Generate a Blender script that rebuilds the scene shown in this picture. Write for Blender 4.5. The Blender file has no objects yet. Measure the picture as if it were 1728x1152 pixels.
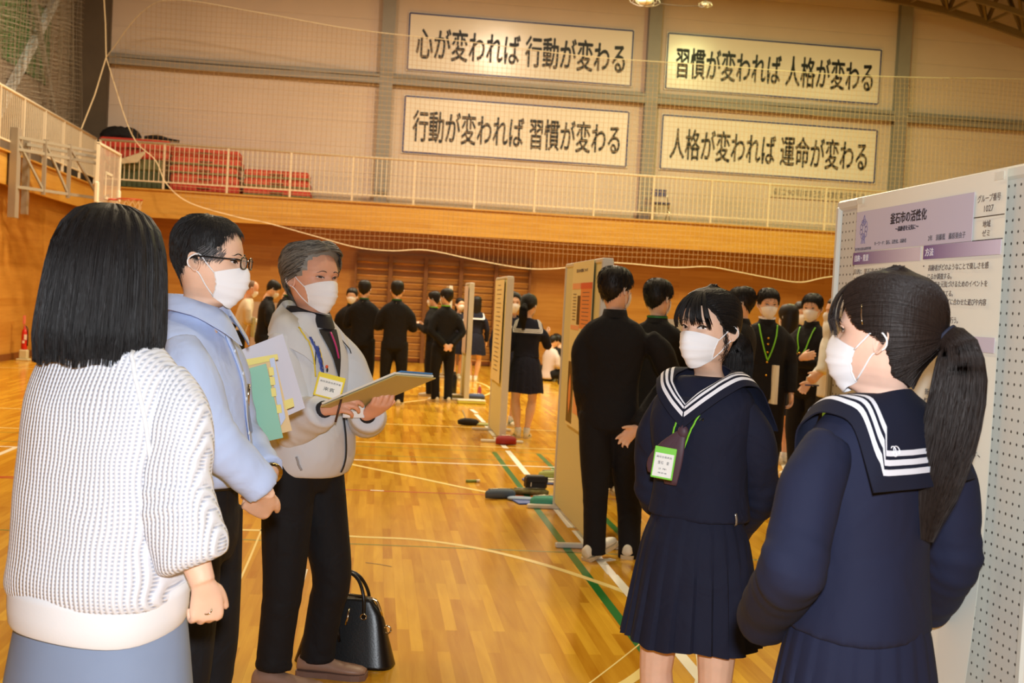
import bpy, math, random
import numpy as np
from mathutils import Vector, Matrix
from mathutils.bvhtree import BVHTree
random.seed(7); RNG = np.random.default_rng(7)
sc = bpy.context.scene
COL = sc.collection
# ------------------------------------------------------------------ camera
EYE = 1.5
FPX = 2020.0
_yaw, _pit, _rol = math.radians(6.55), math.radians(1.8), math.radians(3.06)
cf = np.array([math.sin(_yaw)*math.cos(_pit), math.cos(_yaw)*math.cos(_pit), -math.sin(_pit)])
_r0 = np.array([math.cos(_yaw), -math.sin(_yaw), 0.0]); _u0 = np.cross(_r0, cf)
cr = _r0*math.cos(_rol) + _u0*math.sin(_rol)
cu = -_r0*math.sin(_rol) + _u0*math.cos(_rol)
cam = bpy.data.cameras.new('camera'); cam_o = bpy.data.objects.new('camera', cam); COL.objects.link(cam_o)
cam.sensor_width = 36; cam.lens = 36*FPX/1728; cam.clip_end = 200
cam_o.matrix_world = Matrix(((cr[0], cu[0], -cf[0], 0), (cr[1], cu[1], -cf[1], 0), (cr[2], cu[2], -cf[2], EYE), (0, 0, 0, 1)))
cam.dof.use_dof = True; cam.dof.focus_distance = 3.6; cam.dof.aperture_fstop = 7.5
sc.camera = cam_o
# ------------------------------------------------------------------ world, exposure, main lights
w = bpy.data.worlds.new('world'); sc.world = w; w.use_nodes = True
w.node_tree.nodes['Background'].inputs[0].default_value = (1.0, 0.80, 0.55, 1)
w.node_tree.nodes['Background'].inputs[1].default_value = 0.06
sc.view_settings.view_transform = 'Standard'; sc.view_settings.look = 'None'
sc.view_settings.exposure = 0.0; sc.view_settings.gamma = 1.0; sc.view_settings.use_curve_mapping = False
sc.cycles.max_bounces = 6; sc.cycles.diffuse_bounces = 3; sc.cycles.glossy_bounces = 3; sc.cycles.transmission_bounces = 4
sc.cycles.caustics_reflective = False; sc.cycles.caustics_refractive = False
sc.cycles.sample_clamp_indirect = 4.0
try: sc.cycles.use_denoising = True
except Exception: pass
def area(name, loc, size, power, color, target=None, shape='DISK'):
    l = bpy.data.lights.new(name, 'AREA'); l.shape = shape; l.size = size; l.energy = power; l.color = color
    o = bpy.data.objects.new(name, l); COL.objects.link(o); o.location = loc
    d = (Vector(target) - Vector(loc)) if target else Vector((0, 0, -1))
    o.rotation_euler = d.to_track_quat('-Z', 'Y').to_euler()
    return o
# the photographer's flash, a hand's breadth above the lens, and the hall's high bay lamps
area('flash', (0.02, -0.06, 1.68), 0.10, 98, (0.88, 0.94, 1.0), (0.55, 3.6, 1.25))
LAMPS = [(-3, 4, .28, (1, .80, .50)), (3, 4, .28, (1, .80, .50)), (9, 4, .3, (1, .80, .50)),
         (-3, 12, .75, (1, .80, .50)), (3, 12, .85, (1, .80, .50)), (9, 12, .85, (1, .80, .50)),
         (-2.5, 20, 1.6, (1, .79, .54)), (3.2, 20.5, 2.1, (1, .80, .58)), (8.8, 21.5, 1.6, (.84, .88, .36)), (14.5, 19, .2, (1, .74, .38))]
for _i, (x, y, k, c) in enumerate(LAMPS):
    area('bay_lamp_light', (x, y, 9.1), 0.9, 430*k, c)
# ------------------------------------------------------------------ helpers: pixels to points (for measuring only)
def ray(px, py): return cf + cr*(px-864)/FPX - cu*(py-576)/FPX
def at(px, py, Y):
    d = ray(px, py); p = np.array([0, 0, EYE]) + d*(Y/d[1]); return p
def flo(px, py):
    d = ray(px, py); return np.array([0, 0, EYE]) - d*(EYE/d[2])
# ------------------------------------------------------------------ materials
MATS = {}
def mat(name, col, rough=0.6, metal=0.0, bump=None, var=None, spec=0.5, sss=0.0, sheen=0.0, emit=None, alpha=1.0, coat=0.0, trans=0.0):
    """bump=(scale, strength, dist); var=(scale, amount) brightness variation by noise."""
    if name in MATS: return MATS[name]
    m = bpy.data.materials.new(name); m.use_nodes = True; nt = m.node_tree; b = nt.nodes['Principled BSDF']
    b.inputs['Base Color'].default_value = (*col, 1); b.inputs['Roughness'].default_value = rough
    b.inputs['Metallic'].default_value = metal; b.inputs['Specular IOR Level'].default_value = spec
    if sss: b.inputs['Subsurface Weight'].default_value = sss; b.inputs['Subsurface Radius'].default_value = (.012, .005, .003); b.inputs['Subsurface Scale'].default_value = 1.0
    if sheen: b.inputs['Sheen Weight'].default_value = sheen
    if coat: b.inputs['Coat Weight'].default_value = coat
    if trans: b.inputs['Transmission Weight'].default_value = trans
    if emit: b.inputs['Emission Color'].default_value = (*emit[0], 1); b.inputs['Emission Strength'].default_value = emit[1]
    if alpha < 1: b.inputs['Alpha'].default_value = alpha
    tc = nt.nodes.new('ShaderNodeTexCoord')
    if var:
        n = nt.nodes.new('ShaderNodeTexNoise'); n.inputs['Scale'].default_value = var[0]; n.inputs['Detail'].default_value = 4
        nt.links.new(tc.outputs['Object'], n.inputs['Vector'])
        mr = nt.nodes.new('ShaderNodeMapRange'); mr.inputs[1].default_value = .3; mr.inputs[2].default_value = .7
        mr.inputs[3].default_value = 1-var[1]; mr.inputs[4].default_value = 1+var[1]
        nt.links.new(n.outputs['Fac'], mr.inputs[0])
        mx = nt.nodes.new('ShaderNodeMix'); mx.data_type = 'RGBA'; mx.blend_type = 'MULTIPLY'; mx.inputs[0].default_value = 1
        mx.inputs[6].default_value = (*col, 1); nt.links.new(mr.outputs[0], mx.inputs[7]); nt.links.new(mx.outputs[2], b.inputs['Base Color'])
    if bump:
        n = nt.nodes.new('ShaderNodeTexNoise'); n.inputs['Scale'].default_value = bump[0]; n.inputs['Detail'].default_value = 3
        nt.links.new(tc.outputs['Object'], n.inputs['Vector'])
        bp = nt.nodes.new('ShaderNodeBump'); bp.inputs['Strength'].default_value = bump[1]; bp.inputs['Distance'].default_value = bump[2]
        nt.links.new(n.outputs['Fac'], bp.inputs['Height']); nt.links.new(bp.outputs[0], b.inputs['Normal'])
    MATS[name] = m; return m
def srgb(r, g, b):
    f = lambda c: (c/255/12.92) if c/255 <= .04045 else ((c/255+.055)/1.055)**2.4
    return (f(r), f(g), f(b))
def wood(name, base, dark, size, axis, grain=1.0, rough=.35, mortar=.0012, contrast=.5, bumpk=.15):
    """planks: size=(length, width); axis = which object axes run (along, across)"""
    m = bpy.data.materials.new(name); m.use_nodes = True; nt = m.node_tree; b = nt.nodes['Principled BSDF']; N = nt.nodes.new; L = nt.links.new
    tc = N('ShaderNodeTexCoord'); sp = N('ShaderNodeSeparateXYZ'); L(tc.outputs['Object'], sp.inputs[0])
    cb = N('ShaderNodeCombineXYZ'); L(sp.outputs[axis[0]], cb.inputs[0]); L(sp.outputs[axis[1]], cb.inputs[1])
    br = N('ShaderNodeTexBrick'); L(cb.outputs[0], br.inputs['Vector'])
    br.inputs['Scale'].default_value = 1; br.inputs['Brick Width'].default_value = size[0]; br.inputs['Row Height'].default_value = size[1]
    br.inputs['Mortar Size'].default_value = mortar; br.inputs['Mortar Smooth'].default_value = .5; br.inputs['Bias'].default_value = 0
    br.offset = .37; br.offset_frequency = 2
    br.inputs['Color1'].default_value = (0, 0, 0, 1); br.inputs['Color2'].default_value = (1, 1, 1, 1); br.inputs['Mortar'].default_value = (.35, .35, .35, 1)
    mp = N('ShaderNodeMapping'); L(cb.outputs[0], mp.inputs[0]); mp.inputs['Scale'].default_value = (1.2*grain, 14*grain, 1)
    no = N('ShaderNodeTexNoise'); no.inputs['Scale'].default_value = 1.5; no.inputs['Detail'].default_value = 6; no.inputs['Distortion'].default_value = .6; L(mp.outputs[0], no.inputs['Vector'])
    ad = N('ShaderNodeMath'); ad.operation = 'MULTIPLY_ADD'; L(br.outputs['Color'], ad.inputs[0]); ad.inputs[1].default_value = contrast; L(no.outputs['Fac'], ad.inputs[2])
    ra = N('ShaderNodeMapRange'); ra.inputs[1].default_value = .35; ra.inputs[2].default_value = .7+contrast; L(ad.outputs[0], ra.inputs[0])
    mx = N('ShaderNodeMix'); mx.data_type = 'RGBA'; mx.inputs[6].default_value = (*dark, 1); mx.inputs[7].default_value = (*base, 1); L(ra.outputs[0], mx.inputs[0])
    L(mx.outputs[2], b.inputs['Base Color'])
    b.inputs['Roughness'].default_value = rough
    bp = N('ShaderNodeBump'); bp.inputs['Strength'].default_value = bumpk; bp.inputs['Distance'].default_value = .002; L(br.outputs['Fac'], bp.inputs['Height']); bp.invert = True
    L(bp.outputs[0], b.inputs['Normal'])
    MATS[name] = m; return m
# ------------------------------------------------------------------ helpers: meshes
class MB:
    def __init__(s): s.v = []; s.f = []
    def add(s, vs, fs):
        o = len(s.v); s.v.extend([tuple(map(float, p)) for p in vs]); s.f.extend([tuple(i+o for i in f) for f in fs]); return s
    def join(s, o): return s.add(o.v, o.f)
    def loft(s, rings, cap=True, closed=True):
        n = len(rings[0]); vs = [p for r in rings for p in r]; fs = []
        for i in range(len(rings)-1):
            for j in range(n if closed else n-1):
                k = (j+1) % n; fs.append((i*n+j, i*n+k, (i+1)*n+k, (i+1)*n+j))
        if cap and closed: fs.append(tuple(range(n-1, -1, -1))); m = (len(rings)-1)*n; fs.append(tuple(range(m, m+n)))
        return s.add(vs, fs)
    def box(s, c, d, R=None, bev=0.0):
        x, y, z = d[0]/2, d[1]/2, d[2]/2; c = np.array(c, float)
        if bev:
            b = min(bev, x*.9, y*.9, z*.9); rings = []
            for zz, q in ((-z, b), (-z+b, 0), (z-b, 0), (z, b)):
                X, Y = x-q, y-q; bb = b if q == 0 else b*.6
                rings.append([(X-bb, -Y, zz), (X, -Y+bb, zz), (X, Y-bb, zz), (X-bb, Y, zz), (-X+bb, Y, zz), (-X, Y-bb, zz), (-X, -Y+bb, zz), (-X+bb, -Y, zz)])
            t = MB().loft(rings); vs, fs = t.v, t.f
        else:
            vs = [(-x, -y, -z), (x, -y, -z), (x, y, -z), (-x, y, -z), (-x, -y, z), (x, -y, z), (x, y, z), (-x, y, z)]
            fs = [(3, 2, 1, 0), (4, 5, 6, 7), (0, 1, 5, 4), (1, 2, 6, 5), (2, 3, 7, 6), (3, 0, 4, 7)]
        if R is not None: vs = [np.array(R) @ np.array(p) for p in vs]
        return s.add([np.array(p)+c for p in vs], fs)
    def bar(s, a, b, w, h=None, up=(0, 0, 1)):
        a = np.array(a, float); b = np.array(b, float); h = h or w; d = b-a; L = np.linalg.norm(d); d = d/L
        u = np.array(up, float)
        if abs(d@u) > .98: u = np.array([1., 0, 0])
        x = np.cross(d, u); x /= np.linalg.norm(x); z = np.cross(x, d)
        return s.box((a+b)/2, (w, L, h), np.array([x, d, z]).T)
    def tube(s, pts, r, n=8, cap=True, sm=0, ref=None, flat=1.0):
        return s.loft(limb_rings(pts, r, n, sm, ref, flat), cap)
    def grid(s, g):
        g = np.array(g); a, b = g.shape[:2]; vs = g.reshape(-1, 3)
        fs = [(i*b+j, i*b+j+1, (i+1)*b+j+1, (i+1)*b+j) for i in range(a-1) for j in range(b-1)]
        return s.add(vs, fs)
    def sphere(s, c, r, n=10, m=8):
        r = np.array([r, r, r], float) if np.isscalar(r) else np.array(r, float); c = np.array(c, float)
        rings = []
        for i in range(m+1):
            t = -math.pi/2 + math.pi*i/m; t = max(-1.5, min(1.5, t))
            rings.append([c + r*np.array([math.cos(t)*math.cos(2*math.pi*j/n), math.cos(t)*math.sin(2*math.pi*j/n), math.sin(t)]) for j in range(n)])
        return s.loft(rings)
def catmull(P, k):
    P = np.array(P, float)
    if k <= 0 or len(P) < 3: 
        if k <= 0: return P
        Q = [P[0]+(P[1]-P[0])*t for t in np.linspace(0, 1, k+2)]; return np.array(Q)
    A = np.vstack([2*P[0]-P[1], P, 2*P[-1]-P[-2]]); out = []
    for i in range(1, len(A)-2):
        for t in np.linspace(0, 1, k+1)[:-1] if i < len(A)-3 or True else []:
            p0, p1, p2, p3 = A[i-1:i+3]
            out.append(.5*((2*p1)+(-p0+p2)*t+(2*p0-5*p1+4*p2-p3)*t*t+(-p0+3*p1-3*p2+p3)*t**3))
    out.append(A[-2]); return np.array(out)
def limb_rings(pts, r, n=12, sm=3, ref=None, flat=1.0, wob=None):
    """pts (k,3), r scalar or list (or list of (rx, ry)); flat scales the second radius"""
    P = np.array(pts, float); k = len(P)
    R = np.array([[q, q*flat] if np.isscalar(q) else list(q) for q in (r if hasattr(r, '__len__') else [r]*k)], float)
    if sm: 
        Q = catmull(np.hstack([P, R]), sm); P, R = Q[:, :3], np.maximum(Q[:, 3:], 1e-4)
    T = np.gradient(P, axis=0); T /= np.linalg.norm(T, axis=1)[:, None]+1e-12
    u = np.array(ref if ref is not None else ((0, 0, 1) if abs(T[0][2]) < .9 else (0, 1, 0)), float)
    rings = []
    for i in range(len(P)):
        if ref is not None: u = np.array(ref, float)
        x = np.cross(T[i], u); x /= np.linalg.norm(x)+1e-12; y = np.cross(x, T[i]); u = y
        ring = []
        for j in range(n):
            a = 2*math.pi*j/n; q = 1 + (wob(i/(len(P)-1), a) if wob else 0)
            ring.append(P[i] + (x*math.cos(a)*R[i][0] + y*math.sin(a)*R[i][1])*q)
        rings.append(ring)
    return rings
def mesh_obj(name, V, F, m, parent=None, smooth=True, origin=None, uv=None):
    me = bpy.data.meshes.new(name)
    V = np.asarray(V, float)
    if origin is not None: V = V-np.asarray(origin)
    me.from_pydata(V.tolist(), [], F if isinstance(F, list) else F.tolist())
    if smooth: me.polygons.foreach_set('use_smooth', [True]*len(me.polygons))
    if m: me.materials.append(m)
    me.update()
    o = bpy.data.objects.new(name, me); COL.objects.link(o)
    if origin is not None: o.location = origin
    if parent: o.parent = parent
    return o
def obj(name, mb, m, parent=None, smooth=False, origin=None): return mesh_obj(name, mb.v, mb.f, m, parent, smooth, origin)
def tag(o, label, cat, group=None, kind=None):
    o['label'] = label; o['category'] = cat
    if group: o['group'] = group
    if kind: o['kind'] = kind
    return o
def struct(o): o['kind'] = 'structure'; return o
def empty(name, loc, rz=0, label=None, cat=None, group=None):
    o = bpy.data.objects.new(name, None); COL.objects.link(o); o.location = loc; o.rotation_euler = (0, 0, rz); o.empty_display_size = .1
    if label: tag(o, label, cat, group)
    return o
def dup(o, loc, rz=0, label=None):
    r = o.copy(); COL.objects.link(r); r.location = loc; r.rotation_euler = (0, 0, rz)
    if label: r['label'] = label
    for ch in list(o.children):
        c = ch.copy(); COL.objects.link(c); c.parent = r
        for g in list(ch.children):
            d = g.copy(); COL.objects.link(d); d.parent = c
    return r
def remesh(mb, vox, smooth=2, fac=.5):
    me = bpy.data.meshes.new('t'); me.from_pydata(mb.v, [], mb.f); me.update()
    o = bpy.data.objects.new('t', me); COL.objects.link(o)
    md = o.modifiers.new('r', 'REMESH'); md.mode = 'VOXEL'; md.voxel_size = vox
    if smooth:
        s = o.modifiers.new('s', 'SMOOTH'); s.factor = fac; s.iterations = smooth
    dg = bpy.context.evaluated_depsgraph_get(); ev = o.evaluated_get(dg); em = ev.to_mesh()
    V = np.empty(len(em.vertices)*3); em.vertices.foreach_get('co', V); V = V.reshape(-1, 3)
    F = [tuple(p.vertices) for p in em.polygons]
    NN = np.empty(len(em.vertices)*3); em.vertices.foreach_get('normal', NN); NN = NN.reshape(-1, 3)
    ev.to_mesh_clear(); bpy.data.objects.remove(o); bpy.data.meshes.remove(me)
    return V, F, NN
def text_mb(body, size, bold=0.0, depth=0.0, align='LEFT', spacing=1.0, xs=1.0):
    cu_ = bpy.data.curves.new('t', 'FONT'); cu_.body = body; cu_.size = size; cu_.offset = bold; cu_.extrude = depth; cu_.align_x = align
    cu_.space_character = spacing; cu_.resolution_u = 3
    o = bpy.data.objects.new('t', cu_); COL.objects.link(o)
    dg = bpy.context.evaluated_depsgraph_get(); ev = o.evaluated_get(dg); em = ev.to_mesh()
    V = np.empty(len(em.vertices)*3); em.vertices.foreach_get('co', V); V = V.reshape(-1, 3); V[:, 0] *= xs
    F = [tuple(p.vertices) for p in em.polygons]
    ev.to_mesh_clear(); bpy.data.objects.remove(o); bpy.data.curves.remove(cu_)
    return V, F
def smoothstep(a, b, x):
    t = np.clip((x-a)/(b-a), 0, 1); return t*t*(3-2*t)
# ================================================================== THE SETTING
XL, YB = -6.54, 28.15        # lower walls
FX, FY = -6.25, 27.15        # balcony fascias
UX = -7.15                   # upper left wall
ZF0, ZF1 = 3.04, 3.60        # fascia bottom / top
XR, YN, ZC = 22.0, -7.0, 12.6
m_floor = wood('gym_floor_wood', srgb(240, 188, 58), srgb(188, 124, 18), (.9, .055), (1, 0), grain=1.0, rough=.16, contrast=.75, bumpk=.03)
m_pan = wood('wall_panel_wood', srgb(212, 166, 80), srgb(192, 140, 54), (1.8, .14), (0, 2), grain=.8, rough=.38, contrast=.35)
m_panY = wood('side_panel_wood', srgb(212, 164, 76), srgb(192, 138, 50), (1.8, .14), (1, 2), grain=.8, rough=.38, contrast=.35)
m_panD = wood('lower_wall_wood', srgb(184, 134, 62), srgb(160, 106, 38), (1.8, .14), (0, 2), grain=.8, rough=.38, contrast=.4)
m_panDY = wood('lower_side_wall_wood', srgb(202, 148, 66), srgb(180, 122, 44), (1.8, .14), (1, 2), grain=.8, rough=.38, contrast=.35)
def siding(name, col, axis):
    m = mat(name, col, .7, var=(.6, .05)); nt = m.node_tree; N = nt.nodes.new; L = nt.links.new
    tc = N('ShaderNodeTexCoord'); sp = N('ShaderNodeSeparateXYZ'); L(tc.outputs['Object'], sp.inputs[0])
    mu = N('ShaderNodeMath'); mu.operation = 'MULTIPLY'; mu.inputs[1].default_value = 2*math.pi/.6; L(sp.outputs[2], mu.inputs[0])
    si = N('ShaderNodeMath'); si.operation = 'SINE'; L(mu.outputs[0], si.inputs[0])
    mr = N('ShaderNodeMapRange'); mr.inputs[1].default_value = .992; mr.inputs[2].default_value = 1; mr.inputs[3].default_value = 0; mr.inputs[4].default_value = -1; L(si.outputs[0], mr.inputs[0])
    bp = N('ShaderNodeBump'); bp.inputs['Strength'].default_value = .6; bp.inputs['Distance'].default_value = .01; L(mr.outputs[0], bp.inputs['Height']); L(bp.outputs[0], nt.nodes['Principled BSDF'].inputs['Normal'])
    return m
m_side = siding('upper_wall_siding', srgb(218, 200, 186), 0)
m_steel = mat('painted_steel_grey', srgb(150, 146, 140), .5, var=(3, .05))
m_steelD = mat('dark_steel', srgb(92, 80, 66), .55, var=(3, .08))
m_dark = mat('roof_dark', srgb(70, 60, 50), .8)
m_rail = mat('cream_rail_paint', srgb(226, 212, 186), .4)
fl = struct(obj('floor', MB().box(((XL+XR)/2-.5, (YN+YB)/2, -.05), (XR-XL+1.4, YB-YN+.6, .1)), m_floor))
# lower walls, sill slabs and fascias
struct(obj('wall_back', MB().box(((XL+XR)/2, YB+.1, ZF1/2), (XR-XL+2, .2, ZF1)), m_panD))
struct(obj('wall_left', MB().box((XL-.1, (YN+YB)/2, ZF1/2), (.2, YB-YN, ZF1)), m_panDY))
struct(obj('wall_right', MB().box((XR+.1, (YN+YB)/2, ZC/2), (.2, YB-YN, ZC)), m_side))
struct(obj('wall_near', MB().box(((XL+XR)/2, YN-.1, ZC/2), (XR-XL+2, .2, ZC)), m_side))
struct(obj('wall_back_upper', MB().box(((UX+XR)/2, YB+.35, (ZF1+ZC)/2), (XR-UX+.6, .2, ZC-ZF1)), m_side))
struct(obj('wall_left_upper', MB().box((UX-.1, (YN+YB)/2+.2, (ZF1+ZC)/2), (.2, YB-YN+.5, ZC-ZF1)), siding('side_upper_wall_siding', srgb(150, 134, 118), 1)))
f = MB().box(((FX+XR)/2, FY+.03, (ZF0+ZF1)/2), (XR-FX, .06, ZF1-ZF0-.0))
f.box(((FX+XR)/2, FY-.012, ZF0-.02), (XR-FX, .10, .10)).box(((FX+XR)/2, FY-.01, ZF1-.015), (XR-FX, .09, .03))
struct(obj('trim_1', f, m_pan))
f = MB().box((FX-.03, (YN+FY)/2, (ZF0+ZF1)/2), (.06, FY-YN, ZF1-ZF0)).box((FX+.012, (YN+FY)/2, ZF1-.015), (.09, FY-YN, .03))
struct(obj('trim_2', f, m_panY))
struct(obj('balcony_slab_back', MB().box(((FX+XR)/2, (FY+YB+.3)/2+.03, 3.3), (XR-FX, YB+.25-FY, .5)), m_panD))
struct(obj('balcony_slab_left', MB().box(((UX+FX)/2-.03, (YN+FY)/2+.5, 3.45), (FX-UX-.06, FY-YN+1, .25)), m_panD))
struct(obj('baseboard_back', MB().box(((XL+XR)/2, YB-.012, .06), (XR-XL, .024, .12)), mat('baseboard_dark', srgb(120, 66, 22), .5)))
struct(obj('baseboard_left', MB().box((XL+.012, (YN+YB)/2, .06), (.024, YB-YN, .12)), MATS['baseboard_dark']))
# grey rectangular low wall panel behind the bowing man
struct(obj('door_1', MB().box((-2.1, YB-.02, .62), (1.5, .05, 1.22)), mat('faded_door_paint', srgb(176, 150, 128), .5)))
# ceiling: sloping roof deck
_rz = lambda x: 12.5-abs(x-6.2)*.16
rf = MB()
for a, b in ((UX-.3, 6.2), (6.2, XR+.3)):
    za, zb = _rz(a), _rz(b)
    rf.add([(a, YN, za), (b, YN, zb), (b, YB+.6, zb), (a, YB+.6, za), (a, YN, za+.1), (b, YN, zb+.1), (b, YB+.6, zb+.1), (a, YB+.6, za+.1)],
           [(0, 1, 2, 3), (7, 6, 5, 4), (0, 4, 5, 1), (1, 5, 6, 2), (2, 6, 7, 3), (3, 7, 4, 0)])
struct(obj('ceiling', rf, m_dark))
# steel columns and wind beams on the upper walls
YW = YB+.25
for i, x in enumerate((-6.72, -.03, 6.27, 12.5, 18.7)):
    c = MB(); w_ = .30 if i else .85
    c.box((x, YW-.20, (ZF1+ZC)/2), (w_, .03, ZC-ZF1)).box((x, YW-.02, (ZF1+ZC)/2), (w_, .03, ZC-ZF1)).box((x, YW-.11, (ZF1+ZC)/2), (.03, .18, ZC-ZF1))
    if i == 0: c.box((x+.41, YW-.11, (ZF1+ZC)/2), (.03, .2, ZC-ZF1))
    struct(obj('wall_column_back', c, m_steelD if i == 0 else m_steel))  # corner column: its shade is put into the darker steel colour
for a, b in ((-6.3, -.18), (.12, 6.12), (6.42, 12.35), (12.65, 18.55), (18.85, XR)):
    g = MB().box(((a+b)/2, YW-.11, 6.60), (b-a, .20, .02)).box(((a+b)/2, YW-.02, 6.60), (b-a, .03, .26)).box(((a+b)/2, YW-.2, 6.56), (b-a, .02, .22))
    struct(obj('wall_beam_back', g, m_steel))
for y in (22.4, 16.4, 10.4):
    c = MB().box((UX+.10, y, (ZF1+ZC)/2), (.18, .22, ZC-ZF1)); struct(obj('wall_column_left', c, mat('pale_column_paint', srgb(208, 206, 200), .5)))
a_ = (UX+.12, 22.7, 4.3); b_ = (UX+.12, 27.4, 8.2)
struct(obj('brace_left', MB().bar(a_, b_, .12, .18), mat('blue_grey_steel', srgb(206, 214, 220), .45)))
struct(obj('brace_left', MB().bar((UX+.22, 22.7, 8.9), (UX+.22, 27.2, 4.0), .08, .14), m_steel))
# green shutters high on the left wall
struct(obj('window_1', MB().box((UX+.03, 24.6, 6.3), (.05, 3.6, 1.5)), mat('green_shutter', srgb(40, 104, 36), .5, var=(8, .25))))
# roof trusses: one over the back wall, the next one nearer, each one structure piece
def truss(y, x0, x1, zt, zb, n, col, th=.10):
    t = MB(); xs = np.linspace(x0, x1, n+1)
    for a, b in zip(xs[:-1], xs[1:]):
        m_ = (a+b)/2
        t.bar((a, y, zt(a)), (b, y, zt(b)), th, th*1.6); t.bar((a, y, zb(a)), (b, y, zb(b)), th, th*1.6)
        t.bar((a, y, zb(a)), (m_, y, zt(m_)), th*.7); t.bar((m_, y, zt(m_)), (b, y, zb(b)), th*.7)
    return struct(obj('roof_truss', t, col))
m_tr = mat('truss_ochre_steel', srgb(118, 98, 62), .6)
zt = lambda x: _rz(x)-.15; zbt = lambda x: zt(x)-.75-.02*abs(x-6.2)
for y in (5., 11., 17., 23.):
    truss(y, -6.8, 21, zt, zbt, 14, m_tr)
# arched truss end against the back wall, coming down on the right (upper right corner of the view)
arc = [at(1470, -8, 27.3), at(1535, 4, 27.3), at(1600, 19, 27.3), at(1665, 38, 27.3), at(1728, 60, 27.3), at(1790, 84, 27.3), at(1860, 114, 27.3), at(1950, 156, 27.3)]
arc2 = [p + np.array([.35, 0, .95]) for p in arc]
t = MB()
for i in range(len(arc)-1):
    t.bar(arc[i], arc[i+1], .10, .16); t.bar(arc2[i], arc2[i+1], .10, .16); t.bar(arc[i], arc2[i], .08); t.bar(arc2[i], arc[i+1], .08)
    q = np.array([0, -1.2, 0]); t.bar(arc[i]+q, arc[i+1]+q, .08, .12); t.bar(arc[i], arc[i]+q, .06); t.bar(arc2[i], arc[i]+q, .07); t.bar(arc[i+1], arc2[i]+q*.5, .06)
struct(obj('roof_truss', t, m_tr))
dk = MB().loft([[p+np.array([0, dy, dz]) for p in arc2] for dy, dz in ((.9, .12), (-3, .2))], cap=False, closed=False)
struct(obj('roof_deck', dk, m_dark))
# ---- court lines (flat paint, raised a hair) and tape
def strip(pts, wd, name, m, z=.0006, parent=None):
    P = np.array([(p[0], p[1]) for p in pts], float); T = np.gradient(P, axis=0); T /= np.linalg.norm(T, axis=1)[:, None]
    Nn = np.stack([-T[:, 1], T[:, 0]], 1)*wd/2; g = np.zeros((len(P), 2, 3)); g[:, 0, :2] = P+Nn; g[:, 1, :2] = P-Nn; g[:, :, 2] = z
    mb = MB(); mb.grid(g); low = g.copy(); low[:, :, 2] = .0001
    o = obj(name, mb, m, fl); o.data.update(); return o
m_lw = mat('line_white', srgb(245, 240, 225), .3); m_ly = mat('line_cream', srgb(250, 228, 150), .3); m_lg = mat('line_green', srgb(28, 116, 44), .3)
m_lr = mat('line_red', srgb(190, 60, 30), .3); m_ldg = mat('line_dull_green', srgb(96, 132, 48), .35); m_tape = mat('white_tape', srgb(240, 238, 230), .45)
def seg(x0, y0, x1, y1, wd, m, name='court_line', z=.0006, k=2): return strip([(x0+(x1-x0)*t, y0+(y1-y0)*t) for t in np.linspace(0, 1, k)], wd, name, m, z)
seg(1.25, 2.2, 1.25, 11.95, .05, m_lg)
seg(1.70, 6.0, 1.70, 11.95, .05, m_lg)
for a, b, dx in ((3.2, 6.62, .0), (6.62, 7.9, .0), (8.0, 10.35, -.005), (10.45, 12.1, .0), (12.3, 13.3, .01), (13.4, 14.7, .0), (14.9, 15.9, .012), (16.1, 16.6, .02)):
    seg(1.40+dx, a, 1.405-dx, b, .055, m_tape, 'floor_tape', .0012)
seg(-6.3, 7.55, 1.0, 7.20+0.0, .018, m_ldg); seg(1.0, 7.2, 8, 6.86, .018, m_ldg)
seg(-6.3, 10.98, 9, 11.02, .05, m_lw, z=.0007); seg(-6.3, 11.35, 9, 11.35, .02, m_ldg)
seg(-6.3, 9.25, 9, 9.3, .03, m_lr); seg(-6.3, 12.35, 9, 12.4, .045, m_ly); seg(-6.3, 12.0, 9, 12.0, .02, m_ldg)
seg(-6.3, 14.2, 9, 14.25, .04, m_ly); seg(-6.3, 20.6, 9, 20.6, .05, m_ly)
seg(-3.1, 2.5, -3.1, 11, .05, m_lw); seg(-6.3, 8.2, -1.8, 9.6, .05, m_lr)
def curve_px(pl, wd, m): return strip([flo(*p)[:2] for p in catmull([(a, b, 0) for a, b in pl], 8)[:, :2]], wd, 'court_line', m, .0009)
curve_px([(360, 893), (480, 896), (597, 905), (700, 910), (790, 922), (860, 937), (930, 956), (1000, 979), (1055, 999), (1100, 1020)], .05, m_ly)
curve_px([(560, 776), (611, 787), (700, 805), (780, 822), (855, 836), (930, 850)], .05, m_ly)
curve_px([(1030, 1165), (1060, 1150), (1090, 1128), (1112, 1105), (1120, 1088), (1130, 1060)], .05, m_ly)
curve_px([(640, 683), (720, 674), (776, 665), (812, 668), (830, 660), (820, 650), (795, 643), (740, 640)], .05, m_ly)
curve_px([(1172, 1190), (1186, 1130), (1178, 1080)], .05, m_lw)
curve_px([(985, 1160), (1040, 1118), (1090, 1078)], .008, m_ly); curve_px([(395, 1000), (420, 945), (447, 880)], .012, m_ly)
curve_px([(478, 1100), (500, 1000), (512, 960)], .05, m_lw)
curve_px([(1000, 905), (1030, 912), (1100, 930), (1250, 985), (1290, 1000)], .05, m_lw)
curve_px([(1290, 700), (1340, 830)], .05, m_lw)
for pl in ([(617, 949), (640, 952), (661, 956)],): strip([flo(*p)[:2] for p in pl], .012, 'floor_scuff', mat('dark_scuff', srgb(110, 84, 50), .4), .001)
strip([flo(*p)[:2] for p in [(625, 827), (648, 828)]], .03, 'floor_tape', m_tape, .001)
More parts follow.
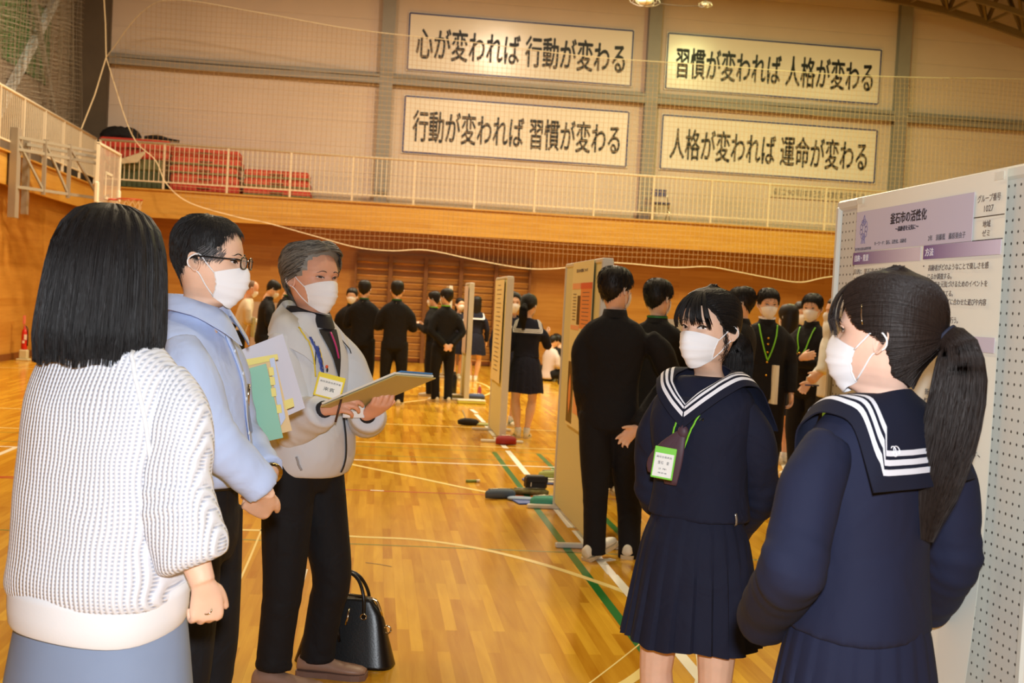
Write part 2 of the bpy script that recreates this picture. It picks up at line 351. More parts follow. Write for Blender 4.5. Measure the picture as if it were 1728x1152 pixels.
# ---- balcony railings: posts are parts, the thin balusters are parts too
def railing(name, a, b, n_post, zb, zt, label, bal=.105, ends=True):
    a = np.array(a, float); b = np.array(b, float); L = np.linalg.norm(b-a); d = (b-a)/L
    root = empty(name, (*a, ZF1), 0, label, 'railing'); o = np.array([a[0], a[1], ZF1])
    P = lambda s, z: np.array([a[0]+d[0]*s, a[1]+d[1]*s, z])-o
    obj('top_rail', MB().tube([P(0, zt), P(L, zt)], .028, 8), m_rail, root, True)
    obj('bottom_rail', MB().bar(P(0, zb), P(L, zb), .03, .03), m_rail, root)
    st = L/n_post
    me = None
    for i in range(n_post+1):
        if me is None:
            me = obj('post', MB().box((0, 0, (zt-ZF1)/2), (.045, .045, zt-ZF1)), m_rail, root); me.location = P(0, ZF1); q = me
        else:
            q = me.copy(); COL.objects.link(q); q.location = P(i*st, ZF1)
    nb = 0; me = None
    for i in range(n_post):
        k = int(st/bal)
        for j in range(1, k):
            s = i*st + j*st/k
            if me is None: me = obj('baluster', MB().box((0, 0, (zt-zb)/2), (.016, .016, zt-zb)), m_rail, root); me.location = P(s, zb)
            else: q = me.copy(); COL.objects.link(q); q.location = P(s, zb)
            nb += 1
    return root
railing('balcony_railing', (-6.15, FY-.02), (21.3, FY-.02), 20, ZF1+.16, 4.60, 'long cream railing along the balcony on the back wall, under the banners')
railing('balcony_railing', (FX+.03, 15.0), (FX+.03, FY-.15), 9, ZF1+.16, 4.60, 'cream railing along the left side balcony, running back to the corner')
# ================================================================== BANNERS, NETS, BALCONY THINGS, BOARDS
def fit_text(body, x0, x1, z0, z1, bold=0.0, depth=.002):
    """text mesh fitted to the box x0..x1 by z0..z1 in its own plane (X right, Y up)"""
    V, F = text_mb(body, 1.0, 0, depth/2)
    if bold:
        Vs, Fs, o_ = [], [], 0
        for dx, dy in ((-1, 0), (1, 0), (0, -.8), (0, .8), (0, 0)):
            Vs.append(V+np.array([dx*bold, dy*bold, depth*.02*dx+depth*.03*dy])); Fs += [tuple(i+o_ for i in f_) for f_ in F]; o_ += len(V)
        V, F = np.vstack(Vs), Fs
    mn, mx = V.min(0), V.max(0)
    V = (V-mn)/np.maximum(mx-mn, 1e-6); V[:, 0] = x0+V[:, 0]*(x1-x0); V[:, 1] = z0+V[:, 1]*(z1-z0); V[:, 2] = (V[:, 2]-.5)*depth
    return V, F
m_ink = mat('black_ink', srgb(16, 16, 20), .5)
m_vinyl = mat('banner_vinyl', srgb(246, 238, 226), .22, bump=(1.2, .25, .02))
m_blue = mat('banner_blue', srgb(30, 44, 120), .4)
def banner(x0, x1, z0, z1, text, label, tx0, tx1, tz0, tz1):
    y = YW-.03
    cx, cz = (x0+x1)/2, (z0+z1)/2
    root = obj('banner', MB().box((0, 0, 0), (x1-x0+.06, .02, z1-z0+.06)), m_vinyl); root.location = (cx, y, cz)
    tag(root, label, 'banner', 'vinyl slogan banners on the upper wall')
    b = MB(); hx, hz, t = (x1-x0)/2, (z1-z0)/2, .035
    for c_, d_ in (((0, hz), (2*hx, t)), ((0, -hz), (2*hx, t)), ((hx, 0), (t, 2*hz)), ((-hx, 0), (t, 2*hz))): b.box((c_[0], -.012, c_[1]), (d_[0], .006, d_[1]))
    obj('border', b, m_blue, root)
    V, F = fit_text(text, tx0-cx, tx1-cx, tz0-cz, tz1-cz, .024, .006)
    W = np.stack([V[:, 0], -.013-V[:, 2], V[:, 1]], 1); mesh_obj('lettering', W, F, m_ink, root, False)
Yb = YW-.03
def atb(px, py): p = at(px, py, Yb); return p[0], p[2]
def bn(tl, tr, bl, text, label, t0, t1):
    x0, z1 = atb(*tl); x1, _ = atb(*tr); _, z0 = atb(*bl)
    ax, az = atb(*t0); bx, bz = atb(*t1)
    banner(x0, x1, z0, z1, text, label, ax, bx, (z0+z1)/2-.40, (z0+z1)/2+.36)
bn((692, 22), (1069, 50), (687, 117), '心が変われば 行動が変わる', 'white slogan banner, upper one of the left pair, first sign reading heart', (702, 80), (1055, 100))
bn((684, 162), (1061, 189), (680, 256), '行動が変われば 習慣が変わる', 'white slogan banner, lower one of the left pair', (696, 215), (1046, 240))
bn((1128, 56), (1487, 86), (1124, 149), '習慣が変われば 人格が変わる', 'white slogan banner, upper one of the right pair', (1140, 110), (1473, 130))
bn((1119, 194), (1480, 220), (1114, 284), '人格が変われば 運命が変わる', 'white slogan banner, lower one of the right pair', (1130, 250), (1463, 265))
s0 = at(1297, 314, YW-.05); s1 = at(1475, 343, YW-.05)
root = obj('sign', MB().box((0, 0, 0), (2.75, .02, .27)), mat('sign_paper', srgb(214, 200, 176), .6)); root.location = (s0[0]+1.38, YW-.03, 4.57)
tag(root, 'long narrow paper sign low on the upper wall behind the railing', 'sign')
V, F = fit_text('創立90周年記念事業実行委員会', -1.25, 1.28, -.085, .085, .0, .004); mesh_obj('lettering', np.stack([V[:, 0], -.012-V[:, 2], V[:, 1]], 1), F, mat('sign_grey_ink', srgb(96, 84, 84), .6), root, False)
# ---- nets
m_net = mat('net_cord', srgb(190, 156, 112), .8); m_netg = mat('net_cord_grey', srgb(150, 138, 122), .8)
def cords(lines, r):
    """many thin 3-sided cords -> one mesh (vectorised)"""
    Vs, Fs, o = [], [], 0
    for P in lines:
        P = np.asarray(P); n = len(P)
        if n < 2: continue
        T = np.gradient(P, axis=0); T /= np.linalg.norm(T, axis=1)[:, None]+1e-9
        a = np.cross(T, [0.13, 1, .07]); a /= np.linalg.norm(a, axis=1)[:, None]+1e-9; b = np.cross(a, T)
        ring = np.stack([P+r*a, P+r*(-.5*a+.87*b), P+r*(-.5*a-.87*b)], 1).reshape(-1, 3)
        Vs.append(ring); i = np.arange(n-1)*3+o
        for j in range(3): k = (j+1) % 3; Fs.append(np.stack([i+j, i+k, i+3+k, i+3+j], 1))
        o += n*3
    return np.vstack(Vs), np.vstack(Fs)
NY = 26.45
top = np.array([at(x, y, NY) for x, y in catmull([(179, 97, 0), (240, 20, 0), (300, 0, 0), (440, 22, 0), (600, 50, 0), (800, 72, 0), (1000, 96, 0), (1200, 110, 0), (1400, 125, 0), (1560, 131, 0), (1728, 134, 0), (1950, 150, 0)], 6)[:, :2]])
bot = np.array([at(x, y, NY) for x, y in catmull([(179, 97, 0), (222, 226, 0), (262, 270, 0), (281, 310, 0), (320, 342, 0), (400, 366, 0), (450, 376, 0), (530, 398, 0), (600, 417, 0), (660, 423, 0), (720, 422, 0), (800, 438, 0), (880, 452, 0), (940, 453, 0), (1025, 443, 0), (1134, 451, 0), (1195, 450, 0), (1247, 459, 0), (1299, 469, 0), (1351, 476, 0), (1400, 467, 0), (1500, 460, 0), (1728, 480, 0), (1950, 500, 0)], 6)[:, :2]])
ft = lambda x: np.interp(x, top[:, 0], top[:, 2]); fb = lambda x: np.interp(x, bot[:, 0], bot[:, 2])
lines = []
for x in np.arange(-6.2, 15.2, .105):
    a, b = fb(x), ft(x)
    if b-a < .1: continue
    s = np.linspace(0, 1, 9); xx = x+.02*np.sin(s*3+x); zz = a+(b-a)*s; lines.append(np.stack([xx, NY+.05*np.sin(x*1.3+s*4), zz], 1))
for z in np.arange(2.7, 8.4, .105):
    x = np.arange(-6.2, 15.2, .25); ok = (z > fb(x)) & (z < ft(x)); run = []
    for xi, k in zip(x, ok):
        if k: run.append((xi, NY+.05*math.sin(xi*1.3+z), z+.025*math.sin(xi*.9+z*.3)))
        else:
            if len(run) > 1: lines.append(np.array(run))
            run = []
    if len(run) > 1: lines.append(np.array(run))
V, F = cords(lines, .0040)
nr = empty('safety_net', (4, NY, 3.2), 0, 'fine cream ball net hung in front of the back balcony and banners', 'net')
o = mesh_obj('netting', V-np.array([4, NY, 3.2]), F, m_net, nr, False); o['kind'] = 'stuff'
V, F = cords([top, bot], .012); mesh_obj('edge_rope', V-np.array([4, NY, 3.2]), F, mat('rope_cream', srgb(226, 206, 170), .8), nr, False)
lines = []
for L_ in range(2):
    for y in np.arange(17.5, 26.9, .085 if L_ == 0 else .11):
        s = np.linspace(0, 1, 10); zb_ = 4.05 if L_ else 4.3
        lines.append(np.stack([-6.60+.20*np.sin(y*7+L_)-.12*L_+.05*np.sin(s*6+y), y+.05*np.sin(s*5+y*2), zb_+(9.9-zb_)*s], 1))
    for z in np.arange(4.3, 9.9, .10 if L_ == 0 else .13):
        y = np.arange(17.5, 26.9, .10); lines.append(np.stack([-6.60+.20*np.sin(y*7+L_)-.12*L_, y, z+.03*np.sin(y*5+z*9)], 1))
V, F = cords(lines, .0036)
nr = empty('safety_net', (-6.4, 22, 4.3), 0, 'gathered grey ball net hanging in folds along the left side balcony', 'net')
o = mesh_obj('netting', V-np.array([-6.4, 22, 4.3]), F, m_netg, nr, False); o['kind'] = 'stuff'
R1 = [at(175, -10, 26.3), at(178, 40, 26.3), at(179, 97, 26.3), at(160, 160, 26.1), at(137, 218, 25.9)]
V, F = cords([np.array(R1)], .014); mesh_obj('edge_rope', V-np.array([-6.4, 22, 4.3]), F, MATS['rope_cream'], nr, False)
# ---- wall bars
m_bar = mat('bar_wood', srgb(178, 124, 62), .45, var=(5, .12)); m_barp = mat('bar_post_wood', srgb(118, 74, 32), .5, var=(4, .1))
xb = np.linspace(-.51, 3.60, 6); first = None
for i in range(5):
    wdt = xb[1]-xb[0]
    if first is None:
        r_ = empty('wall_bars', (xb[0], YB-.11, 0), 0, '', 'wall bars', 'climbing bars in a row on the back wall'); first = r_
        for s in (0, wdt-.04):
            obj('post', MB().box((s+.0, 0, 1.25), (.045, .16, 2.5)), m_barp, r_)
        obj('top_board', MB().box((wdt/2, .02, 2.47), (wdt, .12, .06)), m_barp, r_)
        me = None
        for k in range(15):
            z = .12+k*.155
            if me is None: q = me = obj('rung', MB().tube([(.02, -.02, 0), (wdt-.06, -.02, 0)], .021, 8), m_bar, r_, True)
            else: q = me.copy(); COL.objects.link(q)
            q.location = (0, 0, z)
        r_['label'] = 'wooden wall bars, leftmost bay, nearest the bowing man'
    else:
        dup(first, (xb[i], YB-.11, 0), 0, ['', 'wooden wall bars, second bay from the left', 'wooden wall bars, middle bay of the five', 'wooden wall bars, fourth bay from the left', 'wooden wall bars, rightmost bay, partly behind the display boards'][i])
# ---- mats on the balcony
m_red = mat('mat_red', srgb(206, 66, 52), .6, var=(4, .08)); m_grn = mat('mat_green', srgb(116, 122, 84), .7, var=(4, .08)); m_olv = mat('mat_olive_dark', srgb(84, 96, 66), .7)
def mat_box(x0, x1, z0, z1, m, label, sag=.0, y0=27.35, y1=28.1, m2=None):
    c = ((x0+x1)/2, (y0+y1)/2, z0)
    r_ = empty('gym_mat', c, random.uniform(-.012, .012), label, 'mat', 'gym mats piled on the balcony')
    w_, d_, h_ = x1-x0, y1-y0, z1-z0
    obj('cover', MB().box((0, 0, h_/2), (w_, d_, h_), None, .04), m, r_)
    if m2: obj('edge_band', MB().box((0, -.004, h_*.22), (w_+.006, d_+.004, h_*.34), None, .02), m2, r_)
    obj('handle', MB().tube([(-.15, -d_/2-.0, h_*.5), (-.10, -d_/2-.03, h_*.5), (.10, -d_/2-.03, h_*.5), (.15, -d_/2, h_*.5)], .012, 6), m_olv, r_)
mat_box(-6.20, -4.80, 3.60, 4.00, m_olv, 'dark olive crash mat lowest behind the basketball backboard')
mat_box(-6.22, -4.82, 4.00, 4.26, m_grn, 'olive crash mat under the long red mat behind the backboard')
mat_box(-6.24, -4.72, 4.26, 4.70, m_red, 'thick red mat on top of the two olive mats')
names = ['lowest', 'second from the bottom', 'third from the bottom', 'fourth from the bottom', 'topmost']
for i in range(5):
    mat_box(-4.70+.02*(i % 2), -3.16-.03*(i % 3), 3.60+i*.195, 3.60+i*.195+.19, m_red, f'red gym mat, {names[i]} in the tall middle pile', m2=m_grn if i in (2, 3) else None)
for i in range(3):
    mat_box(-3.08, -1.60-.02*i, 3.60+i*.20, 3.60+i*.20+.195, m_red, f'red gym mat with olive edge, {["lowest", "middle", "topmost"][i]} in the low right pile', m2=m_grn)
m_bag = mat('black_bag_cloth', srgb(20, 18, 20), .8, bump=(14, .6, .03))
b = MB().loft([[(x*1.0, y*.22, z) for x, y, z in [(math.cos(a)*r, math.sin(a)*r, zz+.03*math.sin(a*3)) for a in np.linspace(0, 2*math.pi, 17)[:-1]]] for zz, r in ((0, .44), (.06, .46), (.16, .40), (.22, .30), (.25, .15))])
o = obj('black_bag', b, m_bag, None, True); o.location = (-5.85, 27.7, 4.715); tag(o, 'crumpled black bag lying on top of the thick red mat', 'bag')
b = MB().tube([(-.38, 0, .05), (-.1, 0, .09), (.1, 0, .05), (.38, .02, .03)], [.05, .06, .045, .03], 8, sm=3); o = obj('folded_tripod', b, m_bag, None, True); o.location = (-4.95, 27.7, 4.71); tag(o, 'dark folded stand lying at the right end of the thick red mat', 'stand')
# pale slanting panel behind the hoop
pp = [at(205, 268, 27.05), at(242, 256, 27.08), at(244, 260, 27.08), at(232, 274, 27.05), at(206, 276, 27.05)]
pc = sum(pp)/5; g = [[p+np.array([0, 0, 0]) for p in pp], [p+np.array([0, .06, .02]) for p in pp]]
o = obj('hanging_cloth', MB().loft([[q-pc for q in r_] for r_ in g]), mat('pale_cloth', srgb(206, 190, 160), .8)); o.location = pc; tag(o, 'pale cloth slung over the railing behind the hoop', 'cloth')
# ---- folding chair on the balcony
ch = empty('folding_chair', (6.52, 27.75, ZF1), 0, 'steel folding chair with blue seat alone on the back balcony', 'chair')
m_chr = mat('chrome', srgb(210, 208, 200), .2, metal=1); m_bs = mat('blue_vinyl_seat', srgb(40, 60, 120), .5)
for s in (-.2, .2):
    obj('leg', MB().tube([(s, -.22, 0), (s, .15, .62), (s*.9, .16, .78)], .012, 8, sm=2), m_chr, ch, True); obj('leg', MB().tube([(s*.95, .24, 0), (s*.95, -.18, .43)], .012, 8), m_chr, ch, True)
obj('seat', MB().box((0, -.02, .44), (.40, .38, .04), None, .015), m_bs, ch); obj('backrest', MB().box((0, .16, .70), (.38, .03, .18), None, .012), m_bs, ch)
# ---- basketball goal on its folding wall frame
m_gal = mat('galvanised', srgb(172, 164, 150), .4, metal=.3); m_wht = mat('white_paint_gloss', srgb(236, 228, 206), .35)
bb = empty('basketball_goal', (-5.02, 22.9, 2.9), 0, 'basketball goal with clear backboard on a steel wall frame', 'basketball goal')
m_ac = mat('clear_backboard', srgb(222, 206, 190), .15, alpha=.42)
obj('backboard', MB().box((0, 0, .52), (.02, 1.8, 1.05)), m_ac, bb)
fr = MB()
for z in (0.0, 1.05): fr.box((0, 0, z), (.05, 1.84, .04))
for y in (-.9, .9): fr.box((0, y, .52), (.05, .04, 1.05))
obj('board_frame', fr, m_wht, bb)
fr = MB()
for z in (.14, .59): fr.box((.014, 0, z), (.006, .59, .045))
for y in (-.27, .27): fr.box((.014, y, .365), (.006, .045, .45))
obj('target_lines', fr, m_wht, bb)
fr = MB()
for s in (-1, 1): fr.box((0, s*.9, .18), (.08, .09, .38), None, .02); 
fr.box((0, 0, -.01), (.08, 1.84, .07), None, .02); obj('padding', fr, m_wht, bb)
rim = [(.40+.225*math.cos(a), .225*math.sin(a), .15) for a in np.linspace(0, 2*math.pi, 21)]
obj('rim', MB().tube(rim, .010, 6).box((.09, 0, .13), (.18, .10, .03)), mat('rim_red', srgb(190, 60, 40), .4), bb, True)
L_ = []
for k in range(12):
    for sgn in (1, -1):
        L_.append(np.array([(.40+(.225-.085*t)*math.cos(2*math.pi*k/12+sgn*t*1.0), (.225-.085*t)*math.sin(2*math.pi*k/12+sgn*t*1.0), .15-.42*t) for t in np.linspace(0, 1, 8)]))
V, F = cords(L_, .006); mesh_obj('hoop_net', V, F, m_net, bb, False)
fr = MB()
A, B = np.array([-1.12, -1.9, 0]), np.array([-.12, -.2, 0])
for z in (.12, .75, .95):
    fr.bar(A+[0, 0, z], B+[0, 0, z], .05)
for t in (0, .33, .62, 1.0):
    p = A+(B-A)*t; fr.bar(p+[0, 0, .05], p+[0, 0, 1.0], .06 if t < 1 else .09)
for t0, t1 in ((0, .33), (.33, .62), (.62, 1.)):
    fr.bar(A+(B-A)*t0+[0, 0, .95], A+(B-A)*t1+[0, 0, .12], .035)
fr.bar(B+[0, 0, 1.0], B+[.1, .3, .8], .05); fr.bar(B+[0, 0, .15], B+[.1, .3, .2], .05); fr.bar(A+[0, .6, .9], B+[0, .6, .9], .05); fr.bar(A+[0, .6, .15], B+[0, .6, .15], .05)
fr.box((-1.13, -1.85, .35), (.12, .22, 1.5)); fr.box((-1.13, -1.2, .35), (.1, .12, 1.3)); fr.box((-.13, -.1, .5), (.10, .14, 1.1))
obj('wall_frame', fr, m_gal, bb)
# ---- high bay lamps
lm = None
for i, (x, y, k, c) in enumerate(LAMPS):
    if lm is None:
        lm = empty('bay_lamp', (x, y, 9.12), 0, '', 'lamp', 'high bay lamps under the roof')
        obj('shade', MB().loft([[(r*math.cos(a), r*math.sin(a), z) for a in np.linspace(0, 2*math.pi, 25)[:-1]] for r, z in ((.50, .0), (.47, .10), (.32, .30), (.14, .42), (.14, .6))]), mat('lamp_shade_metal', srgb(150, 140, 110), .35, metal=.6), lm, True)
        obj('suspension_rod', MB().tube([(0, 0, .6), (0, 0, 1.4)], .02, 6), m_steelD, lm); q = lm
    else: q = dup(lm, (x, y, 9.12))
    q['label'] = f'round high bay lamp, {["row above the camera end", "row over mid hall", "row nearest the banners"][min(2, i//3)]}, {["left", "middle", "right", "far right"][i % 3 if i < 9 else 3]} one'
# the low pendant cluster seen at the upper edge of the view
for nm, (px, py) in zip(('glinting wire-caged lamp at the top edge above the gap between the banners', 'small glinting lamp end hanging just right of the wire-caged lamp'), ((1088, 2), (1190, 8))):
    p = at(px, py, 23.); g_ = empty('caged_lamp', p, 0, nm, 'lamp')
    k = 1.0 if px < 1100 else .45
    obj('glass', MB().sphere((0, 0, 0), (.16*k, .12*k, .07*k), 12, 8), mat('lamp_glass', srgb(250, 240, 220), .08, spec=1.0), g_, True)
    cg = [np.array([(.3*k*math.cos(a)*math.sin(t), .16*math.sin(a)*math.sin(t), .10*k*math.cos(t)) for t in np.linspace(0, math.pi, 9)]) for a in np.linspace(0, 2*math.pi, 9)[:-1]]
    V, F = cords(cg, .008); mesh_obj('cage', V, F, m_gal, g_, False)
    obj('suspension_rod', MB().tube([(0, 0, .1*k), (.0, 0, 2.2)], .012, 6), m_steelD, g_)
pa, pb_ = at(1100, 4, 23.), at(1190, 10, 23.)
o = obj('lamp_cable', MB().tube([np.zeros(3), (pb_-pa)/2+[0, 0, -.03], pb_-pa], .008, 6, sm=3), m_steelD, None, True); o.location = pa; tag(o, 'thin cable slung between the two hanging lamps at the top edge', 'cable')
# ---- fire extinguisher by the left wall
e = empty('fire_extinguisher', (-6.30, 22.55, 0), 0, 'red fire extinguisher standing by the left wall under a pink tag', 'fire extinguisher')
e.scale = (.72, .72, .95); m_ext = mat('extinguisher_red', srgb(200, 36, 24), .3)
obj('stand', MB().box((0, 0, .02), (.3, .3, .04), None, .01).box((0, .0, .12), (.2, .2, .18), None, .02), mat('stand_cream', srgb(200, 190, 150), .5), e)
obj('cylinder', MB().loft([[(r*math.cos(a), r*math.sin(a), z) for a in np.linspace(0, 2*math.pi, 17)[:-1]] for r, z in ((.07, .2), (.075, .24), (.075, .52), (.06, .58), (.025, .62), (.025, .66))]), m_ext, e, True)
obj('label_plate', MB().box((.04, -.07, .45), (.06, .02, .10)).box((.0, -.075, .36), (.05, .02, .05)), mat('label_white', srgb(235, 230, 220), .5), e)
obj('hose', MB().tube([(0, 0, .66), (.07, -.02, .62), (.09, -.03, .45), (.085, -.03, .28)], .012, 6, sm=3), m_ink, e, True)
obj('location_sign', MB().box((-.02, 0, .78), (.03, .14, .16)).box((-.02, 0, .67), (.02, .02, .1)), mat('pink_tag', srgb(214, 110, 90), .5), e)
# ---- display boards
m_pegn = mat('peg_board', srgb(208, 206, 196), .55)
def peg_material():
    m = m_pegn; nt = m.node_tree; N = nt.nodes.new; L = nt.links.new; b = nt.nodes['Principled BSDF']
    tc = N('ShaderNodeTexCoord'); sc_ = N('ShaderNodeVectorMath'); sc_.operation = 'SCALE'; sc_.inputs[3].default_value = 1/.0254; L(tc.outputs['Object'], sc_.inputs[0])
    fr_ = N('ShaderNodeVectorMath'); fr_.operation = 'FRACTION'; L(sc_.outputs[0], fr_.inputs[0])
    sb = N('ShaderNodeVectorMath'); sb.operation = 'SUBTRACT'; sb.inputs[1].default_value = (.5, .5, .5); L(fr_.outputs[0], sb.inputs[0])
    ml = N('ShaderNodeVectorMath'); ml.operation = 'MULTIPLY'; ml.inputs[1].default_value = (0, 1, 1); L(sb.outputs[0], ml.inputs[0])
    ln = N('ShaderNodeVectorMath'); ln.operation = 'LENGTH'; L(ml.outputs[0], ln.inputs[0])
    lt = N('ShaderNodeMath'); lt.operation = 'LESS_THAN'; lt.inputs[1].default_value = .13; L(ln.outputs['Value'], lt.inputs[0])
    mx = N('ShaderNodeMix'); mx.data_type = 'RGBA'; mx.inputs[6].default_value = (*srgb(208, 206, 196), 1); mx.inputs[7].default_value = (*srgb(70, 66, 60), 1); L(lt.outputs[0], mx.inputs[0]); L(mx.outputs[2], b.inputs['Base Color'])
peg_material()
m_frm = mat('board_frame_alu', srgb(214, 212, 200), .4); m_pl = mat('plain_board', srgb(214, 212, 162), .6)
def board(y0, y1, label, m_face, ht=1.80, edge=True, x=1.40):
    b = empty('display_board', (x, (y0+y1)/2, 0), 0, label, 'display board', 'free-standing display boards along the taped line')
    L_ = y1-y0
    obj('panel', MB().box((0, 0, (ht+.04)/2+.0), (.056, L_-.06, ht-.06)), m_face, b)
    for s in (-1, 1): obj('upright', MB().box((0, s*(L_/2-.012), ht/2+.01), (.075, .026, ht-.02), None, .006), m_frm, b)
    obj('top_rail', MB().box((0, 0, ht+.0), (.07, L_, .03), None, .006), m_frm, b)
    for s in (-1, 1): obj('foot', MB().box((0, s*(L_/2-.03), .016), (.46, .045, .03), None, .006), m_frm, b)
    return b
board(2.315, 3.485, 'tall pegboard nearest the camera at the right edge, carrying the purple poster', m_pegn, 1.845, x=1.397)
board(7.30, 8.76, 'plain cream display board behind the two boys, with the orange poster', m_pl, 1.80, x=1.41)
board(12.75, 14.0, 'plain cream display board standing beside the ponytailed girl', m_pl, 1.78, x=1.415)
board(18.0, 18.9, 'narrow pale display board between the two sailor-suit girls in the distance', m_pl, 1.77, x=1.42)
board(23.2, 24.1, 'farthest pale display board, only its top edge showing', m_pl, 1.77, x=1.42)
m_pap = mat('poster_paper', srgb(238, 236, 222), .5)
def sheet(name, x, y0, y1, z0, z1, m, label=None, cat=None, wav=.004, parent=None, n=14, th=.0012, curl=0.0):
    """paper on a board face that looks to -X; y0 is the far edge, y1 the near one; thin closed box"""
    vy = np.linspace(y0, y1, n); vz = np.linspace(z0, z1, n); g = []
    for z in vz: g.append([(x-.002-wav*(1+math.sin(y*9+z*4))/2*(1 if name == 'poster' else 0)-curl*max(0, (z0+.3-z))**2*4*max(0., min(1., (y0-y)/.5)), y, z) for y in vy])
    g = np.array(g); c = np.array([x, (y0+y1)/2, z0]); a = MB().grid(g-c).grid((g-c+np.array([th, 0, 0]))[:, ::-1])
    o = obj(name, a, m, parent, True)
    if parent is None: o.location = c
    else: o.location = c-np.array(parent.location)
    if label: tag(o, label, cat)
    return o
PX = 1.397-.040
P = empty('poster', (PX-.004, 3.30, 1.853), 0, 'large cream research poster with purple headings taped on the near pegboard', 'poster')
def on_poster(name, V, F, m, lift): # V in (u right, v up) -> world
    return mesh_obj(name, np.stack([-lift-V[:, 2], -V[:, 0], V[:, 1]], 1), F, m, P, False)
g = np.array([[(-(.003+.002*math.sin(u*8+v*5)+.03*max(0, -v-.72)**2*4), -u, v) for u in np.linspace(0, .82, 18)] for v in np.linspace(0, -1.189, 26)])
obj('paper', MB().grid(g).grid((g+np.array([.0015, 0, 0]))[:, ::-1]), m_pap, P, True)
def grad_mat(name, c0, c1, y0, y1):
    m = mat(name, c0, .5); nt = m.node_tree; N = nt.nodes.new; tc = N('ShaderNodeTexCoord'); sp = N('ShaderNodeSeparateXYZ'); nt.links.new(tc.outputs['Object'], sp.inputs[0])
    mr = N('ShaderNodeMapRange'); mr.inputs[1].default_value = y0; mr.inputs[2].default_value = y1; nt.links.new(sp.outputs[1], mr.inputs[0])
    mx = N('ShaderNodeMix'); mx.data_type = 'RGBA'; mx.inputs[6].default_value = (*c0, 1); mx.inputs[7].default_value = (*c1, 1); nt.links.new(mr.outputs[0], mx.inputs[0]); nt.links.new(mx.outputs[2], nt.nodes['Principled BSDF'].inputs['Base Color']); return m
def panel(name, y0, y1, z0, z1, m, lift=.0055):
    x0, x1 = 3.30-y0, 3.30-y1; V = np.array([(x0, z0-1.853, 0), (x1, z0-1.853, 0), (x1, z1-1.853, 0), (x0, z1-1.853, 0), (x0, z0-1.853, .0006), (x1, z0-1.853, .0006), (x1, z1-1.853, .0006), (x0, z1-1.853, .0006)])
    return on_poster(name, V, [(4, 5, 6, 7), (0, 3, 2, 1), (0, 1, 5, 4), (1, 2, 6, 5), (2, 3, 7, 6), (3, 0, 4, 7)], m, lift)
m_lav = mat('header_lavender', srgb(200, 194, 214), .5)
panel('title_block', 3.292, 2.616, 1.70, 1.812, m_lav)
panel('heading_bar', 3.300, 2.872, 1.663, 1.697, grad_mat('purple_fade_a', srgb(112, 84, 140), srgb(214, 202, 214), -.02, -.40))
panel('heading_bar', 2.857, 2.484, 1.665, 1.699, grad_mat('purple_fade_b', srgb(112, 84, 140), srgb(214, 202, 222), -.45, -.80))
panel('heading_bar', 2.857, 2.484, 1.448, 1.482, mat('heading_faded', srgb(206, 196, 210), .5))
panel('heading_bar', 3.300, 2.872, 1.448, 1.482, MATS['purple_fade_a'])
panel('group_box_line', 2.612, 2.478, 1.7515, 1.7535, m_ink); panel('group_box_line', 2.612, 2.478, 1.6985, 1.7005, m_ink)
m_txt = mat('poster_text_grey', srgb(92, 88, 92), .6); m_ttl = mat('poster_title_ink', srgb(40, 36, 52), .6); m_wt = mat('poster_text_white', srgb(236, 232, 240), .6)
def ptext(name, s, y0, y1, z0, z1, m, bold=.0, lift=.0066):
    V, F = fit_text(s, 3.30-y0, 3.30-y1, z0-1.853, z1-1.853, bold, .0006); on_poster(name, V, F, m, lift)
ptext('title', '釜石市の活性化', 3.063, 2.851, 1.764, 1.794, m_ttl, .03)
ptext('subtitle', '～高齢者を元気に～', 3.028, 2.893, 1.743, 1.757, m_ttl, .02)
ptext('text_line', 'キーワード：釜石、活性化、高齢者', 3.157, 2.958, 1.712, 1.723, m_txt)
ptext('text_line', '2年　須藤藍　藤原亜由子', 2.835, 2.646, 1.709, 1.724, m_txt)
ptext('text_line', '岩手県立釜石高等学校', 3.289, 3.178, 1.7025, 1.7105, m_txt)
ptext('text_line', 'グループ番号', 2.598, 2.497, 1.785, 1.802, m_txt); ptext('text_line', '1027', 2.566, 2.525, 1.763, 1.777, m_txt)
ptext('text_line', '地域', 2.568, 2.534, 1.728, 1.743, m_txt); ptext('text_line', 'ゼミ', 2.568, 2.534, 1.708, 1.722, m_txt)
ptext('heading', '目的・背景', 3.285, 3.19, 1.671, 1.690, m_wt, .02, .0072); ptext('heading', '方法', 2.845, 2.80, 1.672, 1.692, m_wt, .02, .0072)
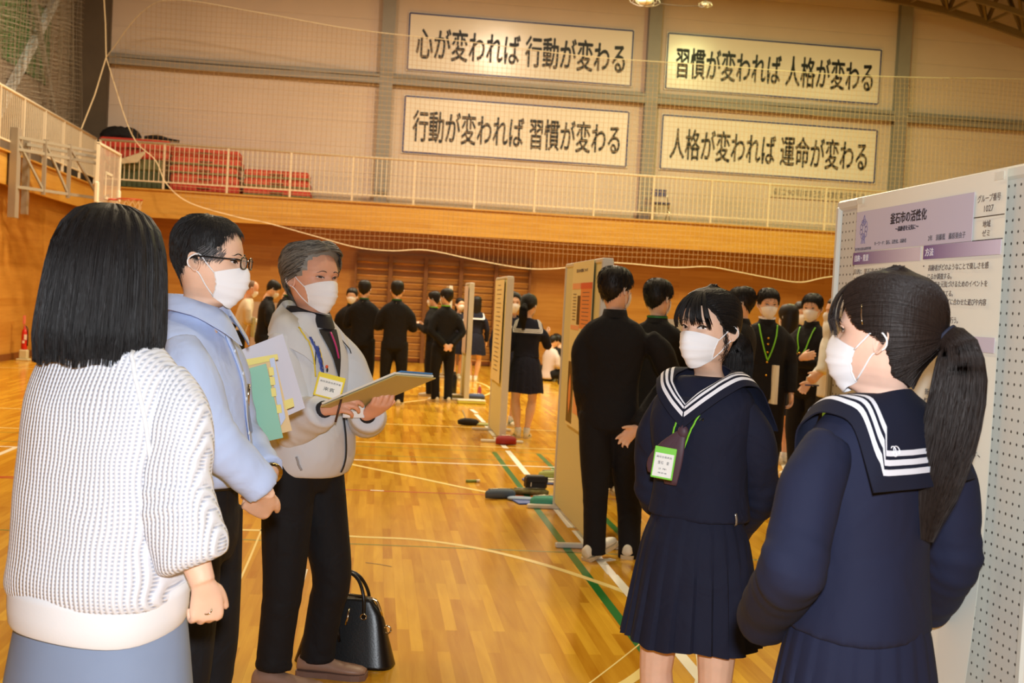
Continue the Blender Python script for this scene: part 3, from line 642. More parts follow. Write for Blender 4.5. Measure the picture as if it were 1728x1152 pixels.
for i, (s, y0, y1, z) in enumerate((('・', 2.852, 2.846, 1.648), ('高齢者がどのようなことで楽しさを感', 2.823, 2.530, 1.643), ('じるか調査する。', 2.823, 2.700, 1.6215),
        ('・', 2.850, 2.844, 1.606), ('高齢者を元気づけるためのイベントを', 2.821, 2.530, 1.602), ('行う計画を立てる。', 2.821, 2.688, 1.580),
        ('高齢者のニーズに合わせた遊びや内容', 2.82, 2.530, 1.560), ('を考える。', 2.82, 2.735, 1.539), ('実際にイベントを行う。', 2.82, 2.655, 1.517),
        ('目的：釜石市の高齢者', 3.285, 3.05, 1.643), ('が楽しめるイベントを考える', 3.285, 2.93, 1.6215), ('背景：高齢者', 3.07, 2.90, 1.600),
        ('折り紙、ちぎり絵、あやと', 2.80, 2.515, 1.340), ('り、ゴルフ', 2.80, 2.600, 1.318), ('ぬり絵、NiziU', 2.78, 2.530, 1.281), ('イベント場所、', 2.78, 2.512, 1.222),
        ('ていた。', 2.78, 2.645, .800), ('高齢者の支援', 2.80, 2.640, .776), ('回答', 2.80, 2.655, .862), ('結果と考察のまとめ', 2.80, 2.59, .99), ('アンケートによる', 2.80, 2.59, 1.05))):
    h = .015 if s != '・' else .004
    ptext('text_line', s, y0, y1, z-h/2, z+h/2, m_txt)
# school crest in lavender grey: a plain leafy tree-like emblem
cr_ = MB()
for k in range(9):
    a = k*math.pi/4.5; cx_, cz_ = .064+.017*math.cos(a), -.092+.021*math.sin(a); R_ = .0085
    pts = [(cx_+R_*math.cos(t), cz_+R_*math.sin(t), 0) for t in np.linspace(0, 2*math.pi, 13)]; cr_.tube(pts, .0011, 4)
cr_.tube([(.064, -.052, 0), (.052, -.075, 0), (.064, -.068, 0), (.076, -.075, 0), (.064, -.052, 0)], .0013, 4)
for s in (-1, 0, 1): cr_.tube([(.064+s*.004, -.11, 0), (.064+s*.012, -.132, 0)], .0016, 4)
V = np.array(cr_.v); on_poster('school_crest', V, cr_.f, mat('crest_ink', srgb(124, 112, 140), .6), .0062)
for u_, v_ in ((.03, -.01), (.795, -.015)): obj('tape_piece', MB().box((-.0085, -u_, v_), (.0008, .04, .018)), mat('clear_tape', srgb(240, 240, 230), .08, alpha=.5), P)
# poster on the second board
B2 = empty('poster', (1.370, 8.36, 1.80), 0, 'cream poster with orange blocks and dark photos on the second display board', 'poster')
def pz(name, y0, y1, z0, z1, m, lift=.004): obj(name, MB().box((-lift, -(8.36-(y0+y1)/2), (z0+z1)/2-1.80), (.0016, abs(y0-y1), z1-z0)), m, B2)
pz('paper', 8.36, 7.55, .68, 1.81, mat('poster_yellowed', srgb(234, 228, 176), .5), .002)
m_or = mat('orange_block', srgb(232, 150, 84), .5); m_ror = mat('red_orange_bar', srgb(222, 98, 62), .5); m_po = mat('pale_orange', srgb(240, 176, 130), .5); m_brn = mat('dark_photo', srgb(70, 56, 22), .4)
pz('text_block', 7.98, 7.56, 1.36, 1.655, m_or); pz('heading_bar', 7.98, 7.56, 1.625, 1.665, m_ror, .0052); pz('heading_bar', 8.33, 8.0, 1.625, 1.665, m_po); pz('heading_bar', 8.33, 8.0, 1.345, 1.375, m_po)
pz('photo', 8.10, 7.98, 1.383, 1.579, m_brn); pz('photo', 8.33, 8.10, .70, 1.12, m_brn); pz('heading_bar', 7.98, 7.7, 1.17, 1.195, m_or); pz('pink_block', 8.06, 7.86, .78, .93, m_po)
obj('flame_shape', MB().loft([[(-.0062, -(8.36-8.215)+.055*math.sin(t)*math.cos(0)*(1 if s else 1), .90-1.80+.13*math.cos(t))for t in np.linspace(0, 2*math.pi, 17)[:-1]] if False else [(-.0062-q, -.145+.05*math.sin(t)*abs(math.sin(t)), -.90+.14*math.cos(t)) for t in np.linspace(0, 2*math.pi, 17)[:-1]] for q, s in ((0, 1), (.001, 0))]), m_or, B2)
for z, y0, y1 in ((1.75, 8.2, 7.75), (1.70, 8.15, 7.8)):
    V, F = fit_text('釜石市の課題について', 8.36-y0, 8.36-y1, z-1.8-.012, z-1.8+.012, 0, .001); mesh_obj('title', np.stack([-.005-V[:, 2], -V[:, 0], V[:, 1]], 1), F, m_txt, B2, False) if z > 1.72 else None
tl = MB()
for i in range(9): 
    for (a_, b_, zz) in ((8.30, 8.14, 1.59-i*.022), (7.94, 7.62, 1.60-i*.026)): tl.box((-.0052, -(8.36-(a_+b_)/2), zz-1.8), (.001, (a_-b_)*.8, .004))
for i in range(14): tl.box((-.0040, -(8.36-7.80), 1.32-i*.03-1.8), (.001, .36, .004))
o = obj('small_print', tl, m_txt, B2); o['kind'] = 'stuff'
o = sheet('poster', 1.374, 13.93, 12.95, .62, 1.76, mat('poster_third', srgb(236, 226, 176), .5), 'long cream poster on the board beside the ponytailed girl', 'poster')
tl = MB()
for i in range(20): tl.box((-.007, .0, 1.08-i*.05), (.001, .5-.2*(i % 3 == 0), .006))
tx_ = obj('small_print', tl, m_txt, o); tx_['kind'] = 'stuff'
o = sheet('poster', 1.378, 18.86, 18.1, .7, 1.74, mat('poster_fourth', srgb(226, 206, 190), .5), 'faded poster on the narrow distant board', 'poster')
mg = mat('green_tape', srgb(110, 176, 50), .4)
o = obj('tape_strip', MB().box((0, 0, 0), (.008, .05, .10)), mg); o.location = (1.360, 3.46, 1.20); tag(o, 'short green tape strip on the far edge of the near pegboard', 'tape')
# ---- things on the floor along the boards
def thing(name, mb, m, loc, label, cat, smooth=True, group=None, rz=0):
    r_ = obj(name, mb, m, None, smooth); r_.location = loc; r_.rotation_euler = (0, 0, rz); tag(r_, label, cat, group); return r_
def pouch(L_, w_, h_, n=14, end=.55):
    return MB().loft([[(x, math.cos(a)*w_/2*k, h_/2+math.sin(a)*h_/2*k if math.sin(a) > 0 else h_/2+math.sin(a)*h_/2*max(k, .92)) for a in np.linspace(0, 2*math.pi, n+1)[:-1]] for x, k in ((-L_/2, end*.6), (-L_/2*.94, end), (-L_/2*.75, .9), (0, 1), (L_/2*.75, .92), (L_/2*.94, end), (L_/2, end*.6))])
def zipped(name, L_, w_, h_, m, loc, label, cat, rz=0, zc=None):
    t_ = thing(name, pouch(L_, w_, h_), m, loc, label, cat, True, None, rz)
    obj('zip', MB().tube([(-L_*.42, 0, h_*.97), (0, 0, h_*1.02), (L_*.42, 0, h_*.97)], .004, 5, sm=2), zc or mat('zip_silver', srgb(190, 186, 170), .3, metal=.8), t_, True); return t_
zipped('pencil_case', .24, .09, .075, mat('case_slate', srgb(76, 92, 112), .7), (1.02, 9.12, 0), 'slate blue pencil case on the floor line by the cream board', 'pencil case', .25)
zipped('pencil_case', .22, .10, .085, mat('case_teal', srgb(70, 160, 140), .7), (1.32, 8.80, 0), 'teal rounded pencil case nearest the foot of the board', 'pencil case', .1)
zipped('pencil_case', .36, .10, .07, mat('case_green', srgb(166, 176, 96), .7), (1.62, 10.05, .036), 'long pale green pencil case lying on blue folders', 'pencil case', .15)
fo = thing('folder', MB().box((0, 0, .008), (.36, .24, .016), None, .004), mat('folder_blue', srgb(70, 100, 176), .5), (1.50, 10.02, 0), 'blue folder lying flat under the green pencil case', 'folder', False, None, .1)
obj('paper_stack', MB().box((.0, 0, .02), (.33, .22, .012)), m_pap, fo)
bk = thing('pouch', MB().box((0, 0, .055), (.17, .12, .11), None, .02), mat('pouch_black', srgb(24, 24, 26), .6), (1.33, 9.42, .035), 'black pouch with white zip standing on the camouflage case', 'pouch', False, None, .1)
obj('flap', MB().box((0, -.064, .085), (.172, .012, .05), None, .005), MATS['pouch_black'], bk); obj('zip', MB().tube([(-.05, -.062, .03), (-.05, -.066, .08)], .004, 5), m_wht, bk)
zipped('pencil_case', .30, .12, .05, mat('case_camo', srgb(110, 104, 60), .8, var=(25, .5)), (1.28, 9.36, 0), 'camouflage pencil case under the black pouch', 'pencil case', .05)
thing('pouch', pouch(.2, .12, .03), mat('pouch_lightblue', srgb(150, 172, 204), .7), (1.17, 9.06, 0), 'light blue flat pouch beside the slate pencil case', 'pouch', True, None, -.1)
thing('folder', MB().box((0, 0, .006), (.30, .21, .012), None, .003), mat('folder_royal', srgb(52, 84, 168), .5), (1.26, 8.99, 0), 'royal blue thin folder between the slate and teal cases', 'folder', False, None, .2)
t_ = thing('wallet', MB().box((0, 0, .025), (.10, .08, .05), None, .012), m_ink, (1.50, 9.22, 0), 'small black wallet at the foot of the cream board', 'wallet', False)
obj('clasp', MB().box((0, -.041, .028), (.02, .004, .015)), m_chr, t_)
t_ = thing('glue_stick', MB().tube([(-.05, 0, .012), (.04, 0, .012)], .012, 8), mat('stick_green', srgb(130, 150, 70), .5), (.86, 9.88, 0), 'green and white glue stick lying alone on the floor', 'glue stick', True, None, .3)
obj('cap', MB().tube([(.04, 0, .012), (.07, 0, .012)], .013, 8), m_wht, t_, True)
rc = zipped('pencil_case', .22, .10, .10, mat('case_red', srgb(150, 30, 30), .6), (1.44, 12.60, 0), 'dark red boxy pencil case by the third board', 'pencil case', .05)
um = empty('folding_umbrella', (1.25, 14.45, 0), .06, 'black folding umbrella lying by the third board', 'umbrella')
obj('canopy', MB().tube([(-.20, 0, .035), (-.12, 0, .045), (.02, 0, .04), (.05, 0, .03)], [.025, .045, .04, .02], 10, sm=2), m_bag, um, True)
obj('sleeve', MB().box((.15, 0, .02), (.24, .07, .03), None, .01), mat('sleeve_pale_green', srgb(176, 184, 120), .6), um)
obj('strap', MB().tube([(-.10, 0, .06), (-.12, .05, .13), (-.14, .1, .17)], .006, 5, sm=2), mat('strap_grey', srgb(140, 150, 140), .6), um, True)
t_ = thing('tray', MB().box((0, 0, .02), (.42, .16, .04), None, .012), mat('tray_lime', srgb(214, 216, 84), .5), (1.46, 17.55, 0), 'lime flat box with white lid before the narrow board', 'box', False, None, .05)
obj('lid', MB().box((0, 0, .05), (.42, .16, .02), None, .008), m_wht, t_)
zipped('pencil_case', .26, .16, .09, mat('case_denim', srgb(74, 92, 140), .7), (1.60, 18.35, 0), 'denim blue pouch beside the narrow board', 'pouch', .05)
bt = MB().loft([[(r*math.cos(a), r*math.sin(a), z) for a in np.linspace(0, 2*math.pi, 13)[:-1]] for r, z in ((.03, 0), (.033, .01), (.033, .13), (.022, .16), (.018, .17))])
t_ = thing('bottle', bt, mat('bottle_pink', srgb(190, 90, 110), .2), (1.68, 18.75, 0), 'pink drink bottle standing behind the denim pouch', 'bottle'); obj('cap', MB().tube([(0, 0, .17), (0, 0, .195)], .018, 10), m_wht, t_, True)
bt2 = MB().loft([[(r*math.cos(a), r*math.sin(a), z) for a in np.linspace(0, 2*math.pi, 13)[:-1]] for r, z in ((.045, 0), (.05, .01), (.05, .26), (.035, .31), (.03, .33))])
t_ = thing('bottle', bt2, mat('bottle_black', srgb(20, 22, 26), .3), (1.30, 19.2, 0), 'black flask standing on the left of the narrow board', 'bottle'); obj('cap', MB().tube([(0, 0, .33), (0, 0, .36)], .03, 10), m_ink, t_, True)
thing('folder', MB().box((0, 0, .01), (.3, .22, .02), None, .004), mat('folder_olive', srgb(150, 140, 60), .6), (1.28, 18.6, 0), 'olive folder on the floor in front of the black flask', 'folder', False)
thing('paper_scrap', MB().box((0, 0, .002), (.09, .05, .003)), m_pap, (1.45, 7.0, 0), "white paper scrap on the floor between the boys' shoes", 'paper', False, None, .6)
thing('tape_roll_end', MB().grid([[(x, y, .004+.006*math.sin(x*60)) for x in np.linspace(0, .12, 8)] for y in (0, .05)]).grid([[(x, y, .001) for x in np.linspace(0, .12, 8)] for y in (.05, 0)]), mat('tape_teal', srgb(60, 120, 100), .5), (1.2, 4.95, 0), 'peeled dull green tape end on the green floor line', 'tape', False, None, -.9)
# ---- black leather tote on the floor behind the man with the clipboard
m_lea = mat('black_leather', srgb(14, 13, 14), .32, bump=(160, .15, .002)); m_met = mat('bag_metal', srgb(214, 200, 170), .18, metal=1)
q0, q1 = flo(502, 1110), flo(655, 1140)
bg = empty('tote_bag', (-.055, 4.90, 0), math.radians(-14), 'black leather tote bag on the floor behind the legs of the man in fleece', 'bag')
def bag_ring(z):
    t = z/.27; hw = .205-.075*t-.035*max(0, t-.75)*4*.9; d = .085*(1-t*.78)
    return [(hw*(1 if abs(math.cos(a)) > .99 else 1)*np.sign(math.cos(a))*abs(math.cos(a))**.35, d*np.sign(math.sin(a))*abs(math.sin(a))**.6, z) for a in np.linspace(0, 2*math.pi, 29)[:-1]]
obj('body', MB().loft([bag_ring(z) for z in (0, .012, .06, .12, .18, .21, .235, .255, .27)]), m_lea, bg, True)
obj('zip', MB().tube([(-.10, 0, .270), (0, 0, .278), (.10, 0, .270), (.125, 0, .252), (.145, 0, .20)], .006, 6, sm=2), m_met, bg, True)
for s in (-1, 1):
    h = MB().tube([(-.08, s*.045, .20), (-.075, s*.04, .28), (-.045, s*.02, .345), (0, s*.012, .37), (.045, s*.02, .345), (.075, s*.04, .28), (.08, s*.045, .20)], .0075, 8, sm=4)
    hh_ = obj('handle', h, m_lea, bg, True)
    k = MB()
    for x in (-.08, .08): k.tube([(x+.012*math.cos(a), s*.049, .205+.012*math.sin(a)) for a in np.linspace(0, 2*math.pi, 11)], .003, 5)
    obj('ring', k, m_met, hh_, True)
obj('side_ring', MB().tube([(.172+.016*math.cos(a), -.01, .15+.016*math.sin(a)) for a in np.linspace(0, 2*math.pi, 13)], .0035, 6), m_met, bg, True)
obj('zip_pull', MB().tube([(.02, -.05, .235), (.018, -.06, .20), (.012, -.065, .17)], .004, 6), m_met, bg, True)
obj('hanging_strap', MB().tube([(-.02, -.05, .25), (-.022, -.062, .17), (-.01, -.066, .10)], .006, 6, sm=2), m_lea, bg, True)
# ================================================================== PEOPLE: shared builders
def rotm(yaw=0, pitch=0, roll=0):
    """yaw about up (+ = to the person's left), pitch + = look down, roll + = tilt to the right"""
    y, p, r = map(math.radians, (yaw, pitch, roll))
    Z = np.array([[math.cos(y), -math.sin(y), 0], [math.sin(y), math.cos(y), 0], [0, 0, 1]])
    X = np.array([[1, 0, 0], [0, math.cos(p), math.sin(p)], [0, -math.sin(p), math.cos(p)]])
    Y = np.array([[math.cos(r), 0, math.sin(r)], [0, 1, 0], [-math.sin(r), 0, math.cos(r)]])
    return Z @ X @ Y
HP = np.array([  # z, front, back, half width, front exponent
    (.505, -.03, -.05, .006, 2.0), (.495, .06, -.16, .09, 2.0), (.47, .15, -.26, .175, 2.0), (.42, .245, -.345, .25, 2.0), (.34, .315, -.41, .305, 2.05), (.25, .36, -.445, .332, 2.15), (.16, .385, -.46, .345, 2.25),
    (.09, .395, -.463, .347, 2.35), (.04, .385, -.46, .343, 2.4), (0, .375, -.452, .338, 2.4), (-.06, .378, -.435, .333, 2.35), (-.12, .385, -.405, .326, 2.3), (-.2, .385, -.355, .312, 2.25), (-.28, .38, -.31, .292, 2.2),
    (-.35, .372, -.285, .262, 2.15), (-.41, .36, -.27, .225, 2.1), (-.46, .335, -.262, .19, 2.0), (-.495, .29, -.27, .186, 2.0), (-.53, .21, -.275, .188, 2.0), (-.58, .15, -.28, .192, 2.0), (-.66, .13, -.29, .197, 2.0), (-.78, .125, -.31, .205, 2.0), (-.92, .13, -.34, .24, 2.0)])
def hprof(z, kneck=1.0, kwid=1.0):
    z = np.asarray(z, float); q = [np.interp(z, HP[::-1, 0], HP[::-1, i]) for i in range(1, 5)]
    nk = smoothstep(-.38, -.55, z); s = 1+(kneck-1)*nk
    ym = -.06; return ym+(q[0]-ym)*s, ym+(q[1]-ym)*s, q[2]*s*(1+(kwid-1)*(1-nk)), q[3]
def hfeat(x, z, yf):
    """front relief of the face as an offset in y"""
    g = lambda cx, cz, sx, sz: np.exp(-((x-cx)/sx)**2-((z-cz)/sz)**2)
    d = 0*x
    zn = np.clip((.05-z)/.20, 0, 1)
    d = d + (.015+.095*zn**1.3)*np.exp(-(x/(.034+.022*zn))**2)*smoothstep(-.19, -.15, z)*smoothstep(.09, .03, z)
    d = d + .02*g(.045, -.145, .026, .03)+.02*g(-.045, -.145, .026, .03)
    for s in (-1, 1):
        d = d - .040*g(s*.145, .0, .075, .045) + .016*g(s*.15, .07, .10, .03) + .018*g(s*.18, -.12, .08, .07) + .018*g(s*.148, -.002, .048, .024)
    d = d + .018*g(0, -.27, .085, .022) + .02*g(0, -.31, .075, .022) - .012*g(0, -.289, .09, .008) + .018*g(0, -.43, .09, .05) - .010*g(0, -.35, .1, .02)
    return d
def hsurf(phi, z, off=0.0, feat=1.0, kneck=1.0, kwid=1.0):
    """point of the head surface in head units; phi = 0 front, + towards the person's right"""
    phi, z = np.broadcast_arrays(np.asarray(phi, float), np.asarray(z, float))
    yf, yb, w_, e = hprof(z, kneck, kwid); ym = -.06; c, s = np.cos(phi), np.sin(phi)
    ex = np.where(c > 0, e, 2.0)
    x = w_*np.sign(s)*np.abs(s)**(2/ex); y = np.where(c > 0, ym+(yf-ym)*np.abs(c)**(2/ex), ym-(ym-yb)*np.abs(c)**(2/ex))
    if feat: y = y + np.where(c > 0, feat*hfeat(x, z, yf)*smoothstep(0, .35, c), 0)
    # outward offset
    up = np.clip((z-.15)/.35, 0, 1)
    n = np.stack([s*(1-.5*up), c*(1-.5*up), up*1.0+0*z], -1); n = n/np.linalg.norm(n, axis=-1, keepdims=True)
    return np.stack([x, y, z+0*x], -1) + n*np.asarray(off)[..., None] if np.ndim(off) else np.stack([x, y, z+0*x], -1)+n*off
def hfront(x, z, off=0.0):
    """surface point straight ahead of (x, z)"""
    x = np.asarray(x, float); z = np.asarray(z, float)
    yf, yb, w_, e = hprof(z); ym = -.06; y = ym+(yf-ym)*np.maximum(1-np.abs(x/w_)**e, 0)**(1/e)+hfeat(x, z, yf)*.98
    return np.stack([x, y+off, z+0*x], -1)
class Head:
    """head: size hh (m), centre c and rotation R in the person's own frame"""
    def __init__(s, hh, c, R, Rn, base, kneck=1.0, kwid=1.0): s.hh, s.c, s.R, s.Rn, s.base, s.kneck, s.kwid = hh, np.array(c, float), R, Rn, base, kneck, kwid
    def W(s, p): return (np.asarray(p)*s.hh) @ s.R.T + s.c
    def body(s, rows, cols):
        zs = np.concatenate([np.linspace(.505, .44, max(3, rows//8)), np.linspace(.41, -.52, rows), np.linspace(-.56, -.92, max(4, rows//6))])
        ph = np.linspace(-math.pi, math.pi, cols+1)[:-1]; ph = ph - .45*np.sin(ph)*0.55
        g = hsurf(ph[None, :], zs[:, None], 0, 1, s.kneck, s.kwid); P = s.W(g)
        nb = smoothstep(-.50, -.9, zs)[:, None, None]; dz = (zs+.92)[:, None, None]
        Q = (g*s.hh - np.array([0, 0, -.92*s.hh])) @ s.Rn.T + s.base
        P = P*(1-nb)+Q*nb
        mb = MB(); mb.loft([list(r) for r in P[::-1]]); return mb
    def ears(s, mb, n=14):
        for sd in (-1, 1):
            rings = []
            for rr, lift in ((1.0, -.03), (1.02, .0), (.93, .022), (.80, .016), (.62, -.004), (.35, -.012), (.1, -.014)):
                ring = []
                for t in np.linspace(0, 2*math.pi, n+1)[:-1]:
                    v = math.sin(t); u = math.cos(t); wd = .068*(1+.25*v)
                    y = -.075+u*wd*rr-.02*v; z = -.045+v*.118*rr
                    back = (-u)*.5+.5
                    x = .333*s.kwid+(.012+.055*back)*(.4+.6*rr)+lift
                    ring.append(s.W(np.array([sd*x, y, z])))
                rings.append(ring if sd > 0 else ring[::-1])
            mb.loft(rings)
    def strip(s, pts, wd, off, m, name, parent, tube=True, n=6, origin=None):
        P = s.W(np.array(pts)); return obj(name, MB().tube(P, [w_*s.hh for w_ in wd] if hasattr(wd, '__len__') else wd*s.hh, n, sm=2, flat=.5), m, parent, True, origin)
def strands(P, r0, r1, name, m, parent, kind=True):
    """P (N, S, 3) -> one mesh of tapered 3-sided strands"""
    N_, S_ = P.shape[:2]; T = np.gradient(P, axis=1); T /= np.linalg.norm(T, axis=2, keepdims=True)+1e-9
    a = np.cross(T, np.array([.3, .2, 1.0])); a /= np.linalg.norm(a, axis=2, keepdims=True)+1e-9; b = np.cross(a, T)
    tt = np.linspace(0, 1, S_)[None, :, None]; r = (r0+(r1-r0)*tt**2)
    ring = np.stack([P+r*a, P+r*(-.5*a+.87*b), P+r*(-.5*a-.87*b)], 2).reshape(-1, 3)
    base = (np.arange(N_)[:, None]*S_+np.arange(S_-1)[None, :]).reshape(-1)*3; Fs = []
    for j in range(3): k = (j+1) % 3; Fs.append(np.stack([base+j, base+k, base+3+k, base+3+j], 1))
    F = np.vstack(Fs)
    me = bpy.data.meshes.new(name); nv, nf = len(ring), len(F)
    me.vertices.add(nv); me.vertices.foreach_set('co', ring.astype(np.float32).ravel()); me.loops.add(nf*4); me.loops.foreach_set('vertex_index', F.astype(np.int32).ravel())
    me.polygons.add(nf); me.polygons.foreach_set('loop_start', np.arange(nf, dtype=np.int32)*4); me.polygons.foreach_set('loop_total', np.full(nf, 4, dtype=np.int32)); me.polygons.foreach_set('use_smooth', np.ones(nf, dtype=bool))
    me.update(calc_edges=True); me.materials.append(m); o = bpy.data.objects.new(name, me); COL.objects.link(o); o.parent = parent
    if kind: o['kind'] = 'stuff'
    return o
def hair_mat(name, col, rough=.5, k=260, spec=.35):
    m = mat(name, col, rough, spec=spec); nt = m.node_tree; N = nt.nodes.new; L = nt.links.new; b = nt.nodes['Principled BSDF']
    tc = N('ShaderNodeTexCoord'); mp = N('ShaderNodeMapping'); mp.inputs['Scale'].default_value = (k, k, k*.06); L(tc.outputs['Object'], mp.inputs[0])
    n = N('ShaderNodeTexNoise'); n.inputs['Scale'].default_value = 1; n.inputs['Detail'].default_value = 2; L(mp.outputs[0], n.inputs['Vector'])
    bp = N('ShaderNodeBump'); bp.inputs['Strength'].default_value = .5; bp.inputs['Distance'].default_value = .002; L(n.outputs['Fac'], bp.inputs['Height']); L(bp.outputs[0], b.inputs['Normal'])
    return m
def cap_hair(H, thick, line, top=.505, name='hair', m=None, parent=None, rows=30, cols=40, zmin=-.5, noise=.0):
    """hair shell over the skull. thick(phi, z) thickness in head units, line(phi) = lower limit z"""
    zs = np.concatenate([np.linspace(.505, .42, max(3, rows//6)), np.linspace(.39, zmin, rows)]); ph = np.linspace(-math.pi, math.pi, cols+1)[:-1]
    PH, Z = np.meshgrid(ph, zs); lz = line(PH); t = smoothstep(0, .05, Z-lz)
    th = thick(PH, Z)*t-.02*(1-t)
    if noise: th = th + noise*np.sin(PH*23+Z*31)*np.sin(PH*11-Z*17)*t
    g = hsurf(PH, Z, th, 0, H.kneck, H.kwid); P = H.W(g); mb = MB().loft([list(r) for r in P[::-1]])
    return obj(name, mb, m, parent, True)
def sph_strands(H, starts, ends, off, S=12, lift=.02, jit=.004, rng=RNG):
    """strands over the hair shell from (phi,z) starts to (phi,z) ends, head units"""
    N_ = len(starts); t = np.linspace(0, 1, S)[None, :]
    ph = starts[:, 0:1]+(ends[:, 0:1]-starts[:, 0:1])*t; z = starts[:, 1:2]+(ends[:, 1:2]-starts[:, 1:2])*t
    o = off+lift*np.sin(math.pi*t)*rng.uniform(.0, 1, (N_, 1))+rng.normal(0, jit, (N_, 1))
    return hsurf(ph, z, o, 0, H.kneck, H.kwid)
# ---- hand
def hand(mb, wrist, d, pn, side, L=.18, curl=(25, 30, 32, 36), thumb=(35, 20), spread=4, k=1.0, n=8):
    """d = direction of the fingers, pn = palm normal (the way the palm faces), side=+1 right hand, -1 left"""
    d = np.array(d, float); d /= np.linalg.norm(d); pn = np.array(pn, float); pn -= d*(pn@d); pn /= np.linalg.norm(pn)
    lat = np.cross(d, pn)*side   # towards the thumb
    w_ = np.array(wrist, float); s = L/.18
    P = lambda a, b, c: w_+d*a*s+lat*b*s+pn*c*s
    mb.loft(limb_rings([P(-.012, 0, 0), P(0.002, 0, 0), P(.03, .004, .002), P(.065, .002, .002), P(.088, 0, .001), P(.096, -.002, .001)],
            [(.0265*k*s, .021*k*s), (.0275*k*s, .020*k*s), (.036*k*s, .018*k*s), (.041*k*s, .0155*k*s), (.040*k*s, .0125*k*s), (.034*k*s, .008*k*s)], 14, 2, ref=pn))
    fl = (.068, .077, .073, .058); fw = (.0092, .0094, .009, .0080)
    for i in range(4):
        b = .030-.0205*i; sp = math.radians(spread*(1.4-i)); a0 = P(.072-.004*abs(i-1), b*.95, .001); dd = d*math.cos(sp)+lat*math.sin(sp)
        pts = [a0, P(.088-.006*(i == 3)-.003*(i == 0), b, .0)]; ang = 0; c = math.radians(curl[i]) if np.isscalar(curl[i]) else None
        seg_ = (.45, .30, .25); cs = (c*.9, c*1.15, c*.8) if c is not None else [math.radians(q) for q in curl[i]]
        for q in range(3):
            ang += cs[q]; pts.append(pts[-1]+(dd*math.cos(ang)+pn*math.sin(ang))*fl[i]*seg_[q]*s)
        r_ = [fw[i]*1.02*s*k, fw[i]*1.08*s*k, fw[i]*.98*s*k, fw[i]*.9*s*k, fw[i]*.66*s*k]
        mb.loft(limb_rings(pts, r_, n, 2, ref=lat))
    a = math.radians(thumb[0]); b_ = math.radians(thumb[1])
    t0 = P(.012, .014, .006); t1 = P(.034, .036, .012); dd = d*math.cos(a)+lat*math.sin(a)*.8+pn*math.sin(a)*.45; dd /= np.linalg.norm(dd)
    t2 = t1+dd*.036*s; d2 = dd*math.cos(b_)+(d*.7+pn*.4-lat*.2)*math.sin(b_); d2 /= np.linalg.norm(d2); t3 = t2+d2*.028*s
    mb.loft(limb_rings([t0, t1, t2, t3], [.0135*s*k, .0135*s*k, .0105*s*k, .0072*s*k], n, 2, ref=pn))
# ---- garments
def disp_noise(V, N, amp, scale, aniso=(1, 1, 1), seed=0):
    """cheap smooth wrinkle field: sums of tilted sines, moves along normals"""
    rg = np.random.default_rng(seed); d = np.zeros(len(V)); X = V*np.array(aniso)
    for k in range(7):
        q = rg.normal(size=3); q /= np.linalg.norm(q); f = scale*rg.uniform(.6, 1.8); w_ = rg.normal(size=3)*f*.35
        d += np.sin(X@(q*f)+rg.uniform(0, 6)+1.3*np.sin(X@w_+rg.uniform(0, 6)))/(1+k*.25)
    return V+N*(d*amp/3)[:, None]
def torso_rings(rows, n=26, ex=2.4):
    """rows: (z, cx, cy, rx, ry) or with 6th = twist degrees"""
    out = []
    A = catmull([list(r)+[0]*(6-len(r)) for r in rows], 2)
    for z, cx, cy, rx, ry, tw in A:
        t_ = math.radians(tw); ring = []
        for j in range(n):
            a = 2*math.pi*j/n; x = rx*np.sign(math.cos(a))*abs(math.cos(a))**(2/ex); y = ry*np.sign(math.sin(a))*abs(math.sin(a))**(2/ex)
            ring.append((cx+x*math.cos(t_)-y*math.sin(t_), cy+x*math.sin(t_)+y*math.cos(t_), z))
        out.append(ring)
    return out
class Cloth:
    def __init__(s, V, F): 
        s.V, s.F = V, F; s.b = BVHTree.FromPolygons([tuple(p) for p in V], F)
    def push(s, p, off):
        loc, nrm, i, d = s.b.find_nearest(Vector(p))
        v = Vector(p)-loc; sgn = 1 if v.dot(nrm) > 0 else -1
        if sgn < 0 or d < off: return np.array(loc+nrm*off)
        return np.array(p)
    def stick(s, p, off):
        loc, nrm, i, d = s.b.find_nearest(Vector(p)); return np.array(loc+nrm*off)
    def ray(s, o, d, off):
        h = s.b.ray_cast(Vector(o), Vector(d).normalized())
        return np.array(h[0]-Vector(d).normalized()*off) if h[0] is not None else None
def ribbon(pts, nrm, wd, th=.0012):
    """flat strip: pts (k,3), surface normals (k,3)"""
    P = np.array(pts); T = np.gradient(P, axis=0); T /= np.linalg.norm(T, axis=1)[:, None]+1e-9
    S_ = np.cross(T, nrm); S_ /= np.linalg.norm(S_, axis=1)[:, None]+1e-9; w_ = wd/2
    return MB().loft([[P[i]+S_[i]*w_+nrm[i]*0, P[i]+S_[i]*w_+nrm[i]*th, P[i]-S_[i]*w_+nrm[i]*th, P[i]-S_[i]*w_] for i in range(len(P))])
def ribbon_on(C, pts, off, wd, th=.0012, k=6, taut=False):
    P = catmull(pts, k); out, nr = [], []
    for p in P:
        loc, nrm, i, d = C.b.find_nearest(Vector(p)); v = Vector(p)-loc
        if taut and v.dot(nrm) > 0 and d > off: out.append(np.array(p))
        else: out.append(np.array(loc+nrm*off))
        nr.append(np.array(nrm))
    nr = np.array(nr)
    if len(nr) > 4: nr = (nr+np.roll(nr, 1, 0)+np.roll(nr, -1, 0)); nr[0] = nr[1]; nr[-1] = nr[-2]
    nr /= np.linalg.norm(nr, axis=1)[:, None]
    return ribbon(out, nr, wd, th)
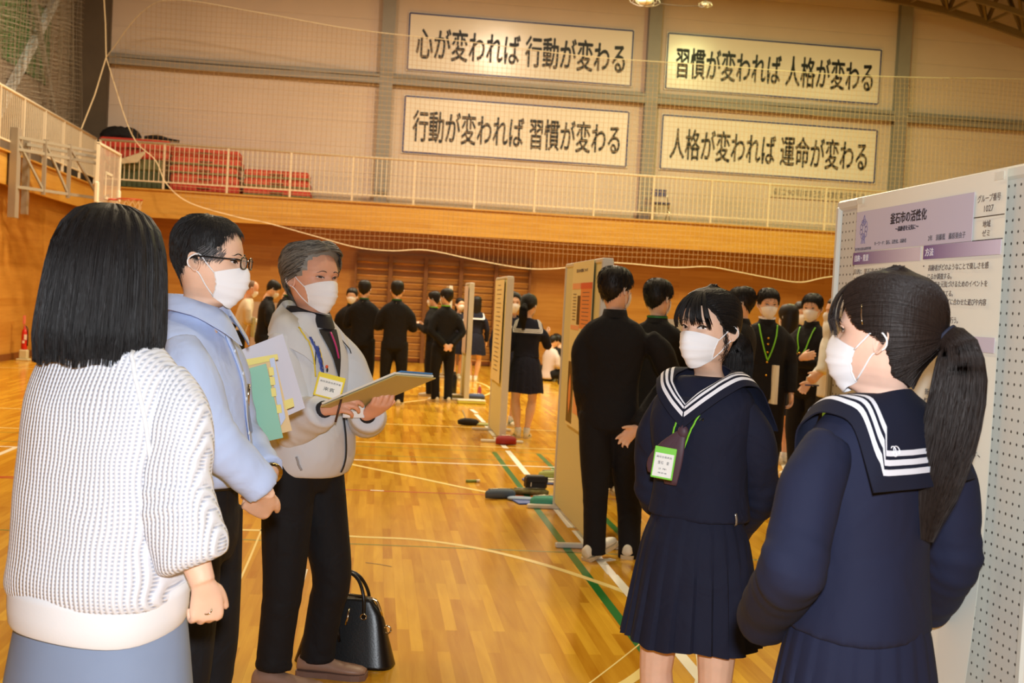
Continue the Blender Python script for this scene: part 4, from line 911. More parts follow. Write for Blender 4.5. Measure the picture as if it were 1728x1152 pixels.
# ---- materials shared by people
def skin(name, c): return mat(name, srgb(*c), .52, sss=.12, var=(30, .05), bump=(220, .06, .001))
m_skinA = skin('skin_light', (236, 192, 164)); m_skinB = skin('skin_warm', (226, 168, 138)); m_skinC = skin('skin_fair', (232, 190, 168))
m_hb = hair_mat('hair_black', srgb(24, 20, 19)); m_hbr = hair_mat('hair_darkbrown', srgb(40, 29, 24)); m_hg = hair_mat('hair_greying', srgb(136, 130, 120), .45)
m_mask = mat('mask_white', srgb(244, 243, 246), .75, bump=(900, .2, .0005), sss=.0); m_maskl = mat('mask_loop', srgb(246, 246, 248), .6)
m_eyew = mat('eye_white', srgb(226, 218, 214), .25); m_iris = mat('iris_dark', srgb(34, 22, 16), .12); m_lip = mat('lip', srgb(190, 120, 104), .45)
def cloth_fine(name, col, rough=.8, k=900, st=.25, spec=.3, sheen=.0, fold=(9, .65, .020)):
    m = mat(name, col, rough, spec=spec, sheen=sheen); nt = m.node_tree; N = nt.nodes.new; L = nt.links.new; b = nt.nodes['Principled BSDF']
    tc = N('ShaderNodeTexCoord'); n = N('ShaderNodeTexNoise'); n.inputs['Scale'].default_value = k; n.inputs['Detail'].default_value = 1; L(tc.outputs['Object'], n.inputs['Vector'])
    bp = N('ShaderNodeBump'); bp.inputs['Strength'].default_value = st; bp.inputs['Distance'].default_value = .0006; L(n.outputs['Fac'], bp.inputs['Height'])
    n2 = N('ShaderNodeTexNoise'); n2.inputs['Scale'].default_value = fold[0]; n2.inputs['Detail'].default_value = 2; n2.inputs['Distortion'].default_value = .8; L(tc.outputs['Object'], n2.inputs['Vector'])
    b2 = N('ShaderNodeBump'); b2.inputs['Strength'].default_value = fold[1]; b2.inputs['Distance'].default_value = fold[2]; L(n2.outputs['Fac'], b2.inputs['Height']); L(bp.outputs[0], b2.inputs['Normal']); L(b2.outputs[0], b.inputs['Normal'])
    return m
m_gaku = cloth_fine('black_uniform', srgb(22, 21, 24), .85); m_navy = cloth_fine('navy_serge', srgb(25, 28, 48), .85, sheen=.0); m_navyd = cloth_fine('navy_collar', srgb(24, 27, 46), .85, fold=(6, .12, .006))
m_strw = mat('stripe_white', srgb(240, 240, 248), .6); m_gold = mat('brass_button', srgb(220, 170, 60), .25, metal=1); m_lime = mat('lanyard_lime', srgb(130, 214, 40), .5); m_green = mat('lanyard_green', srgb(30, 110, 50), .5)
m_snk = mat('sneaker_white', srgb(232, 226, 208), .5); m_sole = mat('sneaker_sole', srgb(214, 196, 160), .6); m_sgr = mat('sneaker_green', srgb(60, 120, 80), .5); m_spk = mat('sneaker_pink', srgb(206, 110, 120), .5)
m_sock = mat('sock_white', srgb(236, 232, 226), .8)
def shoe(parent, p, yaw, L=.27, m=None, trim=None, lift=0.0, toe_down=0.0, low=False, origin=None, style='sneaker'):
    """p = ankle ground point (x, y, z ground) in the person's frame"""
    m = m or m_snk; sz = L/.27; Rz = rotm(yaw, toe_down); w_ = lambda q: Rz @ (np.array(q)*sz)+np.array(p)
    rows = [(-.075, .026, .012, .060), (-.068, .034, .008, .075), (-.04, .038, .006, .082), (0, .038, .005, .085), (.05, .039, .005, .068), (.10, .046, .005, .052), (.14, .049, .005, .046), (.172, .042, .006, .040), (.192, .025, .010, .032)]
    if style == 'loafer': rows = [(a, b*1.03, c, d*.88) for a, b, c, d in rows]
    up = []
    for y, hw, z0, z1 in catmull(rows, 1):
        up.append([w_((math.cos(a)*hw*(1 if math.sin(a) < 0 else (.92 if y > .06 else .8)), y, (z0+z1)/2+math.sin(a)*(z1-z0)/2+.010)) for a in np.linspace(0, 2*math.pi, 15)[:-1]])
    r_ = obj('shoe', MB().loft(up), m, parent, True)
    so = []
    for y, hw, z0, z1 in catmull(rows, 1): so.append([w_((sx*(hw+.003), y*1.02, zz)) for sx, zz in ((-1, 0), (-1, .022), (1, .022), (1, 0))])
    obj('sole', MB().loft(so), m_sole if style == 'sneaker' else mat('brown_sole', srgb(120, 92, 80), .6), r_)
    if trim:
        t_ = MB()
        for s in (-1, 1):
            for q in (0, .018): t_.loft(limb_rings([w_((s*.036, .02+q, .03)), w_((s*.034, .05+q, .052)), w_((s*.018, .075+q, .068))], .004, 6, 2))
        for q in (.06, .075, .09): t_.loft(limb_rings([w_((-.018, q, .078-(q-.06)*.6)), w_((.018, q, .078-(q-.06)*.6))], .003, 5, 0))
        obj('laces', t_, trim, r_, True)
    return r_
def mask_on(H, root, rows=14, cols=26, m=None, pleat=.022, nose=1.0):
    m = m or m_mask; pm = 1.13; U, Vv = np.meshgrid(np.linspace(-1, 1, cols), np.linspace(0, 1, rows))
    zt = -.055-.085*np.abs(U)**1.6; zb = -.565+.13*np.abs(U)**2.0
    Z = zt+(zb-zt)*Vv; ph = U*pm*(1-.06*np.sin(math.pi*Vv))
    g = hsurf(ph, np.maximum(Z, -.47), .022, 0)
    x = g[..., 0]; 
    bul = .085*nose*np.exp(-(x/.15)**2)*np.exp(-((Z+.16)/.13)**2)+.045*np.exp(-(x/.2)**2)*np.exp(-((Z+.36)/.13)**2)+.030*np.exp(-(x/.06)**2)*smoothstep(-.2, -.055, Z)
    dr = .03*(1-np.abs(U)**2)*smoothstep(0, .5, Vv)*(1-.2*Vv)
    under = smoothstep(-.49, -.565, Z)
    g[..., 1] += bul+dr-under*.06; g[..., 2] = Z
    for c_ in (.26, .47, .68): 
        t_ = (Vv-c_)/.09; g[..., 1] += pleat*np.where((t_ > 0), np.exp(-t_*2.2), 0)*(1-np.abs(U)**4*.4)
    P = H.W(g); Q = H.W(g-np.array([0, .010, 0])*np.ones_like(g))
    n_, k_ = P.shape[:2]; mb = MB().grid(P[:, ::-1]).grid(Q)
    mk = obj('mask', mb, m, root, True)
    for s in (-1, 1):
        j = -1 if s > 0 else 0
        a, b = g[0, j], g[-1, j]; kx = H.kwid
        e1 = np.array([s*.385*kx, -.03, .055]); e2 = np.array([s*.415*kx, -.135, -.01]); e3 = np.array([s*.40*kx, -.13, -.10]); e4 = np.array([s*.36*kx, -.02, -.165])
        pts = [a+[0, 0, -.012], (a+e1)/2+[s*.016, 0, .0], e1, e2, e3, e4, (b+e4)/2+[s*.012, 0, 0], b+[0, 0, .012]]
        obj('ear_loop', MB().tube(H.W(np.array(pts)), .0065*H.hh*1.25, 6, sm=3), m_maskl, mk, True)
        ed = MB().tube(P[:, j], .004*H.hh*1.6, 5); obj('side_seam', ed, m_maskl, mk, True)
    return mk
def face(H, root, m_hair, look=(0, 0), brow=1.0, lids=1.0, lips=True, lash=.006, browz=.085):
    for s in (-1, 1):
        cx = s*.150; n = 9
        u = np.linspace(-1, 1, n); wv = np.linspace(-1, 1, 6); Ug, Wg = np.meshgrid(u, wv); tilt = .010
        X = cx+Ug*.064; Zt = .024*lids*(1-np.abs(Ug)**2.2); Zb = -.017*(1-np.abs(Ug)**2.0)*lids; Z = -.002+tilt*Ug*s+np.where(Wg > 0, Wg*Zt, -Wg*Zb)
        eb = obj('eye', MB().grid(H.W(hfront(X, Z, .008+.010*(1-Ug**2)*(1-.6*Wg**2)))[:, ::-1] if True else None), m_eyew, root, True)
        # iris clipped by the lids
        rr, tt = np.meshgrid(np.linspace(0, 1, 5), np.linspace(0, 2*math.pi, 17)); ix = cx+look[0]*.03+rr*np.cos(tt)*.027; iz = -.000+look[1]*.012+rr*np.sin(tt)*.027
        uu = (ix-cx)/.064; zt_ = -.002+tilt*uu*s+.023*lids*np.maximum(1-np.abs(uu)**2.2, 0); zb_ = -.002+tilt*uu*s-.016*lids*np.maximum(1-np.abs(uu)**2, 0)
        iz = np.clip(iz, zb_, zt_); obj('iris', MB().grid(H.W(hfront(ix, iz, .0125+.010*np.maximum(1-uu**2, 0)))), m_iris, eb, True)
        up = [hfront(cx+q*.068, -.002+tilt*q*s+.025*lids*(1-abs(q)**2.2), .015+.008*(1-q*q)) for q in np.linspace(-1, 1, 9)]
        obj('eyelid_line', MB().tube(H.W(np.array(up)), [lash*H.hh*k for k in (.5, .8, 1, 1.1, 1.1, 1.1, 1, .8, .5)], 6), m_hair, eb, True)
        fo = [hfront(cx+q*.070, .016+tilt*q*s+.026*(1-abs(q)**2.2), .009) for q in np.linspace(-1, 1, 9)]
        obj('eyelid', MB().tube(H.W(np.array(fo)), [.010*H.hh*k for k in (.4, .8, 1, 1.1, 1.1, 1.1, 1, .8, .4)], 6), H.skin, eb, True)
        if brow:
            bp = [hfront(s*(.07+.155*q), browz+.022*math.sin(math.pi*min(1, q*1.15))-.01*q, .004) for q in np.linspace(0, 1, 8)]
            obj('eyebrow', MB().tube(H.W(np.array(bp)), [brow*.011*H.hh*k for k in (.7, 1.1, 1.2, 1.1, 1.0, .85, .6, .3)], 6, flat=.5, ref=H.R @ np.array([0, 0, 1.])), m_hair, root, True)
    if lips:
        for z_, r_ in ((-.272, .010), (-.302, .013)):
            lp = [hfront(q*.085, z_+(.004 if z_ > -.29 else -.002)*(1-q*q)-.002, .004-.012*abs(q)) for q in np.linspace(-1, 1, 7)]
            obj('lip', MB().tube(H.W(np.array(lp)), [r_*H.hh*k for k in (.3, .8, 1, .95, 1, .8, .3)], 6), m_lip, root, True)
def arm_pts(sh, el, wr): 
    sh, el, wr = map(lambda q: np.array(q, float), (sh, el, wr)); return [sh+(el-sh)*t for t in (0, .35, .75)]+[el]+[el+(wr-el)*t for t in (.3, .7, 1)]
GROWS = {  # torso rows in units of body height: z, half width, half depth, centre y
 'gaku': [(.452, .100, .070, 0), (.50, .104, .073, 0), (.56, .098, .068, 0), (.63, .097, .068, 0), (.70, .108, .073, 0), (.76, .113, .073, -.003), (.795, .110, .064, -.006), (.822, .092, .052, -.008), (.838, .064, .044, -.008), (.848, .044, .040, -.006), (.868, .040, .040, -.002)],
 'sailor': [(.575, .096, .074, 0), (.60, .092, .070, 0), (.65, .087, .066, 0), (.70, .091, .068, .002), (.745, .098, .070, .003), (.785, .098, .062, -.002), (.812, .086, .052, -.006), (.828, .062, .046, -.008), (.836, .050, .042, -.006)],
 'shirt': [(.50, .094, .072, 0), (.55, .093, .070, 0), (.60, .092, .070, .0), (.68, .100, .072, 0), (.75, .108, .070, -.002), (.79, .108, .062, -.004), (.82, .092, .052, -.006), (.838, .062, .044, -.006), (.85, .042, .040, -.004)],
}
class Fig: pass
def person(label, loc, hd, h=1.70, lod=1, head=(0, 0, 0), outfit='gaku', arms=None, hands=None, legs=None, rows=None, hh=None, skin_m=None, grp=None, sleeve=None,
           vox=None, top_m=None, leg_m=None, shoes=True, shoe_m=None, trim=None, stance=.10, kneck=1.0, kwid=1.0, lean=(0, 0), head_off=(0, 0, 0), top_name='jacket', seed=1, wr_amp=.0, skirt_rows=None, bare=None, sit=False, neck_z=.845, nplt=24, leg_r=None, twist=0, cuff=.0, handk=1.0, handL=None, foot=None, tuck=None):
    """lod 0 near, 1 middle, 2 far. arms/hands/legs given in the person's own frame (metres)"""
    root = empty('person', loc, math.radians(hd), label, 'person', grp); F_ = Fig(); F_.root = root; F_.h = h
    girl = outfit == 'sailor'; vox = vox or (.009, .013, .02)[lod]; sk = skin_m or m_skinA; hh = hh or (h*.136 if not girl else h*.142)
    lx, ly = lean; tw = math.radians(twist)
    def up(p, z0=.52):   # lean of the upper body: shift grows with height
        p = np.array(p, float); t = max(0, p[2]/h-z0)/(.84-z0); q = p.copy(); a = tw*min(1, t); q[0], q[1] = p[0]*math.cos(a)-p[1]*math.sin(a), p[0]*math.sin(a)+p[1]*math.cos(a)
        q[0] += lx*t; q[1] += ly*t; q[2] -= (lx*lx+ly*ly)*.5*t/(.32*h)*.9 if t > 0 else 0; return q
    shw = (.105 if not girl else .096)*h
    sh = {1: up((shw, -.004*h, .792*h if not girl else .782*h)), -1: up((-shw, -.004*h, .792*h if not girl else .782*h))}
    arms = arms or {}; A = {}
    for s in (1, -1):
        a = arms.get(s) or [(s*.142*h, -.02*h, .635*h), (s*.140*h, .03*h, .49*h)]
        A[s] = (sh[s] if len(a) < 3 else np.array(a[2], float), np.array(a[0], float), np.array(a[1], float))
    F_.A = A
    # ---- head
    base = up((0, -.010*h, neck_z*h-.02*h)); R = rotm(*head); Rn = rotm(head[0]*.25, head[1]*.3, 0)
    c = base+np.array([0, .012*h, .92*hh])*np.array([1, 1, 1])+np.array(head_off); c = base + (rotm(head[0]*.3, head[1]*.6, head[2]*.6) @ np.array([0, .0, .86*hh]))+np.array([0, .012*h, 0])+np.array(head_off)
    H = Head(hh, c, R, Rn, base, kneck, kwid); H.skin = sk; F_.H = H
    rc = ((72, 72), (40, 40), (24, 24))[lod]; bm_ = H.body(*rc); H.ears(bm_, (20, 14, 10)[lod])
    # ---- arms, hands, trunk, legs of the body
    ar = MB()
    Lh = h*.106
    for s in (1, -1):
        s_, e_, w_ = A[s]; P_ = arm_pts(s_, e_, w_); P_[0] = P_[0]+np.array([-s*.035*h, 0, -.03*h]); P_[1] = P_[1]*.6+P_[2]*.4
        ar.loft(limb_rings(P_, [.010*h, .012*h, .018*h, .0225*h, .0245*h, .019*h, .0158*h], 12, 2))
        hd_ = (hands or {}).get(s)
        if hd_ != 'none':
            hd_ = hd_ or {}; d = np.array(hd_.get('d', (w_-e_)), float)
            hand(ar, w_, d, hd_.get('pn', (-s, 0.2, 0)), s, hd_.get('L', Lh), hd_.get('curl', (18, 22, 26, 30)), hd_.get('thumb', (32, 18)), hd_.get('spread', 3), handk, (10, 8, 6)[lod])
    tr = [(.47, .085, .058, 0), (.55, .082, .056, 0), (.63, .078, .054, 0), (.72, .088, .060, 0), (.785, .088, .05, 0), (.82, .06, .04, 0), (.835, .035, .034, 0)]
    ar.loft([[up(p) for p in r] for r in torso_rings([(z*h, 0, cy*h, rx*h*(.9 if girl else 1), ry*h) for z, rx, ry, cy in tr], 16, 2.2)])
    legs = legs or {}; LG = {}
    for s in (1, -1):
        g = legs.get(s) or [(s*.052*h, 0, .50*h), (s*(.05*h+stance*.3), .012*h, .275*h), (s*(stance), -.01*h, .045*h)]
        LG[s] = [np.array(q, float) for q in g]; a, k, n = LG[s]
        rr = leg_r or 1.0
        ar.loft(limb_rings([a, a+(k-a)*.5, k, k+(n-k)*.35, k+(n-k)*.7, n, n-np.array([0, 0, .02*h])], [.043*h*rr, .041*h*rr, .031*h*rr, .034*h*rr, .024*h*rr, .0205*h*rr, .022*h*rr], 14, 2))
    F_.LG = LG
    V, Fc, _ = remesh(ar, (.0042, .007, .012)[lod], 2, .5)
    bm_.add(V, Fc); F_.body = obj('body', bm_, sk, root, True)
    # ---- shoes and socks
    if shoes:
        for s in (1, -1):
            n = LG[s][2]; ft = (foot or {}).get(s, (-s*-8, 0.0, 0)); yaw = ft[0] if foot and s in foot else -s*8
            lift = ft[1] if foot and s in foot else 0; td = ft[2] if foot and s in foot else 0
            shoe(root, (n[0], n[1]+.0, max(0, lift)), yaw, h*(.158 if not girl else .152), shoe_m, trim, toe_down=td)
            if girl:
                obj('sock', MB().tube([n+[0, 0, .03*h], n, n-[0, 0, .02*h]], [.0235*h, .0235*h, .025*h], 12), m_sock, root, True)
    # ---- top
    rows = rows or GROWS[outfit]; tm = top_m or (m_navy if girl else m_gaku)
    tb = MB(); TR = torso_rings([(z*h, 0, cy*h, rx*h, ry*h) for z, rx, ry, cy in rows], 30, 2.35)
    tb.loft([[up(p) for p in r] for r in TR])
    sr = sleeve or ((.026, .040, .036, .034, .033, .030, .029) if not girl else (.024, .037, .034, .032, .031, .028, .0275))
    for s in (1, -1):
        P_ = arm_pts(*A[s]); P_[-1] = P_[-1]-(A[s][2]-A[s][1])*cuff
        P_[0] = P_[0]+np.array([-s*.022*h, 0, .004*h])
        ph_ = seed*1.7+s
        def wob(t, a, ph_=ph_): 
            e = math.exp(-((t-.5)/.16)**2); return .05*e*math.sin(t*70+math.sin(a+ph_)*2.2)+.025*math.sin(t*38+a+ph_)*(1-e)*smoothstep(.1, .3, t)
        if lod == 0:
            sb = MB().loft(limb_rings(P_, [q*h for q in sr], 30, 7, wob=wob)); V, Fc, N = remesh(sb, vox*.9, 4, .5); V = disp_noise(V, N, wr_amp*1.2, 26, (1, 1, .6), seed+5*s+9)
            mesh_obj('sleeve', V, Fc, tm, root, True); continue
        tb.loft(limb_rings(P_, [q*h for q in sr], 18, 5 if lod < 2 else 2, wob=wob if lod < 2 else None))
    V, Fc, N = remesh(tb, vox, 5 if lod == 0 else 3, .5)
    if wr_amp: V = disp_noise(V, N, wr_amp, 20, (1, 1, .55), seed)
    F_.top = mesh_obj(top_name, V, Fc, tm, root, True); F_.C = Cloth(V, Fc)
    # ---- lower garment
    if girl or skirt_rows:
        sr_ = skirt_rows or [(.625, .072, .060), (.60, .080, .066), (.55, .100, .084), (.48, .116, .098), (.40, .128, .108), (.325, .136, .116)]
        rings = []; n = max(nplt*6, 96); flat_ = nplt < 5
        for z, rx, ry in catmull(sr_, 3):
            t = smoothstep(.61, .33, z); ring = []
            for j in range(n):
                a = 2*math.pi*j/n; u = (j % 6)/6; saw = (u*1.25 if u < .8 else (1-u)*5)-.5
                q = 1+(0 if flat_ else (.016+.062*t)*saw)+.02*t*math.sin(a*3+seed)+.012*t*math.sin(a*7+seed*2); jt = .35*t*math.sin(a*2+z*9+seed)*0
                ring.append((rx*h*q*math.cos(a), ry*h*q*math.sin(a), z*h+.004*h*t*math.sin(a*nplt/4+seed)))
            rings.append(ring)
        inner = [[(p[0]*.965, p[1]*.965, p[2]) for p in r] for r in rings[::-1]]
        F_.skirt = obj('skirt', MB().loft(rings[::-1][::-1]+[inner[0]]+inner[1:4], cap=False), leg_m or tm, root, True)
        mo = F_.skirt.modifiers.new('e', 'EDGE_SPLIT'); mo.split_angle = math.radians(38)
    else:
        lb = MB()
        for s in (1, -1):
            a, k, n = LG[s]
            def wob(t, aa, s=s): return .06*smoothstep(.75, 1, t)*math.sin(t*60+math.sin(aa*1+s)*2)+.03*math.exp(-((t-.5)/.1)**2)*math.sin(t*50+aa)
            lb.loft(limb_rings([a+[0, 0, .02*h], a+(k-a)*.5, k, k+(n-k)*.4, k+(n-k)*.8, n+[0, 0, -.022*h]], [.061*h, .056*h, .046*h, .042*h, .040*h, .041*h], 18, 5, wob=wob if lod < 2 else None))
        lb.loft(torso_rings([(.445*h, 0, 0, .075*h, .058*h), (.48*h, 0, 0, .094*h, .066*h), (.53*h, 0, 0, .092*h, .064*h), (.60*h, 0, 0, .084*h, .058*h)], 20, 2.3))
        V, Fc, N = remesh(lb, vox, 4, .5)
        F_.trousers = mesh_obj('trousers', V, Fc, leg_m or m_gaku, root, True)
    F_.up = up
    return F_
def collar_stand(F, m, z0=.843, z1=.872, r0=.046, r1=.040, m2=None):
    h = F.h; up = F.up; rings = []
    for z, r in ((z0, r0), ((z0+z1)/2, (r0+r1)/2), (z1, r1), (z1, r1-.003), (z0, r0-.003)):
        rings.append([up((math.cos(a)*r*h, math.sin(a)*r*h*1.02-.006*h+.006*h*(z-z0)/(z1-z0), z*h-.010*h*max(0, math.sin(a)))) for a in np.linspace(0, 2*math.pi, 25)[:-1]])
    return obj('collar', MB().loft(rings, cap=False), m, F.root, True)
def short_hair(F, m=None, th=.045, front=.27, temple=.12, side=-.06, nape=-.36, n=0, crown=.0, bang=None, seed=1, strands_n=0, r=.0011, grey=None):
    H = F.H; m = m or m_hb; pa = np.array([0, .55, .95, 1.25, 1.45, 1.75, 2.1, math.pi]); la = np.array([front, front*.98, temple, side, side-.0, -.01, -.20, nape])
    fa = np.linspace(0, math.pi, 90); fl_ = np.interp(fa, pa, la)
    for _ in range(30): fl_[1:-1] = (fl_[:-2]+2*fl_[1:-1]+fl_[2:])/4
    line = lambda p: np.interp(np.abs(p), fa, fl_)+.012*np.sin(np.abs(p)*19+seed)
    thick = lambda p, z: th*(.55+.45*smoothstep(-.3, .2, z))+crown*smoothstep(.1, .45, z)*(1-.35*(np.cos(p) > 0))*1.0
    lod = (0 if n else 1)
    o = cap_hair(H, thick, line, m=m, parent=F.root, rows=34 if strands_n else 22, cols=48 if strands_n else 28, noise=.008)
    if strands_n:
        rg = np.random.default_rng(seed); ph = rg.uniform(-math.pi, math.pi, strands_n); lz = line(ph); z0 = np.minimum(.5, lz+.02+rg.uniform(0, 1, strands_n)**.8*(.49-lz))
        st = np.stack([ph, z0], 1); en = st.copy(); back = (math.pi-np.abs(ph))*np.sign(ph)
        en[:, 1] -= rg.uniform(.05, .13, strands_n)*(1-.7*smoothstep(.3, .5, z0)); en[:, 0] += .10*np.sign(ph)*rg.uniform(0, 1, strands_n)
        th0 = thick(ph, z0)-.008; S = 6; t = np.linspace(0, 1, S)[None]
        P = hsurf(st[:, :1]+(en-st)[:, :1]*t, st[:, 1:]+(en-st)[:, 1:]*t, th0[:, None]+.006+.016*t*rg.uniform(.2, 1, (strands_n, 1)), 0, H.kneck, H.kwid)
        strands(H.W(P.reshape(-1, 3)).reshape(P.shape), r, r*.3, 'hair_strands', grey or m, o)
    return o
def sailor_collar(F, w_back=.19, drop=.155, m=None, stripes=True, v_z=.70, lod=1, off=.010, sw=.0075, gap=.0065, edge=.014, flare=0.0, back_y=.0):
    """square flap at the back, V in front, draped over the blouse; returns nothing"""
    h = F.h; up = F.up; C = F.C; sc_ = h/1.58
    def half(s):
        inner = [(.0005*s, .078, v_z+.040), (.020*s, .072, v_z+.064), (.042*s, .050, .826), (.050*s, .02, .838), (.044*s, -.022, .848), (.020*s, -.040, .856)]
        outer = [(.002*s, .086, v_z), (.031*s, .084, v_z+.026), (.062*s, .070, .800), (.088*s, .022, .828), (.100*s, -.030, .822), (w_back/1.58*s, -.072+back_y, .84-drop/1.58)]
        return inner, outer
    iR, oR = half(1); iL, oL = half(-1)
    inner = iR+iL[::-1]; outer = oR+[(w_back/1.58*.33, -.082+back_y, .84-drop/1.58-.0), (-w_back/1.58*.33, -.082+back_y, .84-drop/1.58)]+oL[::-1]
    inner = iR+[(.008, -.043, .858), (-.008, -.043, .858)]+iL[::-1]
    inner = np.array(inner)*h; outer = np.array(outer)*h
    K = 8 if lod < 2 else 3
    # keep the square corners: linear across the back, smooth elsewhere
    def dens(A, corner):
        out = []
        for i in range(len(A)-1):
            for t in np.linspace(0, 1, K+1)[:-1]: out.append(A[i]*(1-t)+A[i+1]*t)
        out.append(A[-1]); A2 = np.array(out)
        for _ in range(6):
            B = A2.copy(); B[1:-1] = (A2[:-2]+2*A2[1:-1]+A2[2:])/4
            for c_ in corner: B[c_*K] = A2[c_*K]
            if corner: lo, hi = corner[0]*K, corner[1]*K; B[lo:hi+1] = A2[lo:hi+1]
            A2 = B
        return A2
    I, O = dens(inner, []), dens(outer, [5, 8])
    M = 14 if lod < 2 else 5; T = np.linspace(0, 1, M)
    G = np.array([[up(I[i]*(1-t)+O[i]*t+np.array([0, 0, .012*h*math.sin(math.pi*t)])) for t in T] for i in range(len(I))])
    for i in range(G.shape[0]):
        for j in range(M): G[i, j] = C.push(G[i, j], off*(.7+.5*(j/(M-1))))
    for _ in range(4):
        B = G.copy(); B[1:-1, 1:-1] = (G[1:-1, 1:-1]*2+G[:-2, 1:-1]+G[2:, 1:-1]+G[1:-1, :-2]+G[1:-1, 2:])/6; G = B
    Nn = np.cross(np.gradient(G, axis=0), np.gradient(G, axis=1)); Nn /= np.linalg.norm(Nn, axis=2, keepdims=True)+1e-9
    ctr = up((0, 0, .78*h)); sg = np.sign(np.einsum('ijk,ijk->ij', Nn, G-ctr).mean()); Nn *= sg; th = .0035*sc_
    a = MB().grid(G+Nn*th).grid(G[:, ::-1]); 
    for E_ in (G[:, -1], G[:, 0]):
        idx = -1 if E_ is G[:, -1] or np.allclose(E_, G[:, -1]) else 0
    a.grid(np.stack([G[:, -1], G[:, -1]+Nn[:, -1]*th], 1)); a.grid(np.stack([G[:, 0]+Nn[:, 0]*th, G[:, 0]], 1))
    co = obj('sailor_collar', a, m or m_navyd, F.root, True); F.cG, F.cN = G, Nn
    if stripes:
        L_ = np.linalg.norm(G[:, -1]-G[:, 0], axis=1)
        Tn = np.gradient(G[:, -1], axis=0); Tn /= np.linalg.norm(Tn, axis=1)[:, None]+1e-9; Sp = (G[:, -1]-G[:, 0])/L_[:, None]
        sin_ = np.linalg.norm(np.cross(Sp, Tn), axis=1)
        for cidx in (5*K, 8*K): sin_[cidx] = min(sin_[cidx-1], sin_[cidx+1])*.98
        mult = 1/np.maximum(sin_, .45)
        def pos(i, d):
            f = np.clip(1-d*mult[i]/L_[i], .0, 1)*(M-1); j = int(min(M-2, f)); q = f-j; return G[i, j]*(1-q)+G[i, j+1]*q+Nn[i, min(M-1, int(round(f)))]*(th+.0008)
        nst = 3
        for k in range(nst if lod < 2 else 1):
            d0 = (edge+k*(sw+gap))*sc_ if lod < 2 else edge*sc_; d1 = d0+(sw if lod < 2 else sw*3)*sc_
            g = np.array([[pos(i, d0), pos(i, d1)] for i in range(0, len(G))]); obj('collar_stripe', MB().grid(g if sg > 0 else g[:, ::-1]).grid((g if sg > 0 else g[:, ::-1])[:, ::-1]-.0003), m_strw, co, True)
    return co
def scarf(F, m, lod=1):
    h = F.h; C = F.C
    kn = C.stick(F.up((0, .09*h, .738*h)), .014)
    r_ = obj('scarf', MB().sphere(kn, (.017, .012, .020), 12, 8), m, F.root, True)
    for dx, ln in ((.085, .13), (.030, .155), (.055, .145)):
        P_ = [kn, kn+[dx*.5, .006, -.05], kn+[dx*.9, .004, -.10], kn+[dx, 0, -ln]]
        P_ = [C.push(p, .006) for p in P_]
        obj('scarf_tail', MB().tube(P_, [(.012, .007), (.026, .007), (.030, .006), (.020, .003)], 12, sm=4, ref=(0, 1, 0)), m, r_, True)
    return r_
def lanyard(F, m, z_end, x0=.03, lod=1, wd=.006, xe=0.0, back=True, spread=.045, off=.006, z_n=.855):
    h = F.h; C = F.C; up = F.up
    L_, R_ = [], []
    for s in (1, -1):
        pts = [up((0, -.048*h, (z_n)*h)), up((s*.03*h, -.03*h, (z_n)*h)), up((s*spread*h, .01*h, .835*h)), up((s*spread*.95*h, .06*h, .79*h)), up((s*spread*.6*h+xe*.4, .085*h, (.79+z_end)/2*h)), up((xe, .095*h, z_end*h))]
        o = obj('lanyard' if s > 0 else 'lanyard', ribbon_on(C, pts, off+.002, wd, .002, 5, True), m, F.root, True)
    return C.stick(up((xe, .095*h, z_end*h)), off)
